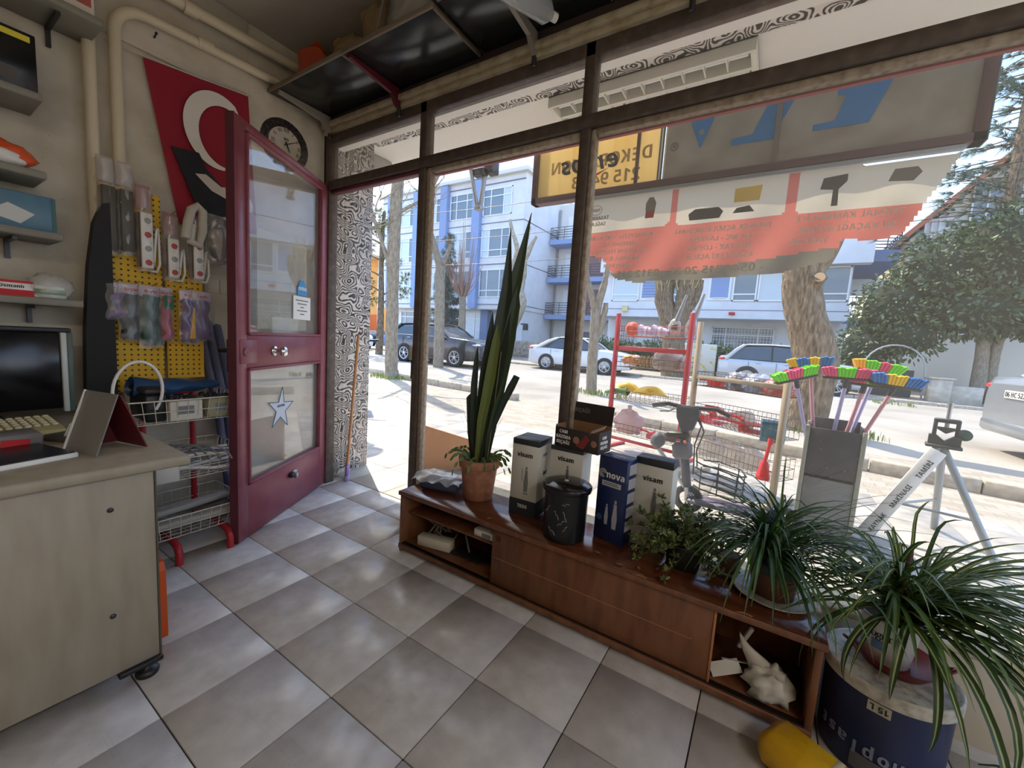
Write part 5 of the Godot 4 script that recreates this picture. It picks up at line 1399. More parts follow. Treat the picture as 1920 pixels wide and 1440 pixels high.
	part(br, "rim", sh().lathe([Vector2(0.146, 0.252), Vector2(0.156, 0.255), Vector2(0.157, 0.285), Vector2(0.152, 0.292), Vector2(0.146, 0.288), Vector2(0.14, 0.283), Vector2(0.0, 0.28)], 48), mat("drum_rim", Color.WHITE, 0.6, {"tex": ramp_tex("drum_rim", 72, 0.05, [[0.0, rgb(150, 140, 118)], [0.5, rgb(206, 200, 184)], [1.0, rgb(218, 214, 202)]], 128, 128, 4), "scale": Vector3.ONE * 4.0}))
	var txt := "teknoplast"
	for i in txt.length():
		var a := deg_to_rad(44.0 - i * 12.5)
		words(br, txt[i], 0.034, Transform3D(Basis(Vector3.UP, a) * Basis(Vector3.BACK, PI), V(sin(a) * 0.1455, 0.085, cos(a) * 0.1455)), mat("drum_letter", rgb(132, 138, 160), 0.5), "letter")
	var lb := part(br, "volume_label", sh().box(V(0, 0.232, 0.1465), V(0.05, 0.03, 0.001), Basis.IDENTITY), mat("label_cream", rgb(190, 184, 164), 0.6))
	lb.transform = Transform3D(Basis(Vector3.UP, deg_to_rad(-16)), V(0, 0, 0))
	words(lb, "15 L", 0.016, xf(V(0, 0.232, 0.1475), 0, 0, 180), mats.ink)
	part(br, "grey_panel", sh().sheet(10, 2, func(u: float, v: float) -> Vector3:
		var a := deg_to_rad(-34.0 + 30.0 * u)
		return V(sin(a) * 0.1448, 0.02 + 0.05 * v, cos(a) * 0.1448)), mat("drum_panel", rgb(96, 98, 104), 0.5))
	var bw := thing("red_bowl", "dark red plastic bowl under the yogurt bucket", "bowl", V(0.42, 0.281, -1.60))
	part(bw, "bowl", sh().lathe([Vector2(0, 0.002), Vector2(0.075, 0.002), Vector2(0.098, 0.034), Vector2(0.104, 0.036), Vector2(0.100, 0.038), Vector2(0.074, 0.008), Vector2(0, 0.008)], 36), mat("bowl_red", rgb(132, 26, 30), 0.4))
	part(bw, "handle", sh().tube([V(-0.10, 0.034, 0.01), V(-0.125, 0.05, 0.02), V(-0.12, 0.058, 0.045), V(-0.094, 0.036, 0.05)], 0.005, 6).tube([V(0.10, 0.034, -0.01), V(0.125, 0.05, 0.0), V(0.12, 0.055, 0.02), V(0.095, 0.036, 0.03)], 0.005, 6), mats.bowl_red)
	var yb := thing("yogurt_bucket", "white plastic yogurt bucket used as a plant pot", "bucket", V(0.40, 0.29, -1.61))
	part(yb, "bucket", sh().lathe([Vector2(0, 0.0), Vector2(0.056, 0.0), Vector2(0.07, 0.128), Vector2(0.075, 0.13), Vector2(0.075, 0.14), Vector2(0.068, 0.14), Vector2(0.066, 0.115), Vector2(0.0, 0.115)], 36), mats.white_plastic)
	part(yb, "soil", sh().lathe([Vector2(0.066, 0.118), Vector2(0.03, 0.124), Vector2(0.0, 0.125)], 20), mats.soil)
	for i in 6:
		var a := deg_to_rad(-52.0 + i * 11.0)
		words(yb, "Yoğurt"[i], 0.02, Transform3D(Basis(Vector3.UP, a) * Basis(Vector3.RIGHT, -0.11), V(sin(a) * 0.0668, 0.092, cos(a) * 0.0668)), mats.ink, "letter", font_serif)
	part(yb, "blue_print", sh().sheet(6, 4, func(u: float, v: float) -> Vector3:
		var a := deg_to_rad(-46.0 + 30.0 * u)
		var y := 0.045 + 0.03 * v
		var r := 0.0564 + 0.014 * y / 0.128 + 0.0004
		return V(sin(a) * r, y, cos(a) * r)), mat("print_blue", rgb(110, 144, 190), 0.5))
	var yc := thing("yellow_canister", "yellow plastic canister with a white strap lying on the floor", "canister", V(0.235, 0, -1.315), -28.0)
	part(yc, "canister", sh().box(V(0, 0.052, 0), V(0.26, 0.1, 0.15), Basis.IDENTITY, 0.028), mat("canister_yellow", Color.WHITE, 0.45, {"tex": ramp_tex("canister", 73, 0.06, [[0.0, rgb(196, 146, 20)], [0.5, rgb(222, 172, 28)], [1.0, rgb(228, 182, 48)]], 64, 64, 3), "scale": Vector3.ONE * 4.0}))
	part(yc, "white_strap", sh().box(V(0.035, 0.052, 0), V(0.07, 0.1025, 0.1525), Basis.IDENTITY, 0.028), mat("strap_white", rgb(214, 200, 160), 0.5))


func leaf(parent: Node, called: String, pts: Array, w: Array, side: Vector3, edge: Color, mid: Color, m: Material, fold := 0.35) -> void:
	# five points across so that a pale stripe keeps its edge
	var g := []
	var n := pts.size()
	var s := sh()
	var cols := [edge, edge, mid, edge, edge]
	for i in n:
		var d: Vector3 = (pts[mini(i + 1, n - 1)] - pts[maxi(i - 1, 0)]).normalized()
		var sd := side - d * side.dot(d)
		sd = sd.normalized() if sd.length() > 0.01 else d.cross(Vector3.UP).normalized()
		var nn := sd.cross(d)
		var row := PackedVector3Array()
		for k in [-1.0, -0.3, 0.0, 0.3, 1.0]: row.append(pts[i] + sd * w[i] * 0.5 * k + nn * w[i] * 0.5 * fold * absf(k))
		g.append(row)
	s.grid(g)
	for i in n:
		for k in 5: s.col.append(cols[k].srgb_to_linear())
	part(parent, called, s, m)


func arch(base: Vector3, az: float, lift: float, length: float, droop: float, n := 9) -> Array:
	# a leaf that leaves at an angle and bends over under its weight
	var out := [base]
	var p := base
	var el := lift
	var dir := V(cos(az), 0, sin(az))
	for i in n - 1:
		var st := length / (n - 1)
		p += (dir * cos(el) + Vector3.UP * sin(el)) * st
		el -= droop / (n - 1)
		out.append(p)
	return out


func build_plants() -> void:
	var T := 0.341
	var lm := mat("leaf", Color.WHITE, 0.45, {"vc": true, "back": Color(0.6, 0.6, 0.6)})
	var clay := mat("terracotta", Color.WHITE, 0.8, {"tex": ramp_tex("clay", 81, 0.05, [[0.0, rgb(146, 98, 74)], [0.6, rgb(176, 122, 94)], [1.0, rgb(196, 156, 132)]], 128, 128, 4), "scale": Vector3.ONE * 3.0})
	var dclay := mat("dark_clay", rgb(104, 66, 50), 0.75)
	# --- snake plant ---
	var sp := thing("snake_plant", "tall snake plant with broad upright dark leaves in a terracotta pot", "plant", V(-1.235, T, -1.69))
	part(sp, "pot", sh().lathe([Vector2(0, 0), Vector2(0.078, 0), Vector2(0.097, 0.168), Vector2(0.108, 0.17), Vector2(0.112, 0.214), Vector2(0.102, 0.216), Vector2(0.098, 0.19), Vector2(0, 0.19)], 40), clay)
	part(sp, "soil", sh().lathe([Vector2(0.098, 0.192), Vector2(0.05, 0.2), Vector2(0, 0.202)], 24), mats.soil)
	var dk := rgb(30, 44, 29); var mid := rgb(44, 62, 36); var ye := rgb(104, 116, 52)
	var lv := [
		[[V(0.0, 0.19, 0.0), V(0.02, 0.5, -0.03), V(0.055, 0.85, -0.06), V(0.10, 1.15, -0.09), V(0.155, 1.48, -0.11)], [0.03, 0.06, 0.085, 0.065, 0.003], mid],
		[[V(0.02, 0.19, 0.01), V(0.03, 0.45, 0.0), V(0.06, 0.8, -0.03), V(0.07, 1.1, -0.055), V(0.066, 1.40, -0.065)], [0.03, 0.07, 0.095, 0.055, 0.003], dk],
		[[V(0.03, 0.19, -0.01), V(0.06, 0.5, -0.03), V(0.09, 0.8, -0.06), V(0.115, 1.02, -0.075), V(0.12, 1.12, -0.08)], [0.03, 0.06, 0.07, 0.05, 0.004], mid],
		[[V(-0.02, 0.19, 0.01), V(-0.01, 0.42, 0.01), V(0.01, 0.68, 0.0), V(0.02, 0.86, -0.01), V(0.022, 0.98, -0.01)], [0.025, 0.05, 0.06, 0.04, 0.003], dk],
		[[V(-0.03, 0.19, 0.02), V(-0.035, 0.4, 0.03), V(-0.04, 0.6, 0.03), V(-0.035, 0.72, 0.03), V(-0.03, 0.80, 0.03)], [0.02, 0.035, 0.035, 0.025, 0.002], dk],
		[[V(-0.04, 0.19, 0.01), V(-0.045, 0.35, 0.02), V(-0.05, 0.46, 0.02), V(-0.052, 0.53, 0.03), V(-0.05, 0.55, 0.03)], [0.02, 0.05, 0.06, 0.055, 0.02], dk],
		[[V(0.04, 0.19, 0.0), V(0.07, 0.4, -0.02), V(0.10, 0.52, -0.045), V(0.13, 0.6, -0.06), V(0.155, 0.66, -0.07)], [0.012, 0.02, 0.035, 0.04, 0.034], dk],
		[[V(0.0, 0.19, 0.03), V(0.02, 0.42, 0.03), V(0.045, 0.65, 0.01), V(0.06, 0.83, 0.0), V(0.065, 0.92, 0.0)], [0.02, 0.045, 0.055, 0.04, 0.003], ye],
		[[V(-0.01, 0.19, -0.03), V(-0.02, 0.4, -0.03), V(-0.01, 0.55, -0.03), V(0.0, 0.7, -0.03), V(0.0, 0.78, -0.03)], [0.02, 0.04, 0.05, 0.04, 0.003], dk],
		[[V(0.05, 0.19, 0.02), V(0.06, 0.35, 0.02), V(0.08, 0.5, 0.0), V(0.10, 0.58, -0.01), V(0.11, 0.64, -0.02)], [0.012, 0.018, 0.02, 0.016, 0.002], mid],
	]
	for q in lv:
		var fine := []; var fw := []
		for i in 4:
			for k in 4:
				fine.append(q[0][i].lerp(q[0][i + 1], k / 4.0)); fw.append(lerpf(q[1][i], q[1][i + 1], k / 4.0))
		fine.append(q[0][4]); fw.append(q[1][4])
		leaf(sp, "leaf", fine, fw, V(0.81, 0, -0.59), q[2], q[2].lightened(0.06), lm, 0.25)
	for k in 7:
		var a := k * 0.9
		leaf(sp, "shoot", arch(V(0.03 * cos(a), 0.19, 0.03 * sin(a)), a, 1.35, 0.26 + 0.05 * (k % 3), 0.3, 7), [0.008, 0.009, 0.009, 0.008, 0.007, 0.005, 0.002], V(0.7, 0, 0.7), mid, mid, lm)
	part(sp, "support_cane", sh().bar(V(0.06, 0.18, 0.02), V(0.075, 0.78, -0.03), 0.003, 5), mat("cane", rgb(120, 112, 78), 0.7))
	# christmas cactus spilling from the same pot
	var seg := sh().ball(V(0, 0.014, 0), V(0.009, 0.017, 0.003), 8, 6)
	var segm := seg.mesh()
	var gm := mat("cactus_green", rgb(96, 124, 64), 0.4, {"back": Color(0.3, 0.3, 0.3)})
	for k in 16:
		var a: float = [2.6, 3.0, 3.4, 0.2, -0.3, 0.5, 0.8, -0.7, 2.2, 3.8, 1.2, 1.6, 0.0, -1.0, 2.8, 0.35][k]
		var pts := arch(V(0.06 * cos(a), 0.2, 0.06 * sin(a)), a, 1.1 - 0.12 * (k % 4), 0.13 + 0.03 * (k % 4), 2.2 + 0.2 * (k % 3), 6)
		for i in 5:
			var o := part(sp, "cactus_segment", segm, gm)
			var d: Vector3 = (pts[i + 1] - pts[i]).normalized()
			var x := d.cross(V(sin(a * 3 + i), 0.3, cos(a * 3 + i))).normalized()
			o.transform = Transform3D(Basis(x, d, x.cross(d)), pts[i])
	# --- small leaved shrub ---
	var shb := thing("jade_shrub", "bushy small leaved pot plant in the middle of the cabinet", "plant", V(-0.20, T, -1.675))
	part(shb, "pot", sh().lathe([Vector2(0, 0), Vector2(0.06, 0), Vector2(0.078, 0.09), Vector2(0.083, 0.1), Vector2(0.075, 0.1), Vector2(0, 0.09)], 28), mat("dark_pot", rgb(40, 36, 34), 0.6))
	var twig := sh()
	var lw := []; var lt := []
	for k in 70:
		var az := rng.randf() * TAU
		var el := rng.randf_range(-0.25, 1.45)
		var ln := rng.randf_range(0.10, 0.19)
		var pts := arch(V(0.03 * cos(az), 0.09, 0.03 * sin(az)), az, el, ln, 0.5, 6)
		twig.tube(pts, [0.003, 0.0028, 0.0025, 0.002, 0.0018, 0.001], 4)
		for i in range(1, 6):
			for j in 9:
				var dirv := V(rng.randf_range(-1, 1), rng.randf_range(-0.2, 1), rng.randf_range(-1, 1)).normalized()
				var side := dirv.cross(V(rng.randf(), rng.randf(), rng.randf())).normalized()
				lw.append(Transform3D(Basis(side, dirv, side.cross(dirv)).scaled(Vector3.ONE * rng.randf_range(0.7, 1.3)), pts[i] + dirv * 0.004))
				var c := rgb(70, 86, 44).lerp(rgb(122, 134, 74), rng.randf())
				lt.append(c.srgb_to_linear())
	part(shb, "twigs", twig, mat("twig", rgb(80, 66, 44), 0.8))
	swarm(shb, "leaves", sh().ball(V(0, 0.008, 0), V(0.0042, 0.0095, 0.0016), 6, 4), mat("leaf_small", Color.WHITE, 0.45, {"vc": true, "back": Color(0.3, 0.3, 0.3)}), lw, lt)
	# hanging stem in front of it
	# --- small seedling pot on its own saucer ---
	var sd := thing("seedling_pot", "tiny seedling in a small pot on a saucer between shrub and big spider plant", "plant", V(-0.045, T, -1.735))
	part(sd, "saucer", sh().lathe([Vector2(0, 0.001), Vector2(0.05, 0.001), Vector2(0.058, 0.012), Vector2(0.055, 0.013), Vector2(0.048, 0.005), Vector2(0, 0.005)], 24), mat("saucer_white", Color.WHITE, 0.5, {"tex": ramp_tex("saucer", 82, 0.06, [[0.0, rgb(140, 130, 112)], [0.6, rgb(196, 190, 176)], [1.0, rgb(206, 202, 190)]], 64, 64, 3), "scale": Vector3.ONE * 4.0}))
	part(sd, "pot", sh().lathe([Vector2(0, 0.006), Vector2(0.032, 0.006), Vector2(0.042, 0.07), Vector2(0.036, 0.07), Vector2(0, 0.062)], 24), dclay)
	for k in 14:
		var a := k * 2.4
		leaf(sd, "leaf", arch(V(0.008 * cos(a), 0.066 + 0.003 * k, 0.008 * sin(a)), a, 0.9, 0.05 + 0.012 * (k % 3), 1.5, 6), [0.006, 0.014, 0.016, 0.014, 0.009, 0.002], V(-sin(a), 0, cos(a)), rgb(70, 96, 50), rgb(86, 112, 58), lm)
	# --- big spider plant in a clay pot on a saucer ---
	var s1 := thing("spider_plant", "dense fine leaved spider plant in a brown clay pot on a white saucer", "plant", V(0.10, T, -1.665))
	part(s1, "saucer", sh().lathe([Vector2(0, 0.001), Vector2(0.10, 0.001), Vector2(0.122, 0.016), Vector2(0.128, 0.018), Vector2(0.12, 0.02), Vector2(0.098, 0.008), Vector2(0, 0.008)], 36), mats.saucer_white)
	part(s1, "pot", sh().lathe([Vector2(0, 0.009), Vector2(0.066, 0.009), Vector2(0.074, 0.10), Vector2(0.082, 0.102), Vector2(0.084, 0.132), Vector2(0.076, 0.132), Vector2(0.072, 0.12), Vector2(0, 0.12)], 32), dclay)
	part(s1, "soil", sh().lathe([Vector2(0.072, 0.121), Vector2(0, 0.126)], 20), mats.soil)
	part(s1, "pot_band", sh().lathe([Vector2(0.0845, 0.10), Vector2(0.086, 0.104), Vector2(0.086, 0.130), Vector2(0.0845, 0.133)], 32), mat("band_dark_green", rgb(28, 52, 36), 0.5))
	for k in 298:
		var az := rng.randf() * TAU
		var ln := rng.randf_range(0.24, 0.48)
		var el := rng.randf_range(0.6, 1.55)
		var w := rng.randf_range(0.007, 0.0125)
		var c := rgb(40, 70, 34).lerp(rgb(80, 112, 52), rng.randf())
		var pts := arch(V(0.045 * cos(az * 1.7), 0.12, 0.045 * sin(az * 1.7)), az, el, ln, rng.randf_range(1.2, 2.4), 9)
		for i in pts.size(): pts[i].z = maxf(pts[i].z, -0.135)
		leaf(s1, "leaf", pts, [w * 0.7, w, w, w, w * 0.95, w * 0.85, w * 0.65, w * 0.4, w * 0.08], V(-sin(az), 0, cos(az)), c, c.lightened(0.22) if k % 3 == 0 else c, lm)
	# --- variegated spider plant in the bucket ---
	var s2 := thing("spider_plant", "variegated spider plant with long striped leaves hanging over the barrel", "plant", V(0.44, 0.29, -1.60))
	for k in 210:
		var az := rng.randf() * TAU
		if k % 3 == 0: az = rng.randf_range(-0.6, 0.9)
		var ln := rng.randf_range(0.26, 0.46)
		var el := rng.randf_range(0.35, 1.45)
		var w := rng.randf_range(0.009, 0.017)
		var c := rgb(48, 78, 32).lerp(rgb(92, 120, 52), rng.randf())
		var pts := arch(V(0.035 * cos(az * 2.3) - 0.02, 0.13 + rng.randf() * 0.08, 0.035 * sin(az * 2.3)), az, el, ln, rng.randf_range(1.1, 2.3), 10)
		for i in pts.size(): pts[i].z = maxf(pts[i].z, -0.185)
		leaf(s2, "leaf", pts, [w * 0.6, w * 0.9, w, w, w, w * 0.95, w * 0.85, w * 0.65, w * 0.4, w * 0.06], V(-sin(az), 0, cos(az)), c, rgb(206, 208, 140) if k % 4 else c.lightened(0.15), lm)
	# long leaves drooping in front of the barrel
	var dr := [[0.9, 0.46, 0.8, 3.0], [1.25, 0.5, 0.9, 3.1], [1.6, 0.42, 0.7, 2.9], [1.9, 0.34, 0.9, 3.0], [0.6, 0.52, 0.8, 3.0], [0.3, 0.5, 0.9, 2.9], [1.05, 0.56, 0.6, 2.4], [0.75, 0.6, 0.7, 2.6], [2.3, 0.36, 0.8, 3.0], [0.45, 0.58, 0.5, 2.3], [1.4, 0.6, 0.5, 2.3], [0.15, 0.48, 0.8, 2.8]]
	for q in dr:
		var w := 0.019
		var c := rgb(50, 78, 34)
		leaf(s2, "hanging_leaf", arch(V(0.04 * cos(q[0]), 0.13, 0.05 * sin(q[0])), q[0], q[2], q[1], q[3], 14), [w * 0.6, w * 0.9, w, w, w, w, w, w, w * 0.95, w * 0.9, w * 0.8, w * 0.6, w * 0.35, w * 0.05], V(-sin(q[0]), 0, cos(q[0])), c, rgb(200, 202, 150), lm)
	part(s2, "support_stick", sh().bar(V(-0.035, 0.10, 0.03), V(-0.032, 0.36, 0.02), 0.007, 6), mat("stick_brown", rgb(92, 66, 46), 0.8))
	for k in 5:
		var a := 0.2 + k * 0.5
		leaf(s2, "low_leaf", arch(V(0.16 + 0.03 * k, -0.17, 0.06), a, 0.6, 0.24, 1.5, 8), [0.006, 0.01, 0.012, 0.012, 0.011, 0.009, 0.006, 0.001], V(-sin(a), 0, cos(a)), rgb(46, 72, 34), rgb(60, 84, 40), lm)


func build_signs() -> void:
	var zs := -3.04
	var s := thing("shop_sign", "long shop sign box seen from behind, yellow panel and grey panels with blue letters", "sign")
	var fr := mat("sign_frame", rgb(92, 62, 64), 0.5)
	var yel := mat("sign_yellow", Color.WHITE, 0.6, {"tex": ramp_tex("sign_yellow", 91, 0.02, [[0.0, rgb(246, 222, 160)], [1.0, rgb(252, 234, 184)]], 128, 128, 4), "scale": Vector3(3, 0.4, 3), "back": Color(1, 1, 1)})
	var gry := mat("sign_grey", Color.WHITE, 0.6, {"tex": ramp_tex("sign_grey", 92, 0.02, [[0.0, rgb(150, 144, 132)], [0.6, rgb(168, 163, 152)], [1.0, rgb(178, 174, 164)]], 128, 128, 5), "scale": Vector3.ONE, "back": Color(0.55, 0.55, 0.55)})
	var bl := mat("sign_blue", rgb(44, 130, 196), 0.5, {"back": Color(0.5, 0.5, 0.5)})
	part(s, "yellow_panel", sh().span(V(-1.79, 2.33, zs - 0.002), V(-0.78, 3.3, zs + 0.002)), yel)
	part(s, "grey_panel", sh().span(V(-0.765, 2.33, zs - 0.002), V(-0.115, 3.3, zs + 0.002)), gry)
	part(s, "grey_panel", sh().span(V(-0.105, 2.33, zs - 0.002), V(0.745, 3.3, zs + 0.002)), gry)
	part(s, "frame_bar", sh().span(V(-1.82, 2.315, zs - 0.06), V(0.785, 2.362, zs + 0.03), 0.003), fr)
	part(s, "frame_bar", sh().span(V(-1.82, 2.315, zs - 0.06), V(-1.775, 3.3, zs + 0.03), 0.003), fr)
	part(s, "frame_bar", sh().span(V(0.735, 2.315, zs - 0.06), V(0.785, 3.3, zs + 0.03), 0.003), fr)
	part(s, "divider", sh().span(V(-0.97, 2.36, zs), V(-0.948, 3.3, zs + 0.02)), fr)
	part(s, "divider", sh().span(V(-0.125, 2.36, zs), V(-0.098, 3.3, zs + 0.02)), mat("sign_post", rgb(120, 112, 104), 0.6))
	part(s, "stripe", sh().span(V(-0.775, 2.362, zs), V(-0.765, 3.3, zs + 0.004)), mat("stripe_cream", rgb(226, 222, 200), 0.6))
	part(s, "stripe", sh().span(V(-0.792, 2.362, zs), V(-0.782, 3.3, zs + 0.004)), mat("stripe_navy", rgb(52, 82, 110), 0.6))
	part(s, "stripe", sh().span(V(-0.812, 2.362, zs), V(-0.802, 3.3, zs + 0.004)), mats.stripe_navy)
	part(s, "stripe", sh().span(V(-0.802, 2.362, zs), V(-0.792, 3.3, zs + 0.004)), mats.stripe_cream)
	# print faces the street, so it reads reversed from the shop
	var faint := mat("faint_print", rgb(186, 158, 104), 0.6)
	words(s, "DEKORASYON", 0.088, xf(V(-1.26, 2.575, zs + 0.004), 180), faint)
	words(s, "215 94 78", 0.088, xf(V(-1.20, 2.44, zs + 0.004), 180), faint)
	words(s, "emos", 0.13, Transform3D(Basis(Vector3.UP, PI) * Basis(V(1, 0, 0), V(0.25, 1, 0), V(0, 0, 1)), V(-1.34, 2.575, zs + 0.007)), mat("logo_navy", rgb(44, 52, 72), 0.5), "logo_lettering")
	part(s, "logo_swoosh", sh().prism(PackedVector2Array([Vector2(-1.46, 2.485), Vector2(-1.36, 2.46), Vector2(-1.25, 2.475), Vector2(-1.17, 2.515), Vector2(-1.26, 2.488), Vector2(-1.36, 2.475)]), 0.002, xf(V(0, 0, zs + 0.006))), mat("logo_red", rgb(196, 60, 44), 0.5))
	part(s, "blue_letter", sh().prism(PackedVector2Array([Vector2(-0.545, 2.53), Vector2(-0.47, 2.72), Vector2(-0.62, 2.72)]), 0.002, xf(V(0, 0, zs + 0.005))), bl)
	part(s, "letter_hole", sh().lathe([Vector2(0, 0.0), Vector2(0.017, 0.0)], 14, Transform3D(Basis(Vector3.RIGHT, PI / 2), V(-0.545, 2.635, zs + 0.0075))), gry)
	part(s, "blue_letter", sh().prism(PackedVector2Array([Vector2(-0.36, 2.515), Vector2(-0.125, 2.51), Vector2(-0.125, 2.72), Vector2(-0.18, 2.72), Vector2(-0.245, 2.56), Vector2(-0.36, 2.555)]), 0.002, xf(V(0, 0, zs + 0.005))), bl)
	part(s, "blue_letter", sh().prism(PackedVector2Array([Vector2(-0.098, 2.60), Vector2(-0.04, 2.72), Vector2(-0.098, 2.72)]), 0.002, xf(V(0, 0, zs + 0.005))), bl)
	part(s, "blue_letter", sh().prism(PackedVector2Array([Vector2(0.065, 2.515), Vector2(0.32, 2.51), Vector2(0.40, 2.72), Vector2(0.16, 2.72), Vector2(0.165, 2.685), Vector2(0.205, 2.682), Vector2(0.165, 2.55), Vector2(0.065, 2.548)]), 0.002, xf(V(0, 0, zs + 0.005))), bl)
	var tm := sh()
	var ring := []
	for i in 25: ring.append(V(-0.712 + 0.024 * cos(TAU * i / 24.0), 2.575 + 0.026 * sin(TAU * i / 24.0), zs + 0.005))
	tm.tube(ring, 0.0025, 4)
	part(s, "registered_mark", tm, mat("mark_grey", rgb(90, 100, 110), 0.6))
	words(s, "R", 0.022, xf(V(-0.712, 2.575, zs + 0.005), 180), mats.mark_grey)
	part(s, "edge_cap", sh().span(V(0.785, 2.315, zs - 0.06), V(0.79, 3.3, zs + 0.03)), mat("edge_green", rgb(92, 130, 128), 0.5))
	# red plumbing clips below the soffit
	for q in [[-0.92, -2.55, "red pipe clip under the soffit next to the second mullion"], [-0.05, -2.72, "red pipe clip under the soffit above the blue letters"], [0.17, -2.75, "red pipe clip under the soffit towards the sign end"]]:
		solo("pipe_clip", sh().span(V(-0.02, -0.03, -0.012), V(0.02, 0, 0.012), 0.003).tube([V(-0.012, -0.03, 0), V(0, -0.045, 0), V(0.012, -0.03, 0)], 0.004, 5), mat("clip_red", rgb(150, 48, 56), 0.5), q[2], "clip", "pipe clips", V(q[0], 2.70, q[1]))
	# torn banner
	var b := thing("torn_banner", "torn red and cream advertising banner hanging below the sign, seen from behind", "banner")
	var outline := PackedVector2Array([Vector2(-1.327, 2.30), Vector2(0.715, 2.275), Vector2(0.53, 1.884), Vector2(0.444, 1.868), Vector2(0.28, 1.884), Vector2(0.245, 1.763), Vector2(0.045, 1.703), Vector2(-0.151, 1.693), Vector2(-0.496, 1.672), Vector2(-0.895, 1.659), Vector2(-1.06, 1.694), Vector2(-1.158, 1.845), Vector2(-1.3, 1.881)])
	var red := rgb(202, 118, 104).srgb_to_linear(); var crm := rgb(208, 198, 178).srgb_to_linear(); var gr := rgb(124, 118, 106).srgb_to_linear()
	var sb := sh()
	var nx := 150; var ny := 48
	var x0 := -1.335; var x1 := 0.72; var y0 := 1.655; var y1 := 2.30
	var ripple := func(x: float, y: float) -> float:
		var k := clampf((2.3 - y) / 0.6, 0, 1)
		return -3.03 + 0.02 * k * sin(x * 7.0 + y * 4.0) + 0.012 * k * sin(x * 19.0 - y * 11.0) + 0.05 * maxf(0.0, x - 0.1) * sin((x + y) * 16.0) * k
	var colour := func(x: float, y: float) -> Color:
		var gtop := 1.742 + maxf(0.0, x + 0.45) * 0.13
		if y < gtop: return gr
		if y < 2.043: return red
		if absf(x + 0.675) < 0.022 or absf(x - 0.005) < 0.024: return red
		for c in [[-1.6, -0.697], [-0.653, -0.019], [0.029, 1.2]]:
			if x > c[0] and x < c[1]:
				var dx := minf(x - c[0], c[1] - x); var dy: float = y - 2.043
				if dx < 0.04 and dy < 0.04 and Vector2(0.04 - dx, 0.04 - dy).length() > 0.04: return red
		return crm
	for j in ny:
		for i in nx:
			var xa := lerpf(x0, x1, float(i) / nx); var xb := lerpf(x0, x1, (i + 1.0) / nx)
			var ya := lerpf(y0, y1, float(j) / ny); var yb := lerpf(y0, y1, (j + 1.0) / ny)
			if not Geometry2D.is_point_in_polygon(Vector2((xa + xb) * 0.5, (ya + yb) * 0.5), outline): continue
			sb.tint = colour.call((xa + xb) * 0.5, (ya + yb) * 0.5)
			sb.flat([V(xa, ya, ripple.call(xa, ya)), V(xb, ya, ripple.call(xb, ya)), V(xb, yb, ripple.call(xb, yb)), V(xa, yb, ripple.call(xa, yb))])
	part(b, "cloth", sb, mat("banner_cloth", Color.WHITE, 0.8, {"vc": true, "back": Color(1, 1, 1)}))
	part(b, "top_rail", sh().span(V(-1.34, 2.29, -3.05), V(0.72, 2.312, -3.01), 0.003), mats.galvanised)
	var lt := mat("banner_letter", rgb(236, 208, 190), 0.8)
	var rows := [[-1.02, 1.985, ["KOMBİ PETEK TEMİZLEME", "MAKİNASI İLE", "KALORİFER TESİSATI,", "KİMYASAL İLAÇLI", "TEMİZLENİR"], 0.026, 0.052], [-0.355, 1.985, ["TIKANIK AÇMA MAKİNASI", "İLE WC - LAVABO", "MUTFAK - LOGAR", "GİDERLERİ AÇILIR"], 0.031, 0.058], [0.28, 2.0, ["TERMAL KAMERA İLE", "SU KAÇAĞI ALIMIZ"], 0.033, 0.066], [0.12, 1.87, ["YAPILIR"], 0.033, 0.06]]
	for r in rows:
		for i in r[2].size():
			var yy: float = r[1] - i * r[4]
			words(b, r[2][i], r[3], xf(V(r[0], yy, -2.985), 180), lt, "lettering", null, 0.001, 1.05)
	var ph := words(b, "- 0544 315 20 35 - 0312 215", 0.048, xf(V(-0.56, 1.722, -2.985), 180, 0, -1.5), mat("banner_letter_grey", rgb(186, 176, 156), 0.8), "lettering", null, 0.001, 1.12)
	var pr := mat("banner_print_grey", rgb(128, 124, 116), 0.8)
	part(b, "washer_print", sh().prism(PackedVector2Array([Vector2(-0.035, 0.05), Vector2(0.03, 0.05), Vector2(0.035, 0.10), Vector2(0.015, 0.14), Vector2(-0.015, 0.14), Vector2(-0.035, 0.10)]), 0.001, xf(V(-0.82, 2.10, -2.99))), pr)
	part(b, "washer_print", sh().prism(PackedVector2Array([Vector2(-0.035, 0.0), Vector2(0.025, 0.0), Vector2(0.03, 0.05), Vector2(-0.03, 0.05)]), 0.001, xf(V(-0.82, 2.10, -2.99))), mat("banner_print_red", rgb(170, 80, 70), 0.8))
	part(b, "coil_print", sh().prism(PackedVector2Array([Vector2(-0.10, -0.03), Vector2(0.08, -0.03), Vector2(0.10, 0.01), Vector2(0.07, 0.04), Vector2(-0.07, 0.04), Vector2(-0.11, 0.01)]), 0.001, xf(V(-0.455, 2.085, -2.99))), mat("banner_print_dark", rgb(96, 92, 86), 0.8))
	part(b, "machine_print", sh().prism(PackedVector2Array([Vector2(-0.07, -0.045), Vector2(0.07, -0.045), Vector2(0.08, 0.045), Vector2(-0.07, 0.04)]), 0.001, xf(V(-0.23, 2.185, -2.99))), mat("banner_print_yellow", rgb(226, 196, 110), 0.8))
	part(b, "machine_print", sh().prism(PackedVector2Array([Vector2(-0.06, -0.02), Vector2(0.06, -0.02), Vector2(0.03, 0.02), Vector2(-0.04, 0.01)]), 0.001, xf(V(-0.24, 2.095, -2.99))), mats.banner_print_dark)
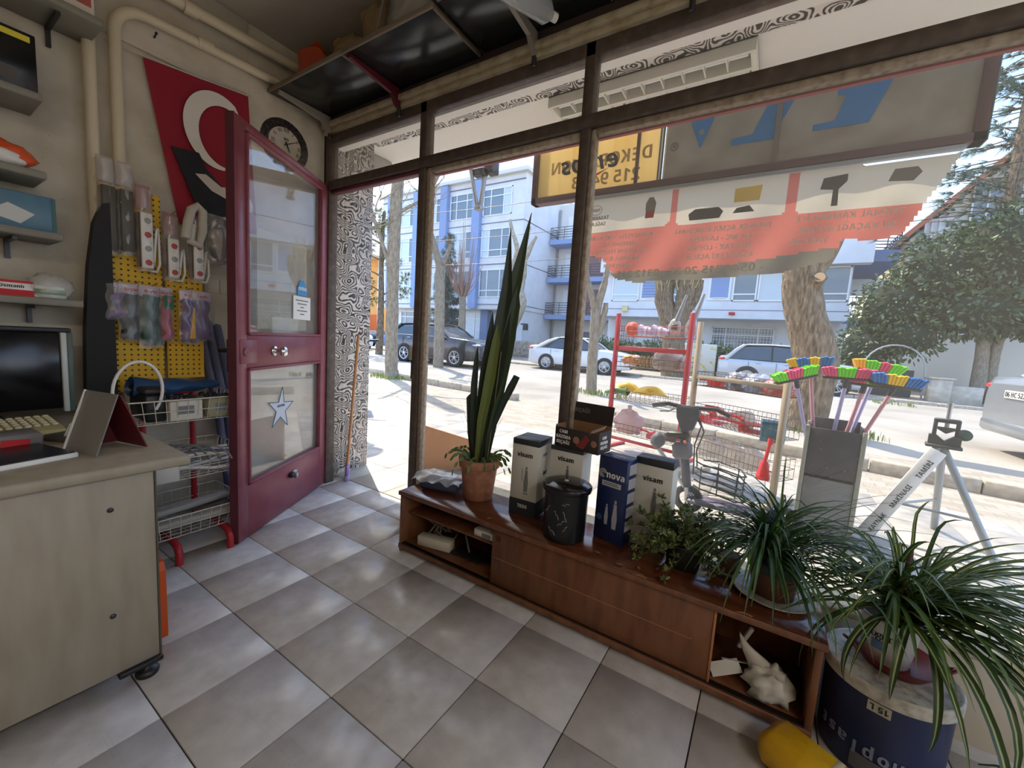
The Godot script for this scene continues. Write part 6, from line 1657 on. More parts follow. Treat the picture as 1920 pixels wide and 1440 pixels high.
	part(b, "camera_print", sh().prism(PackedVector2Array([Vector2(-0.06, -0.03), Vector2(0.0, -0.04), Vector2(0.0, -0.13), Vector2(0.03, -0.13), Vector2(0.025, -0.04), Vector2(0.06, 0.0), Vector2(0.06, 0.04), Vector2(-0.05, 0.03)]), 0.001, xf(V(0.20, 2.19, -2.99))), mats.banner_print_dark)
	part(b, "thermal_camera_print", sh().prism(PackedVector2Array([Vector2(-0.06, -0.03), Vector2(0.04, -0.04), Vector2(0.07, 0.0), Vector2(0.05, 0.03), Vector2(-0.04, 0.03)]), 0.001, xf(V(0.49, 2.18, -2.955))), pr)
	var sos := []
	for i in 25: sos.append(V(-1.225 + 0.045 * cos(TAU * i / 24.0), 2.195 + 0.035 * sin(TAU * i / 24.0), -2.99))
	part(b, "badge_ring", sh().tube(sos, 0.002, 4), pr)
	words(b, "%08", 0.022, xf(V(-1.225, 2.195, -2.99), 180), pr)
	words(b, "TASARRUF\nSAĞLAR", 0.026, xf(V(-1.21, 2.115, -2.99), 180), pr)
	# key-maker's hanging sign next door
	var k := thing("hanging_sign", "yellow key shaped hanging sign with a red disc and vertical lettering", "sign", V(-5.0, 0, -3.56))
	var ky := mat("key_yellow", rgb(240, 178, 30), 0.5)
	var px := Transform3D(Basis(V(0, 0, -1), V(0, 1, 0), V(1, 0, 0)), Vector3.ZERO)
	var disc := PackedVector2Array()
	for i in 32: disc.append(Vector2(0.17 * cos(TAU * i / 32.0), 2.76 + 0.185 * sin(TAU * i / 32.0)))
	part(k, "disc", sh().prism(disc, 0.06, px), ky)
	part(k, "shaft", sh().prism(PackedVector2Array([Vector2(-0.11, 2.12), Vector2(0.05, 2.12), Vector2(0.06, 2.16), Vector2(0.06, 2.42), Vector2(0.11, 2.42), Vector2(0.11, 2.52), Vector2(0.06, 2.52), Vector2(0.06, 2.62), Vector2(-0.12, 2.62)]), 0.058, px), ky)
	var rd := PackedVector2Array()
	for i in 28: rd.append(Vector2(-0.01 + 0.115 * cos(TAU * i / 28.0), 2.76 + 0.12 * sin(TAU * i / 28.0)))
	part(k, "red_disc", sh().prism(rd, 0.064, px), mat("key_red", rgb(206, 34, 52), 0.5))
	words(k, "KALE", 0.075, xf(V(0.034, 2.76, 0.0), 90), mats.white_ink)
	words(k, "KİLİT", 0.03, xf(V(0.034, 2.845, 0.0), 90), mats.white_ink)
	var vt := "KALEKİLİT"
	for i in vt.length(): words(k, vt[i], 0.036, xf(V(0.031, 2.575 - i * 0.054, 0.025), 90), mats.ink, "letter")
	part(k, "bracket_arm", sh().bar(V(0, 2.85, 0.70), V(0, 2.85, -0.15), 0.014, 6), mats.dark_steel)
	# steel bracket with a floodlight under the canopy edge
	var f := thing("steel_bracket", "V shaped steel bracket with a floodlight under the canopy edge", "bracket", V(-2.60, 2.46, -3.28))
	part(f, "strut", sh().bar(V(0.0, 0.0, 0.0), V(-0.09, 0.5, 0.07), 0.02, 6), mats.galvanised)
	part(f, "strut", sh().bar(V(0.02, 0.0, -0.02), V(0.055, 0.5, -0.05), 0.024, 6), mats.galvanised)
	part(f, "shoe", sh().span(V(-0.025, -0.02, -0.045), V(0.05, 0.02, 0.02), 0.004), mats.galvanised)
	part(f, "floodlight", sh().span(V(0.06, 0.32, -0.12), V(0.16, 0.44, 0.0), 0.01), mats.dark_steel)
	part(f, "clamp", sh().span(V(-0.06, 0.30, -0.05), V(0.08, 0.36, 0.04), 0.006), mats.dark_steel)
	part(f, "header", sh().span(V(-0.12, 0.46, -0.1), V(0.12, 0.5, 0.4), 0.006), mats.galvanised)


func rack_basket(parent: Node, w: float, d: float, y: float, h: float, m: Material, step := 0.055) -> void:
	# open-topped mesh tray: local x along the front, z away from the shop is negative
	var s := sh()
	for k in 3:
		var yy := y + h * k / 2.0
		var q := [V(-w * 0.5, yy, 0), V(w * 0.5, yy, 0), V(w * 0.5, yy, -d), V(-w * 0.5, yy, -d)]
		for i in 4: s.bar(q[i], q[(i + 1) % 4], 0.0028, 4)
	var n := int(w / step)
	for i in n + 1:
		var x := lerpf(-w * 0.5, w * 0.5, float(i) / n)
		s.bar(V(x, y, 0), V(x, y + h, 0), 0.0018, 4); s.bar(V(x, y, -d), V(x, y + h, -d), 0.0018, 4); s.bar(V(x, y, 0), V(x, y, -d), 0.0018, 4)
	for i in int(d / step) + 1:
		var z := -d * i / int(d / step)
		s.bar(V(-w * 0.5, y, z), V(w * 0.5, y, z), 0.0018, 4)
	part(parent, "wire_tray", s, m)


func dustpan(label: String, at: Vector3, yaw: float) -> void:
	var d := thing("dustpan", label, "dustpan", at, yaw, "red dustpans in the wire trays")
	var r := mat("dustpan_red", rgb(226, 40, 52), 0.4)
	part(d, "pan", sh().prism(PackedVector2Array([Vector2(-0.11, 0), Vector2(0.08, 0), Vector2(0.085, 0.05), Vector2(0.07, 0.055), Vector2(0.05, 0.01), Vector2(-0.11, 0.006)]), 0.2, xf(Vector3.ZERO)), r)
	part(d, "handle", sh().tube([V(0.08, 0.04, 0), V(0.13, 0.055, 0), V(0.2, 0.06, 0)], 0.012, 8), r)


func build_street_goods() -> void:
	var red := mat("stand_red", rgb(176, 36, 48), 0.45)
	var wire := mat("tray_wire", rgb(74, 62, 60), 0.5, {"metal": 0.5})
	var rwire := mat("tray_wire_red", rgb(168, 70, 66), 0.5)
	# --- red stand ---
	var r := thing("display_stand", "red metal display stand with four mesh trays on the pavement", "stand", V(-1.085, 0, -4.455), -14.5)
	for x in [-0.42, 0.42]:
		part(r, "post", sh().span(V(x - 0.022, 0, -0.02), V(x + 0.022, 1.56, 0.02), 0.003), red)
		part(r, "foot", sh().span(V(x - 0.02, 0, -0.36), V(x + 0.02, 0.03, 0.12), 0.003), red)
	part(r, "cross_rail", sh().span(V(-0.42, 1.145, -0.015), V(0.42, 1.195, 0.01), 0.003), red)
	part(r, "cross_rail", sh().span(V(-0.42, 0.12, -0.015), V(0.42, 0.15, 0.01), 0.003), red)
	for y in [1.31, 0.96, 0.585, 0.20]: rack_basket(r, 0.80, 0.30, y, 0.11, rwire if y > 1.2 else wire)
	# --- wooden stand ---
	var wd := mat("post_wood", Color.WHITE, 0.7, {"tex": ramp_tex("post_wood", 101, 0.04, [[0.0, rgb(150, 132, 108)], [1.0, rgb(190, 176, 152)]], 64, 64, 4), "scale": Vector3(6, 1, 6)})
	var w := thing("display_stand", "wooden post stand with three mesh trays of red and blue goods", "stand", V(-0.215, 0, -3.93), -33.0)
	part(w, "post", sh().span(V(-0.445, 0, -0.02), V(-0.405, 1.46, 0.02), 0.003), wd)
	part(w, "post", sh().span(V(0.405, 0, -0.02), V(0.445, 1.06, 0.02), 0.003), wd)
	for x in [-0.425, 0.425]: part(w, "foot", sh().span(V(x - 0.02, 0, -0.34), V(x + 0.02, 0.035, 0.1), 0.003), wd)
	part(w, "top_rail", sh().span(V(-0.405, 0.935, -0.012), V(0.405, 0.97, 0.012), 0.003), wd)
	for y in [0.87, 0.53, 0.20]: rack_basket(w, 0.80, 0.28, y, 0.17 if y < 0.8 else 0.13, wire, 0.04)
	# goods on the red stand
	var rb := r.transform
	var bl := thing("rubber_ball", "orange ribbed rubber ball on the top tray of the red stand", "ball", rb * V(-0.30, 1.395, -0.12))
	part(bl, "ball", sh().ball(Vector3.ZERO, V(0.078, 0.078, 0.078), 20, 14), mat("ball_orange", rgb(214, 96, 70), 0.6))
	var rib := sh()
	for k in 3:
		var cp := []
		for i in 25: cp.append(Basis(Vector3.UP, k * 1.05) * V(0.079 * cos(TAU * i / 24.0), 0.079 * sin(TAU * i / 24.0), 0))
		rib.tube(cp, 0.0025, 4)
	part(bl, "rib", rib, mat("ball_dark", rgb(170, 70, 52), 0.6))
	for q in [[-0.13, "lilac sponge cloth roll next to the orange ball"], [0.03, "second lilac sponge cloth roll on the red stand"]]:
		var p := thing("cloth_roll", q[1], "cloth roll", rb * V(q[0], 1.325, -0.13), -10.0, "lilac cloth rolls")
		part(p, "roll", sh().tube([V(-0.09, 0.075, 0.0), V(-0.04, 0.06, 0.0), V(0.03, 0.05, 0), V(0.09, 0.035, 0)], [0.05, 0.045, 0.042, 0.03], 14), mat("cloth_lilac", rgb(190, 180, 216), 0.8))
		part(p, "wrap_band", sh().tube([V(-0.01, 0.056, 0), V(0.012, 0.053, 0)], 0.0475, 14), mat("band_white", rgb(222, 220, 228), 0.6))
	for q in [[0.17, "film wrapped shovel head with a leaning handle, nearer the ball"], [0.35, "film wrapped shovel head with a leaning handle at the stand corner"]]:
		var p := thing("wrapped_shovel", q[1], "shovel", rb * V(q[0], 1.325, -0.16), 0, "film wrapped shovels")
		part(p, "blade", crumple(V(0, 0.09, 0), V(0.065, 0.10, 0.04), int(q[0] * 50), 0.25), mat("film_grey", rgb(176, 176, 178), 0.35))
		part(p, "handle", sh().tube([V(0.01, 0.16, 0), V(0.05, 0.30, 0), V(0.085, 0.44, -0.01)], [0.028, 0.02, 0.012], 8), mats.galvanised)
		part(p, "dark_socket", sh().span(V(-0.03, 0.07, 0.02), V(0.035, 0.13, 0.044), 0.01), mat("socket_dark", rgb(88, 78, 72), 0.5))
	var t2 := thing("orange_gloves", "orange work gloves in film on the second tray of the red stand", "gloves", rb * V(-0.29, 0.985, -0.12))
	part(t2, "gloves", crumple(V(0, 0.05, 0), V(0.10, 0.06, 0.07), 61, 0.5), mat("glove_orange", rgb(216, 150, 96), 0.7))
	part(t2, "cuff", crumple(V(0.07, 0.085, 0.02), V(0.045, 0.03, 0.04), 62, 0.4), mat("glove_cream", rgb(226, 214, 196), 0.7))
	var cr := thing("rope_coils", "row of pale rope rings on the second tray of the red stand", "rope", rb * V(-0.06, 0.985, -0.12))
	for i in 5:
		var cp := []
		for k in 17: cp.append(V(-0.09 + i * 0.04, 0.055 + 0.05 * cos(TAU * k / 16.0), 0.045 * sin(TAU * k / 16.0)))
		part(cr, "rope_ring", sh().tube(cp, 0.012, 6), mat("rope", rgb(176, 146, 104), 0.9))
	var gb := thing("bagged_goods", "brown goods in a clear bag on the second tray of the red stand", "bag", rb * V(0.15, 0.965, -0.14))
	part(gb, "contents", crumple(V(0, 0.085, 0), V(0.16, 0.11, 0.10), 63, 0.4), mat("goods_brown", rgb(140, 118, 104), 0.5))
	part(gb, "film", crumple(V(0, 0.095, 0), V(0.175, 0.13, 0.11), 64, 0.35), mats.film)
	var gp := thing("bagged_goods", "small pinkish bag at the end of the second tray", "bag", rb * V(0.345, 0.965, -0.13))
	part(gp, "contents", crumple(V(0, 0.055, 0), V(0.06, 0.07, 0.08), 65, 0.4), mat("goods_pink", rgb(170, 140, 142), 0.5))
	part(gp, "knot", crumple(V(0.01, 0.13, 0), V(0.018, 0.02, 0.018), 66, 0.4), mats.goods_pink)
	for q in [[-0.31, "green and yellow seed sack drooping over the third tray", 0.0], [-0.02, "yellow printed sack on the third tray of the red stand", 1.0]]:
		var p := thing("seed_sack", q[1], "sack", rb * V(q[0], 0.59, -0.12), 0, "seed sacks on the red stand")
		part(p, "sack", sh().sheet(16, 14, func(u: float, v: float) -> Vector3:
			var a := TAU * u
			var k := sin(PI * clampf(v, 0.04, 0.96))
			return wob(V(-0.19 + 0.40 * v, 0.075 + 0.055 * k * sin(a) + 0.06 * sin(v * 3.0), 0.09 * k * cos(a)), 0.008, 25.0, int(q[2] * 5))), mat("sack_yellow", rgb(226, 190, 60), 0.45))
		if q[2] < 0.5: part(p, "green_end", sh().sheet(14, 8, func(u: float, v: float) -> Vector3:
			var a := TAU * u
			return wob(V(-0.23 + 0.26 * v, 0.06 + (0.02 + 0.05 * v) * sin(a) + 0.05 * v, (0.05 + 0.055 * v) * cos(a)), 0.006, 25.0, 3)), mat("sack_green", rgb(72, 122, 62), 0.45))
		else: part(p, "print_patch", crumple(V(0.02, 0.14, 0.04), V(0.07, 0.03, 0.06), 71, 0.3), mat("sack_red", rgb(196, 120, 50), 0.5))
	var pk := thing("pink_bag", "knotted pinkish clear bag of cloths on the lowest tray of the red stand", "bag", rb * V(-0.24, 0.205, -0.12))
	part(pk, "contents", crumple(V(0, 0.11, 0), V(0.17, 0.15, 0.11), 72, 0.4), mat("bag_pink", rgb(206, 172, 172), 0.45, {"back": Color(0.3, 0.3, 0.3)}))
	part(pk, "knot", sh().lathe([Vector2(0.07, 0.2), Vector2(0.035, 0.25), Vector2(0.02, 0.28), Vector2(0.03, 0.31), Vector2(0, 0.32)], 10), mats.bag_pink)
	dustpan("red dustpan lying on the lowest tray of the red stand", rb * V(0.12, 0.21, -0.13), 170)
	solo("brush_pack", crumple(V(0, 0.04, 0), V(0.13, 0.05, 0.09), 73, 0.4), mat("brush_brown", rgb(110, 90, 80), 0.8), "brown brush pack at the end of the lowest tray of the red stand", "brush", "", rb * V(0.29, 0.21, -0.14))
	# goods on the wooden stand
	var wb := w.transform
	var s1 := thing("red_tub", "bright red plastic tub in the top tray of the wooden stand", "tub", wb * V(-0.30, 0.875, -0.14))
	part(s1, "tub", sh().lathe([Vector2(0, 0), Vector2(0.07, 0), Vector2(0.095, 0.07), Vector2(0.10, 0.072), Vector2(0.09, 0.068), Vector2(0.066, 0.008), Vector2(0, 0.008)], 20), mats.dustpan_red)
	part(s1, "spout", sh().span(V(-0.15, 0.04, -0.02), V(-0.08, 0.066, 0.02), 0.006), mats.dustpan_red)
	for q in [[-0.08, rgb(70, 80, 110), "dark blue bagged tools heaped in the top tray", 81], [0.10, rgb(120, 150, 190), "pale blue bagged tools in the top tray", 82], [0.27, rgb(196, 74, 66), "red bagged tools at the end of the top tray", 83]]:
		var p := thing("bagged_tools", q[2], "bag", wb * V(q[0], 0.875, -0.14), 0, "bagged tools on the wooden stand")
		part(p, "contents", crumple(V(0, 0.055, 0), V(0.11, 0.08, 0.10), q[3], 0.6), mat("tools_%d" % q[3], q[1], 0.4))
		part(p, "film", crumple(V(0.01, 0.06, 0.01), V(0.115, 0.088, 0.10), q[3] + 7, 0.5), mats.film)
	dustpan("lowest red dustpan of the heap in the middle tray", wb * V(-0.28, 0.535, -0.12), 160)
	dustpan("middle red dustpan of the heap in the middle tray", wb * V(-0.20, 0.585, -0.13), 175)
	dustpan("topmost red dustpan tilted on the heap in the middle tray", wb * V(-0.15, 0.635, -0.15), 200)
	dustpan("red dustpan beside the teal box in the middle tray", wb * V(0.12, 0.535, -0.12), 165)
	dustpan("upper red dustpan beside the teal box", wb * V(0.09, 0.59, -0.14), 185)
	solo("clear_bag", crumple(V(0, 0.07, 0), V(0.1, 0.09, 0.08), 91, 0.4), mat("bag_clear", rgb(214, 204, 190), 0.3, {"alpha": 0.55}), "clear bag between the dustpans in the middle tray", "bag", "", wb * V(-0.01, 0.535, -0.17))
	var tb := thing("teal_box", "teal blue plastic box hanging at the end of the middle tray", "box", wb * V(0.30, 0.50, -0.10))
	part(tb, "box_body", sh().span(V(-0.085, 0, -0.07), V(0.085, 0.15, 0.07), 0.008), mat("teal", rgb(52, 124, 148), 0.45))
	part(tb, "box_lid", sh().span(V(-0.09, 0.15, -0.075), V(0.09, 0.165, 0.075), 0.006), mat("teal_dark", rgb(40, 100, 124), 0.45))
	for q in [[-0.28, "clear bag of fittings in the lowest tray, post end", 95], [-0.08, "clear bag of fittings in the middle of the lowest tray", 96], [0.12, "clear bag of fittings next to the red funnel", 97]]:
		solo("clear_bag", crumple(V(0, 0.08, 0), V(0.12, 0.10, 0.10), q[2], 0.4), mats.bag_clear, q[1], "bag", "clear bags in the lowest tray", wb * V(q[0], 0.205, -0.14))
	var fn := thing("red_plunger", "red plastic pump standing at the end of the lowest tray", "pump", wb * V(0.33, 0.205, 0.0))
	part(fn, "cone", sh().lathe([Vector2(0, 0), Vector2(0.05, 0), Vector2(0.048, 0.03), Vector2(0.03, 0.13), Vector2(0.018, 0.15)], 18), mats.dustpan_red)
	part(fn, "shaft", sh().tube([V(0, 0.14, 0), V(0.02, 0.30, 0)], 0.014, 10), mats.dustpan_red)
	part(fn, "grip", sh().tube([V(0.02, 0.29, 0), V(0.024, 0.335, 0)], 0.022, 10), mats.dustpan_red)
	# --- broom bin ---
	var bn := thing("broom_bin", "tall dark board bin on a pale frame holding coloured brooms", "bin", V(0.415, 0, -3.30), -6.0)
	var slate := mat("bin_slate", Color.WHITE, 0.6, {"tex": ramp_tex("slate", 102, 0.05, [[0.0, rgb(42, 42, 52)], [1.0, rgb(58, 58, 68)]], 64, 64, 3, 14, rgb(150, 150, 156)), "scale": Vector3.ONE * 2.0})
	var bfr := mat("bin_frame", rgb(150, 152, 140), 0.6)
	part(bn, "front_board", sh().span(V(-0.13, 0.42, -0.008), V(0.13, 0.735, 0.0), 0.002), slate)
	part(bn, "lower_board", sh().span(V(-0.13, 0.03, -0.01), V(0.13, 0.40, -0.004), 0.002), mat("bin_grey", rgb(124, 126, 128), 0.6))
	part(bn, "back_board", sh().span(V(-0.13, 0.03, -0.248), V(0.13, 0.78, -0.24), 0.002), slate)
	part(bn, "side_board", sh().span(V(-0.138, 0.03, -0.24), V(-0.13, 0.755, -0.008), 0.002), slate)
	part(bn, "side_board", sh().span(V(0.13, 0.03, -0.24), V(0.138, 0.755, -0.008), 0.002), slate)
	for x in [-0.145, 0.145]:
		part(bn, "frame_post", sh().span(V(x - 0.012, 0, -0.02), V(x + 0.012, 0.745, 0.006), 0.002), bfr)
		part(bn, "frame_post", sh().span(V(x - 0.012, 0, -0.26), V(x + 0.012, 0.745, -0.234), 0.002), bfr)
	part(bn, "base", sh().span(V(-0.13, 0.01, -0.24), V(0.13, 0.03, -0.008)), slate)
	var lime := mat("bristle_lime", rgb(120, 232, 40), 0.7); var pink := mat("bristle_pink", rgb(240, 84, 136), 0.7); var yelb := mat("bristle_yellow", rgb(248, 204, 44), 0.7); var blub := mat("bristle_blue", rgb(40, 120, 196), 0.7)
	var pinkh := mat("stick_pink", rgb(206, 150, 160), 0.5); var lilh := mat("stick_lilac", rgb(176, 172, 214), 0.5)
	# head centre, yaw, tilt, handle foot inside the bin, bristle colours, label
	var br := [
		[V(0.165, 1.045, -3.26), 22.0, 18.0, V(0.34, 0.4, -3.38), [lime, pink, lime], lilh, "lime and pink broom tilted out to the stand side"],
		[V(0.43, 1.075, -3.30), 2.0, 0.0, V(0.40, 0.4, -3.44), [pink, lime, pink], lilh, "broad pink and lime broom facing the shop window"],
		[V(0.25, 1.125, -3.50), -8.0, 8.0, V(0.36, 0.4, -3.48), [yelb, blub, yelb, blub], pinkh, "blue and yellow broom behind the stand side one"],
		[V(0.60, 1.125, -3.50), 6.0, -8.0, V(0.46, 0.4, -3.48), [yelb, lime, pink, lime], lilh, "yellow, lime and pink broom at the back of the bin"],
		[V(0.66, 1.05, -3.30), 12.0, -6.0, V(0.46, 0.4, -3.40), [blub, yelb, blub], pinkh, "blue and yellow broom leaning out to the vise side"],
		[V(0.54, 1.04, -3.42), 0.0, -4.0, V(0.44, 0.4, -3.46), [pink, lime], pinkh, "pink and lime broom hidden between the others"],
	]
	for q in br:
		var hc: Vector3 = q[0]
		var o := thing("broom", q[6], "broom", hc, q[1], "brooms in the board bin")
		var tilt := Basis(Vector3.BACK, deg_to_rad(q[2]))
		part(o, "block", sh().box(V(0, 0, 0), V(0.25, 0.022, 0.045), tilt, 0.008), mats.dark_plastic)
		var cols: Array = q[4]
		var n := 14
		for k in cols.size():
			var tuft := sh()
			for i in range(n * k / cols.size(), n * (k + 1) / cols.size()):
				for j in 3:
					var x := -0.115 + 0.23 * (i + 0.5) / n
					var z := -0.016 + 0.016 * j
					var top := tilt * V(x * 1.22, 0.062 - 0.18 * x * x + 0.004 * ((i * 7 + j * 3) % 3), z * 2.0)
					tuft.tube([tilt * V(x, 0.008, z), (tilt * V(x, 0.008, z)).lerp(top, 0.6), top], [0.009, 0.0105, 0.0095], 7)
			part(o, "bristles", tuft, cols[k])
		var foot: Vector3 = o.transform.affine_inverse() * q[3]
		part(o, "handle", sh().bar(V(0, -0.005, 0), foot, 0.0115, 8), q[5])
		part(o, "socket", sh().bar(V(0, 0.0, 0), V(0, 0, 0).lerp(foot, 0.09), 0.0155, 8), mats.dark_plastic)
	# --- pipe vise on a tripod ---
	var v := thing("pipe_vise", "grey steel pipe vise on a tripod stand", "vise", V(1.035, 0, -3.76), -12.0)
	var cast := mat("cast_iron", rgb(74, 78, 78), 0.5, {"metal": 0.5})
	part(v, "leg", sh().tube([V(0.0, 0.66, 0.0), V(0.30, 0.0, 0.20)], 0.021, 8), mats.galvanised)
	part(v, "leg", sh().tube([V(-0.02, 0.66, 0.0), V(-0.28, 0.0, 0.22)], 0.024, 8), mats.galvanised)
	part(v, "leg", sh().tube([V(0.0, 0.66, -0.02), V(0.05, 0.0, -0.36)], 0.021, 8), mats.galvanised)
	part(v, "brace", sh().bar(V(-0.165, 0.25, 0.13), V(0.19, 0.25, 0.125), 0.009, 6), mats.galvanised)
	part(v, "brace", sh().bar(V(-0.165, 0.25, 0.13), V(0.03, 0.25, -0.23), 0.009, 6), mats.galvanised)
	part(v, "table", sh().span(V(-0.085, 0.655, -0.05), V(0.085, 0.675, 0.05), 0.004), cast)
	part(v, "lower_jaw", sh().prism(PackedVector2Array([Vector2(-0.075, 0.675), Vector2(0.075, 0.675), Vector2(0.075, 0.735), Vector2(0.045, 0.74), Vector2(0.0, 0.70), Vector2(-0.045, 0.74), Vector2(-0.075, 0.735)]), 0.06, xf(Vector3.ZERO)), cast)
	part(v, "yoke", sh().span(V(-0.062, 0.735, -0.02), V(-0.042, 0.83, 0.02), 0.004).span(V(0.042, 0.735, -0.02), V(0.062, 0.83, 0.02), 0.004).span(V(-0.062, 0.82, -0.022), V(0.062, 0.848, 0.022), 0.006), cast)
	part(v, "upper_jaw", sh().prism(PackedVector2Array([Vector2(-0.04, 0.775), Vector2(0.0, 0.75), Vector2(0.04, 0.775), Vector2(0.04, 0.79), Vector2(-0.04, 0.79)]), 0.04, xf(Vector3.ZERO)), cast)
	part(v, "screw", sh().tube([V(0, 0.785, 0), V(0, 0.925, 0)], 0.011, 10), mats.steel)
	part(v, "screw_head", sh().tube([V(0, 0.92, 0), V(0, 0.955, 0)], 0.017, 10), mats.steel)
	part(v, "latch", sh().lathe([Vector2(0, -0.02), Vector2(0.035, -0.02), Vector2(0.035, 0.02), Vector2(0, 0.02)], 16, Transform3D(Basis(Vector3.RIGHT, PI / 2), V(0.085, 0.755, 0))), mat("latch_green", rgb(54, 84, 74), 0.5))
	# --- white lettered plank leaning by the tripod ---
	var pl := thing("lettered_plank", "white plank with black lettering leaning beside the tripod", "plank", V(0.655, 0.0, -3.50), -2.0)
	var pb := Basis(Vector3.BACK, deg_to_rad(-26)) * Basis(Vector3.RIGHT, deg_to_rad(-8))
	part(pl, "board", sh().box(pb * V(0, 0.36, 0) + V(0.0, 0.012, 0), V(0.085, 0.72, 0.014), pb, 0.002), mats.white_plastic)
	for i in 3: words(pl, ["KAYNAK", "MAKİNASI", "TAMİRİ"][i], 0.026, Transform3D(pb * Basis(Vector3.BACK, PI / 2), pb * V(0.01, 0.14 + i * 0.22, 0.008) + V(0.0, 0.012, 0)), mats.ink)
	# --- electric scooter with a wire basket ---
	var e := thing("electric_scooter", "dark grey electric scooter with handlebar and wire basket behind the window", "scooter", V(-0.42, 0, -3.10))
	var eg := mat("scooter_grey", rgb(74, 78, 88), 0.4)
	var eb := mat("scooter_black", rgb(38, 38, 42), 0.45)
	part(e, "handlebar", sh().tube([V(-0.27, 0.765, -0.02), V(-0.17, 0.79, -0.03), V(-0.06, 0.775, -0.04), V(0.04, 0.785, -0.03), V(0.16, 0.79, -0.02), V(0.24, 0.76, 0.0)], 0.016, 8), eb)
	part(e, "grip", sh().tube([V(-0.28, 0.765, -0.02), V(-0.19, 0.788, -0.028)], 0.021, 10), mat("grip_grey", rgb(96, 100, 104), 0.6))
	part(e, "brake_lever", sh().tube([V(-0.12, 0.76, -0.02), V(-0.16, 0.735, -0.01), V(-0.22, 0.73, 0.0)], 0.006, 6), mats.steel)
	part(e, "headstock", sh().prism(PackedVector2Array([Vector2(-0.11, 0.78), Vector2(0.04, 0.785), Vector2(0.05, 0.74), Vector2(0.015, 0.62), Vector2(-0.06, 0.61), Vector2(-0.10, 0.70)]), 0.09, xf(V(-0.0, 0, -0.05))), eg)
	part(e, "stem", sh().tube([V(-0.045, 0.62, -0.05), V(-0.03, 0.45, -0.05), V(0.02, 0.16, -0.05)], 0.032, 10), eg)
	part(e, "lamp_pod", sh().box(V(-0.08, 0.57, -0.02), V(0.16, 0.05, 0.07), Basis(Vector3.BACK, 0.1), 0.015), eb)
	part(e, "battery_box", sh().box(V(-0.04, 0.46, -0.03), V(0.13, 0.12, 0.1), Basis(Vector3.BACK, 0.15), 0.02), mat("scooter_mid", rgb(100, 102, 110), 0.4))
	part(e, "front_fork", sh().bar(V(0.02, 0.2, -0.05), V(0.03, 0.1, -0.1), 0.015, 6).bar(V(0.02, 0.2, 0.0), V(0.03, 0.1, 0.0), 0.015, 6), mats.steel)
	var whl := part(e, "wheel", sh().lathe([Vector2(0.06, -0.02), Vector2(0.095, -0.022), Vector2(0.105, 0.0), Vector2(0.095, 0.022), Vector2(0.06, 0.02)], 24, Transform3D(Basis(Vector3.RIGHT, PI / 2), V(0.03, 0.105, -0.05))), eb)
	part(e, "deck", sh().span(V(0.03, 0.10, -0.12), V(0.62, 0.135, 0.05), 0.02), mat("deck_purple", rgb(92, 84, 108), 0.5))
	part(e, "wheel", sh().lathe([Vector2(0.06, -0.02), Vector2(0.095, -0.022), Vector2(0.105, 0.0), Vector2(0.095, 0.022), Vector2(0.06, 0.02)], 24, Transform3D(Basis(Vector3.RIGHT, PI / 2), V(0.62, 0.105, -0.04))), eb)
	part(e, "cable", sh().tube([V(0.03, 0.75, -0.03), V(0.09, 0.62, -0.02), V(0.055, 0.48, -0.03), V(0.07, 0.36, -0.03)], 0.005, 6).tube([V(0.0, 0.77, -0.03), V(0.07, 0.66, 0.0), V(0.04, 0.52, -0.01), V(0.05, 0.30, -0.03)], 0.005, 6), eb)
	var bsk := sh()
	for k in 5:
		var y := 0.40 - k * 0.045
		var sc := 1.0 - 0.05 * k
		bsk.tube([V(0.06, y, -0.03), V(0.11, y + 0.012, 0.08 * sc), V(0.22, y + 0.006, 0.11 * sc), V(0.33, y - 0.02, 0.10 * sc), V(0.38, y - 0.035, 0.0), V(0.34, y - 0.02, -0.12 * sc), V(0.20, y, -0.14 * sc), V(0.10, y, -0.10)], 0.0055, 6)
	for q in [[0.11, 0.08], [0.22, 0.105], [0.33, 0.095], [0.37, 0.0], [0.33, -0.11], [0.2, -0.13]]: bsk.bar(V(q[0], 0.395 - 0.06 * (q[0] - 0.1), q[1]), V(q[0], 0.22, q[1] * 0.8), 0.004, 5)
	part(e, "wire_basket", bsk, eb)
	part(e, "seat", sh().box(V(-0.22, 0.50, -0.04), V(0.10, 0.13, 0.12), Basis.IDENTITY, 0.04), mat("seat_grey", rgb(92, 94, 100), 0.6))
	part(e, "seat_post", sh().bar(V(-0.22, 0.45, -0.04), V(0.05, 0.13, -0.04), 0.016, 8), mats.steel)
	part(e, "reflector", sh().ball(V(-0.02, 0.535, 0.03), V(0.012, 0.012, 0.008), 8, 6), mat("amber", rgb(230, 120, 30), 0.4))
	# --- broom by the door, tan board, motor scooter beyond the pillar ---
	var bd := thing("door_broom", "lilac push broom with a wooden handle leaning on the zebra pillar", "broom", V(-2.735, 0, -1.965), -38.0)
	part(bd, "head", sh().box(V(0, 0.085, 0), V(0.135, 0.075, 0.03), Basis(Vector3.BACK, deg_to_rad(-12)), 0.012), mat("broom_lilac", rgb(150, 120, 176), 0.5))
	part(bd, "grey_head", sh().box(V(-0.036, 0.094, 0.001), V(0.07, 0.076, 0.031), Basis(Vector3.BACK, deg_to_rad(-12)), 0.012), mat("broom_grey", rgb(176, 170, 184), 0.5))
	part(bd, "bristles", sh().box(V(0.006, 0.028, 0), V(0.13, 0.045, 0.036), Basis(Vector3.BACK, deg_to_rad(-12)), 0.008), mat("broom_bristle", rgb(160, 150, 190), 0.8))
	part(bd, "handle", sh().bar(V(0.01, 0.12, 0.0), V(-0.12, 1.15, -0.06), 0.011, 8), mat("handle_wood", rgb(196, 140, 92), 0.6))
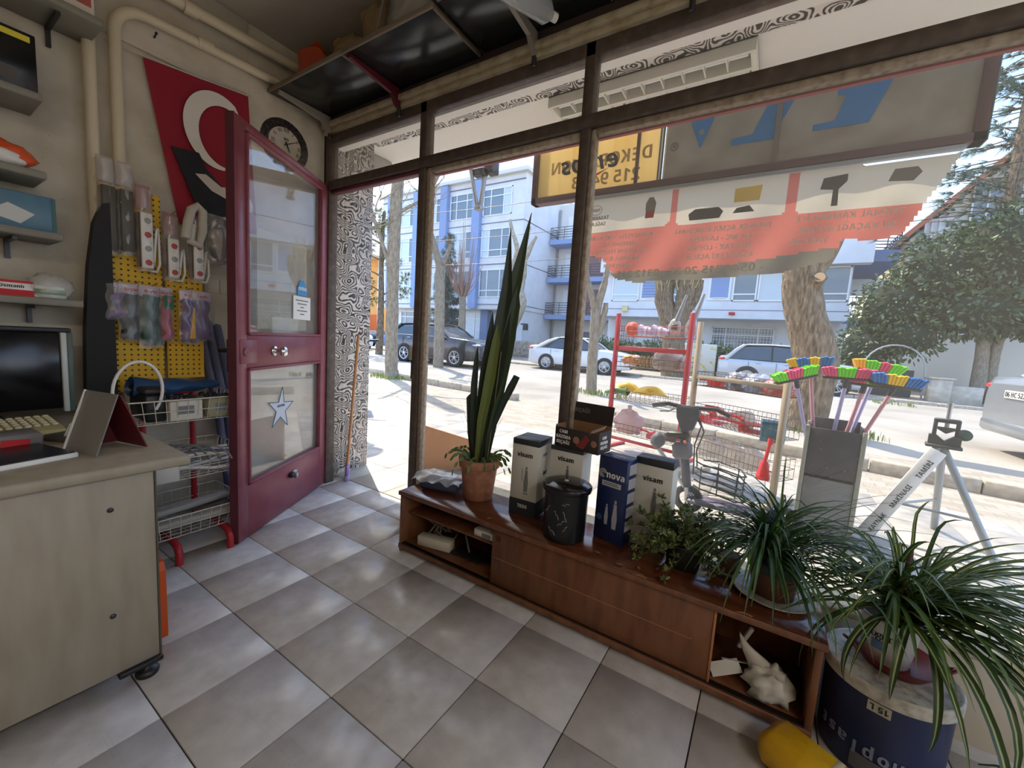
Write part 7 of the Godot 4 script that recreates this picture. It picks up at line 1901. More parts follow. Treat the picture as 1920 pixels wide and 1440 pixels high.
	var tb2 := thing("tan_board", "tan hardboard sheet standing outside the window beside the mullion", "board", V(-2.34, 0, -2.65), 41.0)
	part(tb2, "sheet", sh().prism(PackedVector2Array([Vector2(-0.26, 0.0), Vector2(0.26, 0.0), Vector2(0.26, 0.27), Vector2(-0.26, 0.42)]), 0.012, xf(Vector3.ZERO)), mat("hardboard", rgb(206, 150, 100), 0.7))
	part(tb2, "foot", sh().span(V(-0.2, 0.0, -0.1), V(-0.18, 0.02, 0.1)).span(V(0.18, 0.0, -0.1), V(0.2, 0.02, 0.1)), wd)
	words(tb2, "OK", 0.075, xf(V(-0.02, 0.22, -0.0065), 180), mat("board_letter", rgb(222, 190, 158), 0.7))
	var ms := thing("motor_scooter", "parked motor scooter with a blue and pink helmet box and white number plate", "scooter", V(-4.42, 0, -3.10), 45.0)
	part(ms, "rear_body", sh().ball(V(-0.05, 0.60, -0.15), V(0.16, 0.19, 0.30), 16, 10), mat("scooter_blue", rgb(96, 140, 206), 0.35))
	part(ms, "pink_panel", sh().ball(V(-0.04, 0.52, -0.10), V(0.155, 0.12, 0.27), 16, 10), mat("scooter_pink", rgb(206, 96, 120), 0.4))
	part(ms, "top_case", sh().box(V(-0.04, 0.83, -0.16), V(0.28, 0.08, 0.30), Basis.IDENTITY, 0.03), mat("case_pale", rgb(190, 206, 214), 0.4))
	part(ms, "tail_lamp", sh().box(V(-0.03, 0.78, 0.0), V(0.18, 0.04, 0.04), Basis.IDENTITY, 0.015), mats.red_ink)
	part(ms, "mudguard", sh().prism(PackedVector2Array([Vector2(-0.13, 0.44), Vector2(0.13, 0.44), Vector2(0.11, 0.13), Vector2(0.08, 0.10), Vector2(-0.08, 0.10), Vector2(-0.11, 0.13)]), 0.03, xf(V(-0.02, 0, 0.08), 0, -12)), mats.black_plastic)
	var np := part(ms, "number_plate", sh().box(V(-0.02, 0.29, 0.115), V(0.24, 0.20, 0.006), Basis(Vector3.RIGHT, deg_to_rad(-12)), 0.002), mats.white_plastic)
	words(np, "06 AB\n115", 0.075, Transform3D(Basis(Vector3.RIGHT, deg_to_rad(-12)), V(-0.02, 0.29, 0.12)), mats.ink)
	part(ms, "wheel", sh().lathe([Vector2(0.14, -0.05), Vector2(0.2, -0.05), Vector2(0.225, 0.0), Vector2(0.2, 0.05), Vector2(0.14, 0.05)], 24, Transform3D(Basis(Vector3.BACK, PI / 2), V(-0.02, 0.225, -0.12))), mats.black_plastic)
	part(ms, "wheel", sh().lathe([Vector2(0.14, -0.05), Vector2(0.2, -0.05), Vector2(0.225, 0.0), Vector2(0.2, 0.05), Vector2(0.14, 0.05)], 24, Transform3D(Basis(Vector3.BACK, PI / 2), V(-0.02, 0.225, -1.3))), mats.black_plastic)
	part(ms, "seat", sh().box(V(-0.03, 0.80, -0.55), V(0.26, 0.1, 0.55), Basis.IDENTITY, 0.04), mats.black_plastic)
	part(ms, "floor_board", sh().box(V(-0.03, 0.35, -0.8), V(0.28, 0.08, 0.6), Basis.IDENTITY, 0.03), mats.scooter_blue)
	part(ms, "front_shield", sh().box(V(-0.03, 0.65, -1.15), V(0.36, 0.6, 0.08), Basis(Vector3.RIGHT, 0.25), 0.03), mats.scooter_blue)
	part(ms, "handlebar", sh().tube([V(-0.36, 1.05, -1.0), V(-0.03, 1.03, -1.08), V(0.30, 1.05, -1.0)], 0.018, 8), mats.black_plastic)


func loft_car(st: Array) -> Shape:
	# stations: [x, half width, bottom y, top y, crown]; ring runs from one sill over the top to the other
	var g := []
	for q in st:
		var x: float = q[0]; var w: float = q[1]; var b: float = q[2]; var t: float = q[3]; var c: float = q[4]
		var half := [Vector2(0.86, b), Vector2(0.97, b + 0.07), Vector2(1.0, lerpf(b, t, 0.42)), Vector2(0.985, lerpf(b, t, 0.72)), Vector2(0.94, t - 0.025), Vector2(0.84, t + c * 0.5), Vector2(0.45, t + c * 0.9)]
		var row := PackedVector3Array()
		for p in half: row.append(V(x, p.y, w * p.x))
		row.append(V(x, t + c, 0))
		for i in range(half.size() - 1, -1, -1): row.append(V(x, half[i].y, -w * half[i].x))
		g.append(row)
	var s := sh().grid(g)
	# closed ends
	for e in [0, g.size() - 1]:
		var pts := []
		for p in g[e]: pts.append(p)
		if e == 0: pts.reverse()
		s.flat(pts)
	return s


func car(called: String, label: String, at: Vector3, yaw: float, p: Dictionary) -> Node3D:
	var o := thing(called, label, "car", at, yaw, "parked cars in the street")
	var L: float = p.L; var W: float = p.W * 0.5; var paint: Material = p.paint
	var hl := L * 0.5
	var gc: float = p.get("clear", 0.2)
	var belt: float = p.belt; var hood: float = p.hood; var tail: float = p.tail
	var wb0: float = p.wb0 * L; var wb1: float = p.wb1 * L   # wheel positions
	var gx0: float = p.g0 * L; var gx1: float = p.g1 * L     # ends of the glasshouse at belt level
	var rx0: float = p.r0 * L; var rx1: float = p.r1 * L; var roof: float = p.roof
	var st := [[-hl, W * 0.80, gc + 0.10, tail - 0.14, 0.02], [-hl + 0.06, W * 0.90, gc + 0.05, tail - 0.04, 0.03], [-hl + 0.35, W * 0.97, gc, tail, 0.03], [gx0 + 0.1, W, gc, lerpf(tail, belt, 0.7), 0.03], [lerpf(gx0, gx1, 0.4), W, gc, belt, 0.03], [lerpf(gx0, gx1, 0.8), W, gc, belt - 0.01, 0.03], [gx1, W * 0.99, gc, hood + 0.04, 0.05], [hl - 0.55, W * 0.97, gc, hood - 0.02, 0.05], [hl - 0.18, W * 0.90, gc + 0.03, hood - 0.09, 0.04], [hl - 0.03, W * 0.80, gc + 0.06, hood - 0.22, 0.02], [hl, W * 0.72, gc + 0.12, hood - 0.30, 0.01]]
	part(o, "body", loft_car(st), paint)
	var glass := mat("car_glass", rgb(40, 50, 58), 0.05, {"spec": 0.7})
	var wr := W * 0.74
	var gs := [[gx0, belt + 0.0, W * 0.88], [lerpf(gx0, rx0, 0.55), lerpf(belt, roof, 0.6), lerpf(W * 0.9, wr, 0.6)], [rx0, roof - 0.03, wr], [lerpf(rx0, rx1, 0.5), roof, wr * 1.02], [rx1, roof - 0.03, wr], [lerpf(rx1, gx1, 0.5), lerpf(roof, belt, 0.46), lerpf(wr, W * 0.9, 0.5)], [gx1, belt - 0.02, W * 0.88]]
	var g := []
	for q in gs:
		var t: float = q[1]; var w: float = q[2]
		g.append(PackedVector3Array([V(q[0], belt - 0.05, W * 0.93), V(q[0], lerpf(belt, t, 0.6), lerpf(W * 0.92, w, 0.6)), V(q[0], t - 0.02, w), V(q[0], t + 0.015, w * 0.7), V(q[0], t + 0.03, 0), V(q[0], t + 0.015, -w * 0.7), V(q[0], t - 0.02, -w), V(q[0], lerpf(belt, t, 0.6), -lerpf(W * 0.92, w, 0.6)), V(q[0], belt - 0.05, -W * 0.93)]))
	part(o, "glasshouse", sh().grid(g), glass, "tinted car windows")
	var rg := []
	for q in [[rx0 - 0.06, roof - 0.05], [rx0 + 0.1, roof + 0.0], [lerpf(rx0, rx1, 0.5), roof + 0.025], [rx1 - 0.05, roof + 0.0], [rx1 + 0.05, roof - 0.045]]:
		rg.append(PackedVector3Array([V(q[0], q[1] - 0.03, wr * 1.05), V(q[0], q[1] + 0.012, wr * 0.92), V(q[0], q[1] + 0.03, wr * 0.5), V(q[0], q[1] + 0.036, 0), V(q[0], q[1] + 0.03, -wr * 0.5), V(q[0], q[1] + 0.012, -wr * 0.92), V(q[0], q[1] - 0.03, -wr * 1.05)]))
	part(o, "roof_panel", sh().grid(rg), p.get("roof_paint", paint))
	for s in [-1.0, 1.0]:
		var pil := sh()
		pil.tube([V(gx1 + 0.02, belt - 0.03, s * W * 0.91), V(lerpf(gx1, rx1, 0.5), lerpf(belt, roof, 0.52), s * lerpf(W * 0.93, wr, 0.5)), V(rx1, roof - 0.03, s * wr * 1.03)], 0.035, 6)
		pil.tube([V(gx0 - 0.02, belt - 0.02, s * W * 0.91), V(lerpf(gx0, rx0, 0.55), lerpf(belt, roof, 0.58), s * lerpf(W * 0.92, wr, 0.58)), V(rx0, roof - 0.04, s * wr * 1.03)], [0.09, 0.08, 0.05], 6)
		part(o, "pillar", pil, paint)
		var bx0 := lerpf(gx0, gx1, 0.47)
		part(o, "door_post", sh().tube([V(bx0, belt - 0.02, s * W * 0.945), V(bx0 - 0.03, roof - 0.03, s * wr * 1.04)], 0.028, 5), mats.black_plastic)
		part(o, "window_trim", sh().tube([V(gx0 + 0.1, belt + 0.015, s * W * 0.945), V(gx1 - 0.1, belt - 0.0, s * W * 0.945)], 0.012, 5), p.get("trim", mats.black_plastic))
		for dx in [0.34, 0.62]: part(o, "door_handle", sh().box(V(lerpf(gx0, gx1, dx), belt - 0.1, s * W * 0.99), V(0.18, 0.025, 0.03), Basis.IDENTITY, 0.01), p.get("trim", paint))
		for dx in [0.24, 0.52, 0.86]: part(o, "door_gap", sh().span(V(lerpf(gx0, gx1, dx) - 0.006, gc + 0.12, s * W * 0.992 - 0.006), V(lerpf(gx0, gx1, dx) + 0.006, belt - 0.06, s * W * 0.992 + 0.006)), mats.black_plastic)
		var mir := part(o, "wing_mirror", sh().ball(V(gx1 - 0.28, belt + 0.07, s * (W + 0.09)), V(0.07, 0.065, 0.10), 12, 8), p.get("mirror", paint))
		part(o, "sill", sh().span(V(wb0 + 0.4, gc - 0.02, s * W * 0.90 - 0.05), V(wb1 - 0.4, gc + 0.08, s * W * 0.96)), mats.dark_plastic)
		for wx in [wb0, wb1]:
			var R: float = p.wheel
			var ax := Transform3D(Basis(Vector3.RIGHT, s * PI / 2), V(wx, R, s * (W - 0.11)))
			part(o, "wheel_arch", sh().lathe([Vector2(0.0, 0.0), Vector2(R * 1.13, 0.0), Vector2(R * 1.15, 0.125), Vector2(R * 1.0, 0.128)], 26, ax), mats.black_plastic)
			var wl := part(o, "wheel", sh().lathe([Vector2(R * 0.68, 0.10), Vector2(R * 0.72, 0.135), Vector2(R * 0.9, 0.142), Vector2(R * 0.985, 0.125), Vector2(R, 0.09), Vector2(R, 0.0)], 26, ax), mat("tyre", rgb(34, 34, 36), 0.8))
			var rim := sh().lathe([Vector2(0.0, 0.125), Vector2(R * 0.16, 0.13), Vector2(R * 0.2, 0.11)], 14, ax).lathe([Vector2(R * 0.62, 0.118), Vector2(R * 0.66, 0.138), Vector2(R * 0.71, 0.135)], 26, ax)
			for k in 10:
				var a := TAU * k / 10.0 + (0.12 if k % 2 else -0.12)
				rim.tube([ax * V(R * 0.14 * cos(a), 0.124, R * 0.14 * sin(a)), ax * V(R * 0.64 * cos(a), 0.122, R * 0.64 * sin(a))], 0.016, 4)
			part(wl, "rim", rim, mat("alloy", rgb(190, 192, 196), 0.3, {"metal": 0.7}))
			part(wl, "brake_disc", sh().lathe([Vector2(0.0, 0.07), Vector2(R * 0.66, 0.07)], 20, ax), mat("brake_dark", rgb(54, 54, 56), 0.6))
		# lights
		part(o, "headlight", sh().ball(V(hl - 0.20, hood - 0.20, s * W * 0.70), V(0.20, 0.065, 0.17), 14, 8, Basis(Vector3.UP, s * 0.5)), mat("headlight", rgb(206, 212, 218), 0.1, {"spec": 0.7}))
		part(o, "tail_light", sh().ball(V(-hl + 0.14, tail - p.get("tail_drop", 0.12), s * W * 0.78), V(0.16, 0.06, 0.16), 14, 8, Basis(Vector3.UP, -s * 0.5)), mat("tail_red", rgb(206, 36, 46), 0.2))
	part(o, "grille", sh().box(V(hl - 0.03, hood - 0.34, 0), V(0.06, 0.17, W * 1.05), Basis.IDENTITY, 0.02), mats.black_plastic)
	for k in 3: part(o, "grille_bar", sh().box(V(hl + 0.004, hood - 0.39 + k * 0.05, 0), V(0.012, 0.014, W * 1.0), Basis.IDENTITY, 0.004), p.get("trim", mats.dark_plastic))
	part(o, "badge", sh().lathe([Vector2(0, 0.0), Vector2(0.05, 0.0), Vector2(0.045, 0.012), Vector2(0, 0.016)], 14, Transform3D(Basis(Vector3.BACK, -PI / 2), V(hl + 0.004, hood - 0.24, 0))), mats.chrome)
	part(o, "bumper", sh().box(V(hl - 0.06, gc + 0.12, 0), V(0.12, 0.14, W * 1.5), Basis.IDENTITY, 0.03), p.get("bumper", paint))
	part(o, "lower_intake", sh().box(V(hl + 0.0, gc + 0.12, 0), V(0.03, 0.08, W * 1.0), Basis.IDENTITY, 0.01), mats.black_plastic)
	part(o, "bumper", sh().box(V(-hl + 0.05, gc + 0.16, 0), V(0.14, 0.2, W * 1.62), Basis.IDENTITY, 0.04), p.get("bumper", paint))
	for e in [[hl + 0.012, gc + 0.26, 90.0, "number_plate"], [-hl - 0.012, p.get("plate_y", tail - 0.3), -90.0, "number_plate"]]:
		var np := part(o, e[3], sh().box(V(e[0], e[1], 0), V(0.012, 0.11, 0.50), Basis.IDENTITY, 0.003), mats.white_plastic)
		words(np, p.get("plate", "06 BT 714"), 0.07, xf(V(e[0] + 0.008 * signf(e[0]), e[1], 0), e[2]), mats.ink)
	return o


func build_vehicles() -> void:
	var white := mat("paint_white", rgb(208, 211, 215), 0.25, {"coat": 0.6})
	var silver := mat("paint_silver", rgb(138, 144, 150), 0.3, {"metal": 0.4, "coat": 0.6})
	var pale := mat("paint_pale", rgb(176, 182, 190), 0.25, {"metal": 0.2, "coat": 0.6})
	var black := mat("paint_black", rgb(40, 42, 48), 0.2, {"coat": 0.7})
	var slate := mat("paint_slate", rgb(54, 62, 72), 0.25, {"coat": 0.6})
	car("suv", "black SUV driving past behind the two slender tree trunks", V(-11.75, 0, -13.0), 2.0, {"L": 4.75, "W": 1.9, "paint": black, "belt": 1.12, "hood": 1.08, "tail": 1.14, "roof": 1.64, "wb0": -0.28, "wb1": 0.29, "g0": -0.46, "g1": 0.21, "r0": -0.36, "r1": 0.04, "wheel": 0.36, "clear": 0.24, "trim": mats.chrome, "plate": "06 DFA 742"})
	car("sedan", "white sedan parked on the far side beside the bent tree", V(-7.0, 0, -16.75), 4.0, {"L": 4.5, "W": 1.76, "paint": white, "belt": 0.94, "hood": 0.93, "tail": 1.03, "roof": 1.44, "wb0": -0.29, "wb1": 0.29, "g0": -0.40, "g1": 0.23, "r0": -0.20, "r1": 0.06, "wheel": 0.32, "clear": 0.2, "plate": "06 EV 318"})
	car("hatchback", "silver hatchback with dark windows parked on the far side near the hedge", V(0.65, 0, -18.2), 0.0, {"L": 4.6, "W": 1.88, "paint": pale, "belt": 1.0, "hood": 1.0, "tail": 1.12, "roof": 1.58, "wb0": -0.28, "wb1": 0.29, "g0": -0.44, "g1": 0.24, "r0": -0.32, "r1": 0.06, "wheel": 0.36, "clear": 0.22, "plate": "06 KL 905"})
	car("compact_car", "silver SUV seen from the rear at the picture edge beside the vise", V(5.22, 0, -8.55), 4.0, {"L": 4.6, "W": 1.9, "paint": silver, "belt": 1.02, "hood": 1.0, "tail": 1.12, "roof": 1.62, "wb0": -0.28, "wb1": 0.29, "g0": -0.42, "g1": 0.22, "r0": -0.30, "r1": 0.05, "wheel": 0.36, "clear": 0.22, "plate_y": 0.86, "tail_drop": 0.16, "plate": "06 HC 527"})
	car("hatchback", "white hatchback with a dark grille approaching beyond the zebra pillar", V(-22.8, 0, -16.0), -4.0, {"L": 4.1, "W": 1.75, "paint": mat("paint_bluewhite", rgb(216, 224, 234), 0.25, {"coat": 0.6}), "belt": 0.98, "hood": 0.98, "tail": 1.05, "roof": 1.5, "wb0": -0.3, "wb1": 0.29, "g0": -0.45, "g1": 0.22, "r0": -0.36, "r1": 0.04, "wheel": 0.32, "clear": 0.2, "plate": "06 AVN 61"})
	car("hatchback", "dark blue hatchback following behind the white hatchback", V(-28.2, 0, -20.6), 4.0, {"L": 4.1, "W": 1.76, "paint": slate, "belt": 1.0, "hood": 1.0, "tail": 1.06, "roof": 1.52, "wb0": -0.3, "wb1": 0.29, "g0": -0.45, "g1": 0.22, "r0": -0.36, "r1": 0.04, "wheel": 0.32, "clear": 0.2, "plate": "06 CY 480"})
	# pedestrian behind the approaching car: only the head shows
	var pe := thing("person", "person with dark hair walking behind the approaching white car", "person", V(-25.0, 0, -18.2))
	var g := []
	for q in [[0.0, 0.10, 0.06], [0.08, 0.09, 0.07], [0.45, 0.12, 0.09], [0.8, 0.165, 0.11], [0.95, 0.18, 0.125], [1.1, 0.165, 0.115], [1.3, 0.205, 0.125], [1.42, 0.215, 0.115], [1.48, 0.13, 0.08], [1.52, 0.058, 0.06], [1.57, 0.06, 0.066], [1.64, 0.078, 0.095], [1.70, 0.08, 0.1], [1.77, 0.06, 0.075], [1.80, 0.01, 0.01]]:
		var row := PackedVector3Array()
		for i in 14: row.append(V(q[1] * cos(-TAU * i / 14.0), q[0], q[2] * sin(-TAU * i / 14.0)))
		g.append(row)
	for s in [-1.0, 1.0]: pass
	var body := sh().grid(g, true)
	for s in [-1.0, 1.0]:
		body.tube([V(s * 0.2, 1.4, 0), V(s * 0.25, 1.1, -0.01), V(s * 0.24, 0.85, 0.06), V(s * 0.23, 0.76, 0.08)], [0.055, 0.045, 0.036, 0.03], 8)
		body.tube([V(s * 0.09, 0.85, 0), V(s * 0.1, 0.45, 0.01), V(s * 0.1, 0.06, 0.0), V(s * 0.1, 0.04, 0.14)], [0.085, 0.06, 0.045, 0.04], 8)
	part(pe, "figure", body, mat("dark_clothes", rgb(52, 52, 62), 0.9))
	part(pe, "face", sh().ball(V(0.03, 1.67, 0.02), V(0.062, 0.085, 0.082), 12, 8), mat("skin", rgb(196, 150, 124), 0.6))
	part(pe, "hair", sh().ball(V(-0.012, 1.71, -0.01), V(0.085, 0.095, 0.1), 12, 8), mat("hair", rgb(30, 26, 26), 0.7))


func limb(s: Shape, pts: Array, r0: float, r1: float, sides := 10, rough := 0.12, seedv := 1) -> Shape:
	# a knobbly branch: the path is refined and the skin roughened
	var cv := Curve3D.new()
	for i in pts.size():
		var t: Vector3 = (pts[mini(i + 1, pts.size() - 1)] - pts[maxi(i - 1, 0)]) * 0.22
		cv.add_point(pts[i], -t, t)
	var ln := cv.get_baked_length()
	var n := clampi(int(ln / maxf(0.05, r0 * 0.6)), 5, 40)
	var path := []; var rad := []
	for i in n + 1:
		path.append(cv.sample_baked(ln * i / n)); rad.append(lerpf(r0, r1, float(i) / n))
	var k0 := s.v.size()
	s.tube(path, rad, sides)
	var ns := FastNoiseLite.new(); ns.seed = seedv; ns.frequency = 0.9 / maxf(r0, 0.03)
	for i in range(k0, s.v.size()):
		var rr := lerpf(r0, r1, 0.5)
		s.v[i] += s.n[i] * ns.get_noise_3dv(s.v[i] * V(1, 0.35, 1)) * rr * rough * 2.0
	return s


func twigs(s: Shape, from: Vector3, dir: Vector3, length: float, r: float, depth: int, g: RandomNumberGenerator) -> void:
	var pts := [from]
	var p := from; var d := dir
	for i in 4:
		d = (d + V(g.randf_range(-0.35, 0.35), g.randf_range(-0.15, 0.3), g.randf_range(-0.35, 0.35))).normalized()
		p += d * length * 0.25
		pts.append(p)
	s.tube(pts, [r, r * 0.85, r * 0.7, r * 0.55, r * 0.35], 5, false)
	if depth > 0:
		for k in 3:
			var nd := (d + V(g.randf_range(-0.9, 0.9), g.randf_range(-0.3, 0.7), g.randf_range(-0.9, 0.9))).normalized()
			twigs(s, pts[2 + k % 3], nd, length * 0.7, r * 0.5, depth - 1, g)


func leaf_cloud(blobs: Array, count: int, size: float, g: RandomNumberGenerator, lo: Color, hi: Color, shell := 0.55, droop := 0.2) -> Array:
	var w := []; var t := []
	var tot := 0.0
	for b in blobs: tot += b[1].x * b[1].y * b[1].z
	for b in blobs:
		var n := int(count * b[1].x * b[1].y * b[1].z / tot)
		for i in n:
			var d := V(g.randfn(), g.randfn(), g.randfn()).normalized()
			var k := lerpf(shell, 1.0, sqrt(g.randf()))
			var p: Vector3 = b[0] + d * b[1] * k * (1.0 + 0.18 * sin(d.x * 9.0 + d.y * 7.0) * cos(d.z * 8.0))
			var up := (d + V(g.randf_range(-1, 1), g.randf_range(-1, 1) - droop, g.randf_range(-1, 1)) * 0.8).normalized()
			var side := up.cross(V(g.randf() - 0.5, g.randf() - 0.5, g.randf() - 0.5).normalized()).normalized()
			w.append(Transform3D(Basis(side, up, side.cross(up)).scaled(Vector3.ONE * size * g.randf_range(0.6, 1.3)), p))
			t.append(lo.lerp(hi, g.randf()).srgb_to_linear())
	return [w, t]


func build_trees() -> void:
	var g := RandomNumberGenerator.new(); g.seed = 11
	var bark := mat("bark_grey", Color.WHITE, 0.9, {"tex": ramp_tex("bark_grey", 111, 0.05, [[0.0, rgb(104, 94, 80)], [0.5, rgb(140, 130, 114)], [1.0, rgb(166, 156, 140)]], 128, 128, 4), "scale": Vector3(2.5, 0.8, 2.5), "bump": grey_tex("bark_b", 6, 0.08, 0, 1), "bump_scale": 2.0})
	var pbark := mat("bark_pale", Color.WHITE, 0.9, {"tex": ramp_tex("bark_pale", 112, 0.04, [[0.0, rgb(134, 122, 104)], [0.5, rgb(172, 160, 140)], [1.0, rgb(196, 186, 168)]], 128, 128, 4), "scale": Vector3(1.0, 0.5, 1.0), "bump": grey_tex("bark_b", 6, 0.08, 0, 1), "bump_scale": 2.0})
	var rbark := mat("bark_rough", Color.WHITE, 0.95, {"tex": ramp_tex("bark_rough", 113, 0.035, [[0.0, rgb(62, 50, 40)], [0.35, rgb(104, 88, 70)], [0.6, rgb(140, 122, 100)], [1.0, rgb(166, 150, 126)]], 256, 256, 5), "scale": Vector3(1.8, 0.4, 1.8), "bump": grey_tex("bark_r", 8, 0.05, 0, 1), "bump_scale": 6.0})
	var cut := mat("cut_wood", rgb(196, 164, 124), 0.8)
	# slender street tree nearest the door
	var a := thing("street_tree", "slender grey street tree with bare branches seen through the doorway", "tree", V(-8.29, 0, -7.24))
	var s := sh()
	limb(s, [V(0, -0.05, 0), V(-0.02, 0.5, 0.02), V(-0.03, 1.5, 0.03), V(-0.03, 3.1, 0.04), V(0.0, 4.9, 0.0), V(0.06, 6.4, -0.05)], 0.165, 0.14, 14, 0.09, 3)
	part(a, "trunk", s, bark)
	s = sh().lathe([Vector2(0.26, -0.02), Vector2(0.2, 0.06), Vector2(0.165, 0.2)], 14)
	part(a, "root_flare", s, bark)
	s = sh()
	limb(s, [V(-0.03, 2.55, 0.03), V(-0.19, 3.25, 0.2), V(-0.33, 3.85, 0.38), V(-0.46, 4.4, 0.54), V(-0.62, 4.9, 0.7)], 0.055, 0.03, 8, 0.1, 5)
	part(a, "branch", s, bark)
	s = sh()
	limb(s, [V(0.06, 4.2, -0.05), V(0.3, 4.45, -0.3), V(0.5, 4.65, -0.55)], 0.05, 0.025, 7, 0.1, 6)
	part(a, "branch", s, bark)
	s = sh()
	for k in 9: twigs(s, V(-0.33 + 0.08 * sin(k * 2.0), 3.7 + 0.1 * k, 0.4 + 0.06 * cos(k * 1.3)), V(g.randf_range(-1, 1), g.randf_range(0.0, 0.8), g.randf_range(-1, 1)).normalized(), 0.8, 0.018, 2, g)
	part(a, "twigs", s, bark)
	# forked street tree in front of the SUV
	var b := thing("street_tree", "bare forked street tree standing in front of the black SUV", "tree", V(-10.415, 0, -11.3))
	s = sh()
	limb(s, [V(0, -0.05, 0), V(-0.01, 1.0, 0.0), V(-0.02, 1.75, 0.01), V(-0.05, 2.9, 0.04), V(-0.06, 3.7, 0.06)], 0.20, 0.17, 12, 0.1, 7)
	part(b, "trunk", s, bark)
	s = sh()
	limb(s, [V(-0.06, 3.6, 0.06), V(-0.34, 4.76, 0.32), V(-0.60, 5.46, 0.58), V(-0.5, 6.0, 0.45), V(-0.33, 6.5, 0.3), V(-0.08, 7.2, 0.07)], 0.14, 0.05, 10, 0.1, 8)
	part(b, "branch", s, bark)
	s = sh()
	limb(s, [V(-0.05, 3.6, 0.05), V(0.1, 4.1, -0.1), V(0.2, 4.5, -0.18)], 0.09, 0.06, 8, 0.1, 9)
	part(b, "branch", s, bark)
	s = sh()
	for k in 12: twigs(s, V(-0.6 + 0.3 * g.randf(), 5.2 + 0.18 * k, 0.5 - 0.3 * g.randf()), V(g.randf_range(-1, 1), g.randf_range(-0.2, 0.8), g.randf_range(-1, 1)).normalized(), 1.0, 0.022, 2, g)
	part(b, "twigs", s, bark)
	# trunk with pruned fork between the mullion and the red stand
	var c := thing("street_tree", "pruned street tree with a short fork beside the red stand", "tree", V(-3.613, 0, -9.435))
	s = sh()
	limb(s, [V(0, -0.05, 0), V(-0.02, 0.6, 0.01), V(-0.03, 1.15, 0.01), V(-0.035, 1.75, 0.01), V(-0.06, 2.05, 0.02)], 0.135, 0.12, 14, 0.1, 12)
	part(c, "trunk", s, bark)
	for q in [[[V(-0.05, 1.95, 0.02), V(-0.16, 2.35, 0.06), V(-0.23, 2.55, 0.09), V(-0.32, 2.85, 0.13), V(-0.40, 3.2, 0.16)], 0.085, 0.06], [[V(-0.03, 2.0, 0.01), V(0.02, 2.3, -0.01), V(0.08, 2.6, -0.03), V(0.13, 2.9, -0.04), V(0.135, 3.15, -0.05)], 0.10, 0.055], [[V(0.0, 1.42, 0.0), V(0.09, 1.62, -0.03), V(0.15, 1.9, -0.05), V(0.17, 2.2, -0.06)], 0.09, 0.06]]:
		s = sh()
		limb(s, q[0], q[1], q[2], 10, 0.16, 14)
		part(c, "branch", s, bark)
	# thick old trunk
	var d := thing("old_tree", "thick leaning old tree trunk with furrowed bark and a sawn limb", "tree", V(0.646, 0, -8.32))
	s = sh()
	limb(s, [V(-0.06, -0.05, 0.0), V(-0.03, 0.3, 0.0), V(0.02, 0.8, 0.0), V(0.02, 1.1, 0.0), V(-0.10, 1.55, 0.0), V(-0.24, 1.95, 0.0), V(-0.33, 2.3, 0.0), V(-0.33, 2.75, 0.0)], 0.31, 0.27, 26, 0.10, 21)
	part(d, "trunk", s, rbark)
	s = sh()
	limb(s, [V(-0.22, 2.25, 0.05), V(-0.16, 2.42, 0.14), V(-0.12, 2.5, 0.22)], 0.14, 0.11, 14, 0.08, 22)
	var lb := part(d, "sawn_limb", s, rbark)
	part(lb, "cut_face", sh().lathe([Vector2(0, 0.004), Vector2(0.06, 0.003), Vector2(0.075, 0.0)], 18, Transform3D(Basis(Vector3.RIGHT, 1.35), V(-0.118, 2.47, 0.275))), cut)
	s = sh()
	limb(s, [V(-0.36, 2.6, 0.0), V(-0.52, 3.2, -0.1), V(-0.6, 4.0, -0.2)], 0.2, 0.14, 12, 0.1, 23)
	part(d, "limb", s, rbark)
	s = sh()
	limb(s, [V(-0.24, 2.6, 0.0), V(0.0, 3.2, -0.1), V(0.2, 4.2, -0.15)], 0.2, 0.14, 12, 0.1, 24)
	part(d, "limb", s, rbark)
	# pollarded stump tree across the road
	var p := thing("pollard_tree", "pollarded thick tree with two sawn heads on the far pavement", "tree", V(-3.52, 0, -18.9))
	s = sh()
	limb(s, [V(0, -0.05, 0), V(-0.05, 0.8, 0), V(-0.16, 1.8, 0.0), V(-0.22, 2.3, 0.0)], 0.50, 0.44, 18, 0.08, 31)
	part(p, "trunk", s, rbark)
	for q in [[[V(-0.25, 2.0, 0), V(-0.55, 2.9, 0.0), V(-0.72, 3.6, 0), V(-0.70, 4.5, 0)], 0.36, 0.42], [[V(-0.05, 2.1, 0), V(0.1, 2.8, 0.0), V(0.22, 3.6, 0), V(0.2, 4.5, 0)], 0.34, 0.40], [[V(0.15, 2.7, 0), V(0.55, 3.3, 0), V(0.72, 4.2, 0)], 0.18, 0.14]]:
		s = sh()
		limb(s, q[0], q[1], q[2], 14, 0.14, 33)
		part(p, "limb", s, rbark)
	s = sh()
	for k in 90:
		var cx: float = [-0.7, 0.2][k % 2]
		var az := g.randf() * TAU
		var st := V(cx + 0.42 * cos(az), 3.7 + g.randf() * 0.9, 0.42 * sin(az))
		s.tube([st, st + V(0.15 * cos(az), 0.25 + 0.3 * g.randf(), 0.15 * sin(az))], [0.02, 0.008], 4, false)
	part(p, "shoots", s, mat("dry_shoots", rgb(190, 172, 120), 0.9))
	# bent tree with long upright arms
	var e := thing("bent_tree", "crooked pale tree with bare upturned arms before the white side wall", "tree", V(-14.9, 0, -22.6))
	s = sh()
	limb(s, [V(0.0, -0.1, 0), V(-0.05, 0.7, 0), V(0.0, 1.6, 0), V(0.5, 2.6, 0), V(0.95, 3.5, 0), V(0.75, 4.3, 0), V(0.8, 5.0, 0)], 0.55, 0.36, 16, 0.10, 41)
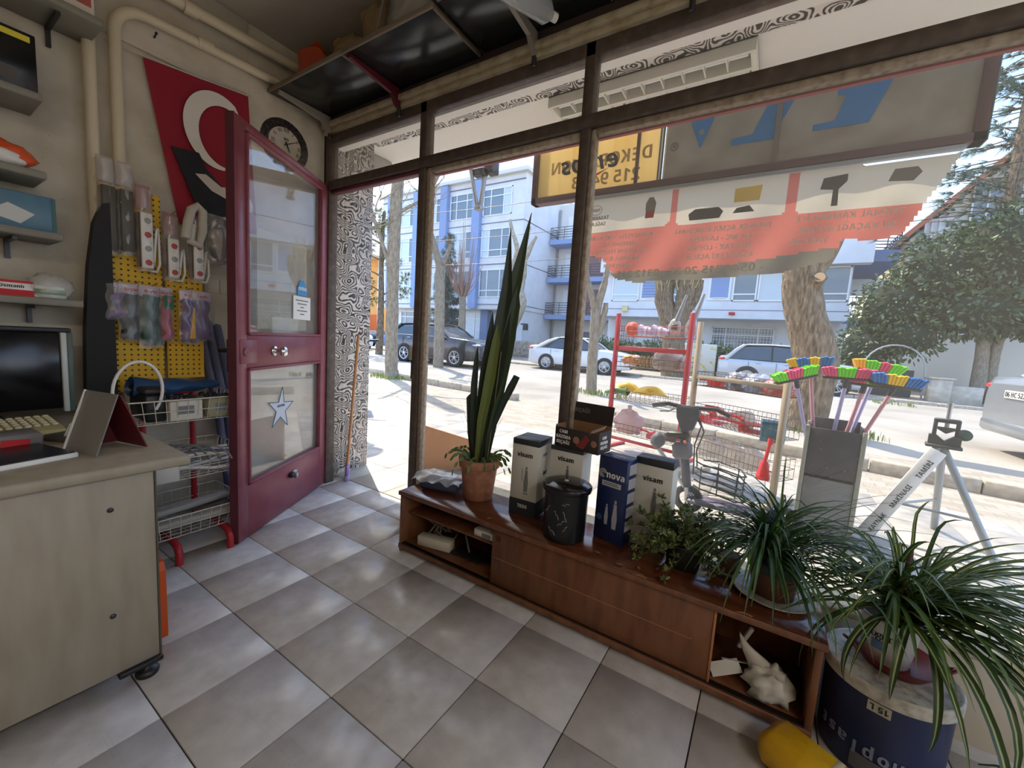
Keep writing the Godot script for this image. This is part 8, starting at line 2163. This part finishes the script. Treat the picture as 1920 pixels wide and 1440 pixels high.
	part(e, "trunk", s, pbark)
	for q in [[[V(0.75, 4.8, 0), V(0.4, 5.3, 0), V(0.15, 5.8, 0), V(0.15, 6.2, 0)], 0.32, 0.28], [[V(0.15, 6.0, 0), V(0.42, 6.6, 0), V(0.36, 7.3, 0), V(-0.05, 8.2, 0), V(-0.25, 8.9, 0)], 0.2, 0.1], [[V(0.8, 4.9, 0), V(0.98, 5.5, 0), V(1.05, 6.3, 0), V(1.4, 7.0, 0), V(1.8, 7.7, 0)], 0.3, 0.09], [[V(1.0, 5.9, 0), V(0.9, 6.6, 0.1), V(1.1, 7.3, 0.1), V(1.35, 8.3, 0.1)], 0.17, 0.09]]:
		s = sh()
		limb(s, q[0], q[1], q[2], 12, 0.12, 43)
		part(e, "branch", s, pbark)
	# brushy bare tree
	var f := thing("brush_tree", "small bare tree with a brush of upright twigs before the blue pilasters", "tree", V(-15.4, 0, -18.6))
	s = sh()
	limb(s, [V(0, -0.05, 0), V(-0.02, 1.2, 0), V(-0.04, 2.6, 0), V(-0.08, 3.5, 0)], 0.25, 0.2, 10, 0.08, 51)
	part(f, "trunk", s, bark)
	s = sh()
	for k in 70:
		var az := g.randf() * TAU
		var sp := g.randf_range(0.1, 0.9)
		s.tube([V(-0.08, 3.3, 0), V(-0.08 + sp * 0.8 * cos(az), 4.0 + g.randf() * 0.5, sp * 0.8 * sin(az)), V(-0.08 + sp * 1.4 * cos(az), 5.0 + 3.4 * g.randf() * (1.1 - sp), sp * 1.4 * sin(az))], [0.035, 0.02, 0.008], 4, false)
	part(f, "twigs", s, mat("twig_red", rgb(150, 122, 108), 0.9))
	# pine behind the first tree
	var lmv := mat("tree_leaf", Color.WHITE, 0.6, {"vc": true, "back": Color(0.35, 0.35, 0.35)})
	var leaf_shape := sh().blade([V(0, 0, 0), V(0, 0.35, 0.02), V(0, 0.7, 0.03), V(0, 1.0, 0)], [0.08, 0.42, 0.36, 0.02], Vector3.RIGHT, 0.2)
	var needle := sh()
	for k in 12:
		var az := TAU * k / 12.0
		needle.tube([V(0, 0, 0), V(0.38 * cos(az), 0.55 + 0.2 * (k % 3), 0.38 * sin(az))], [0.035, 0.012], 3, false)
	var pn := thing("pine_tree", "ragged pine with olive needle clumps before the orange house", "tree", V(-17.3, 0, -14.2))
	s = sh()
	limb(s, [V(0, -0.05, 0), V(0.05, 2.5, 0), V(0.0, 5.2, 0), V(0.1, 7.2, 0)], 0.2, 0.08, 9, 0.1, 61)
	part(pn, "trunk", s, rbark)
	s = sh()
	for q in [[3.0, 0.5, -0.9], [3.6, -0.9, 0.5], [4.4, -1.3, 0.6], [5.2, -1.6, 0.9], [6.0, -1.2, 0.7], [3.4, 0.9, -0.6], [4.8, 0.5, 0.3]]: limb(s, [V(0.03, q[0] - 0.4, 0), V(q[1] * 0.5, q[0] - 0.1, q[2] * 0.5), V(q[1], q[0], q[2])], 0.05, 0.02, 5, 0.1, 62)
	part(pn, "branches", s, rbark)
	var bl := [[V(-1.3, 5.5, 0.7), V(0.9, 0.45, 0.9)], [V(-0.3, 6.7, 0.3), V(0.8, 0.7, 0.8)], [V(-1.6, 4.6, 0.8), V(0.7, 0.4, 0.6)], [V(-0.9, 3.6, 0.5), V(0.7, 0.4, 0.6)], [V(-0.5, 2.9, 0.4), V(0.6, 0.4, 0.5)], [V(0.9, 3.6, -0.6), V(0.5, 0.7, 0.4)], [V(0.6, 4.9, -0.2), V(0.5, 0.4, 0.4)], [V(-1.2, 2.7, 0.5), V(0.5, 0.3, 0.4)]]
	var lc := leaf_cloud(bl, 900, 0.22, g, rgb(84, 92, 54), rgb(146, 146, 84), 0.2)
	swarm(pn, "needles", needle, lmv, lc[0], lc[1])
	# blue conifer behind the SUV
	var cf := thing("conifer", "dark conifer between the blue pilasters behind the SUV", "tree", V(-19.4, 0, -21.6))
	part(cf, "trunk", sh().bar(V(0, 0, 0), V(0, 8.0, 0), 0.14, 7), rbark)
	bl = []
	for k in 9: bl.append([V(0, 1.2 + k * 0.82, 0), V(1.35 - k * 0.12, 0.28, 1.35 - k * 0.12)])
	lc = leaf_cloud(bl, 1500, 0.3, g, rgb(58, 82, 74), rgb(112, 138, 122), 0.3)
	swarm(cf, "needles", needle, lmv, lc[0], lc[1])
	# hedge in front of the white house
	var hb := []
	for k in 12: hb.append([V(-8.2 + k * 0.85, 0.78, -22.4 + 0.15 * sin(k * 1.7)), V(0.72, 0.78 + 0.06 * sin(k * 2.1), 0.6)])
	var hd := thing("hedge", "dark green clipped hedge in front of the white house", "hedge")
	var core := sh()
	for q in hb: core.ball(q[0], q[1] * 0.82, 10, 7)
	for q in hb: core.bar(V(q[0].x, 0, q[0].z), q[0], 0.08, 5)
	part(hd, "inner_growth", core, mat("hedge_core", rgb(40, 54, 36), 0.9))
	lc = leaf_cloud(hb, 7000, 0.16, g, rgb(46, 70, 42), rgb(96, 122, 78), 0.75)
	swarm(hd, "leaves", leaf_shape, lmv, lc[0], lc[1])
	hb = []
	for k in 4: hb.append([V(0.9 + k * 0.6, 0.62, -20.9), V(0.6, 0.66, 0.5)])
	var h2 := thing("hedge", "short hedge behind the silver hatchback", "hedge")
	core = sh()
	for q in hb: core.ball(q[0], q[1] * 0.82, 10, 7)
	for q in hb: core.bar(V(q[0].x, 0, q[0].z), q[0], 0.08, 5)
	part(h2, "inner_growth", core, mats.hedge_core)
	lc = leaf_cloud(hb, 2000, 0.15, g, rgb(46, 70, 42), rgb(96, 122, 78), 0.75)
	swarm(h2, "leaves", leaf_shape, lmv, lc[0], lc[1])
	# big evergreen on the right
	var ev := thing("evergreen_tree", "huge dense dark green evergreen filling the far corner", "tree", V(5.5, 0, -20.6))
	s = sh()
	limb(s, [V(0.55, -0.1, 0.5), V(0.6, 1.5, 0.4), V(0.4, 3.4, 0.2)], 0.2, 0.14, 10, 0.1, 71)
	limb(s, [V(0.95, -0.1, 0.4), V(0.9, 1.5, 0.3), V(1.1, 3.4, 0.2)], 0.16, 0.12, 10, 0.1, 72)
	part(ev, "trunk", s, bark)
	bl = [[V(-2.4, 1.7, 0.3), V(0.95, 0.95, 0.8)], [V(-1.7, 3.2, 0.2), V(1.25, 1.25, 1.1)], [V(-0.5, 4.4, 0.0), V(1.5, 1.5, 1.3)], [V(0.9, 4.9, 0.0), V(1.6, 1.7, 1.4)], [V(2.6, 4.6, 0.2), V(1.8, 2.2, 1.5)], [V(0.2, 3.1, 0.4), V(1.7, 0.9, 1.2)], [V(-1.3, 2.2, 0.6), V(0.9, 0.8, 0.8)], [V(4.2, 5.2, 0.0), V(1.8, 2.6, 1.5)], [V(2.0, 2.9, 0.5), V(1.3, 0.7, 1.0)]]
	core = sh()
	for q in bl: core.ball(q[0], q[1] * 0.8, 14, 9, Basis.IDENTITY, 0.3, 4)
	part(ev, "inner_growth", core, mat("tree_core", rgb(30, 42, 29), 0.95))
	lc = leaf_cloud(bl, 26000, 0.17, g, rgb(48, 66, 42), rgb(104, 122, 82), 0.8, 0.6)
	swarm(ev, "leaves", leaf_shape, lmv, lc[0], lc[1])
	# cedar with drooping sprays, upper right
	var cd := thing("cedar_tree", "tall cedar with layered feathery boughs above the evergreen", "tree", V(6.9, 0, -22.9))
	part(cd, "trunk", sh().bar(V(0, 0, 0), V(0, 16.0, 0), 0.2, 8), rbark)
	var w := []; var t := []
	var bo := sh()
	for k in 44:
		var y := 5.2 + k * 0.24
		var ln := lerpf(3.6, 0.5, (y - 5.2) / 10.6) * g.randf_range(0.75, 1.1)
		for m in 4:
			var az := g.randf() * TAU
			var dv := V(cos(az), 0.12, sin(az))
			bo.tube([V(0, y, 0), V(0, y, 0) + dv * ln * 0.6, V(0, y, 0) + dv * ln + V(0, -0.15, 0)], [0.03, 0.02, 0.008], 4, false)
			for i in 7:
				var q := V(0, y, 0) + dv * ln * g.randf_range(0.2, 1.03) + V(g.randf_range(-0.18, 0.18), g.randf_range(-0.12, 0.08), g.randf_range(-0.18, 0.18))
				var up := (dv + V(g.randf_range(-0.6, 0.6), g.randf_range(-0.5, 0.2), g.randf_range(-0.6, 0.6))).normalized()
				var side := up.cross(V(g.randf(), g.randf(), g.randf())).normalized()
				w.append(Transform3D(Basis(side, up, side.cross(up)).scaled(Vector3.ONE * g.randf_range(0.22, 0.42)), q))
				t.append(rgb(60, 84, 72).lerp(rgb(112, 136, 118), g.randf()).srgb_to_linear())
	part(cd, "boughs", bo, rbark)
	swarm(cd, "needles", needle, lmv, w, t)
	# gate arch, gate pier, low wall, banner under the evergreen
	var pier := thing("gate_pier", "pale stone gate pier with a low garden wall", "pier", V(4.85, 0, -18.9))
	var st := mat("pier_stone", Color.WHITE, 0.9, {"tex": ramp_tex("pier", 121, 0.05, [[0.0, rgb(150, 144, 132)], [1.0, rgb(196, 192, 182)]], 64, 64, 4), "scale": Vector3.ONE})
	part(pier, "pier_block", sh().span(V(-0.26, 0, -0.25), V(0.26, 0.78, 0.25), 0.03), st)
	part(pier, "pier_cap", sh().span(V(-0.31, 0.78, -0.3), V(0.31, 0.84, 0.3), 0.02), st)
	part(pier, "low_wall", sh().span(V(0.26, 0, -0.15), V(1.0, 0.6, 0.15), 0.02), st)
	var ar := thing("gate_arch", "curved white metal arch over the garden gate", "arch", V(3.72, 0, -19.2))
	var ap := []
	for i in 15:
		var an := PI * i / 14.0
		ap.append(V(0.82 * cos(an), 1.0 + 0.85 * sin(an), 0))
	ap.push_front(V(0.82, 0, 0)); ap.append(V(-0.82, 0, 0))
	part(ar, "arch_tube", sh().tube(ap, 0.028, 8), mat("arch_white", rgb(150, 152, 150), 0.5))
	part(ar, "gate_panel", sh().span(V(-0.75, 0.05, -0.03), V(0.55, 1.0, 0.0)), mat("gate_dark", rgb(44, 50, 50), 0.7))
	solo("garden_house", sh().span(V(4.4, 0, -24.8), V(12, 2.6, -24.3), 0.05), mats.render_cream, "plain garden house wall behind the evergreen trunks", "wall")
	var bn := thing("betting_banner", "yellow banner with dark blue lettering tied to the garden wall", "banner", V(6.68, 0.36, -18.7), -6.0)
	part(bn, "cloth", sh().sheet(14, 6, func(u: float, v: float) -> Vector3: return V(-0.75 + 1.5 * u, -0.34 + 0.68 * v + 0.04 * sin(u * 3.0), 0.03 * sin(u * 9.0))), mat("banner_yellow", rgb(236, 206, 40), 0.7))
	words(bn, "iddaa", 0.26, xf(V(-0.12, 0.0, 0.05)), mat("banner_navy", rgb(40, 62, 110), 0.7))
	part(bn, "blue_mark", sh().ball(V(-0.3, 0.27, 0.05), V(0.16, 0.06, 0.02), 10, 6), mats.blue_ink)
	part(bn, "post", sh().bar(V(-0.75, -0.36, -0.04), V(-0.75, 0.4, -0.04), 0.025, 6).bar(V(0.75, -0.36, -0.04), V(0.75, 0.4, -0.04), 0.025, 6), mats.dark_steel)
	# low growth round the tree feet
	var gw := []; var gt := []
	for q in [V(-8.29, 0, -7.0), V(-7.9, 0, -7.1), V(-3.6, 0, -9.2), V(-3.1, 0, -9.2), V(1.2, 0, -8.2), V(0.9, 0, -7.9), V(3.2, 0, -15.8)]:
		for i in 90:
			var pz: Vector3 = q + V(g.randf_range(-0.45, 0.45), 0, g.randf_range(-0.3, 0.3))
			gw.append(Transform3D(Basis.from_euler(V(g.randf_range(-0.6, 0.6), g.randf() * TAU, 0)).scaled(V(0.05, 0.10, 0.05) * g.randf_range(0.6, 1.4)), pz))
			gt.append(rgb(96, 118, 54).lerp(rgb(156, 160, 84), g.randf()).srgb_to_linear())
	var gr := swarm(self, "grass", leaf_shape, lmv, gw, gt)
	gr.set_meta("label", "tufts of grass round the street tree feet"); gr.set_meta("category", "grass")
	# overhead wires
	for q in [[V(-30, 8.6, -16.5), V(6, 9.2, -19.5), "upper overhead wire across the street"], [V(-30, 7.0, -16.5), V(6, 7.7, -19.5), "middle overhead wire across the street"], [V(-30, 5.7, -16.6), V(6, 6.3, -19.6), "lowest overhead wire across the street"]]:
		var wp := []
		for i in 13:
			var k := i / 12.0
			wp.append(q[0].lerp(q[1], k) + V(0, -0.8 * sin(PI * k), 0))
		solo("overhead_wire", sh().tube(wp, 0.014, 4), mats.black_plastic, q[2], "wire", "overhead wires")
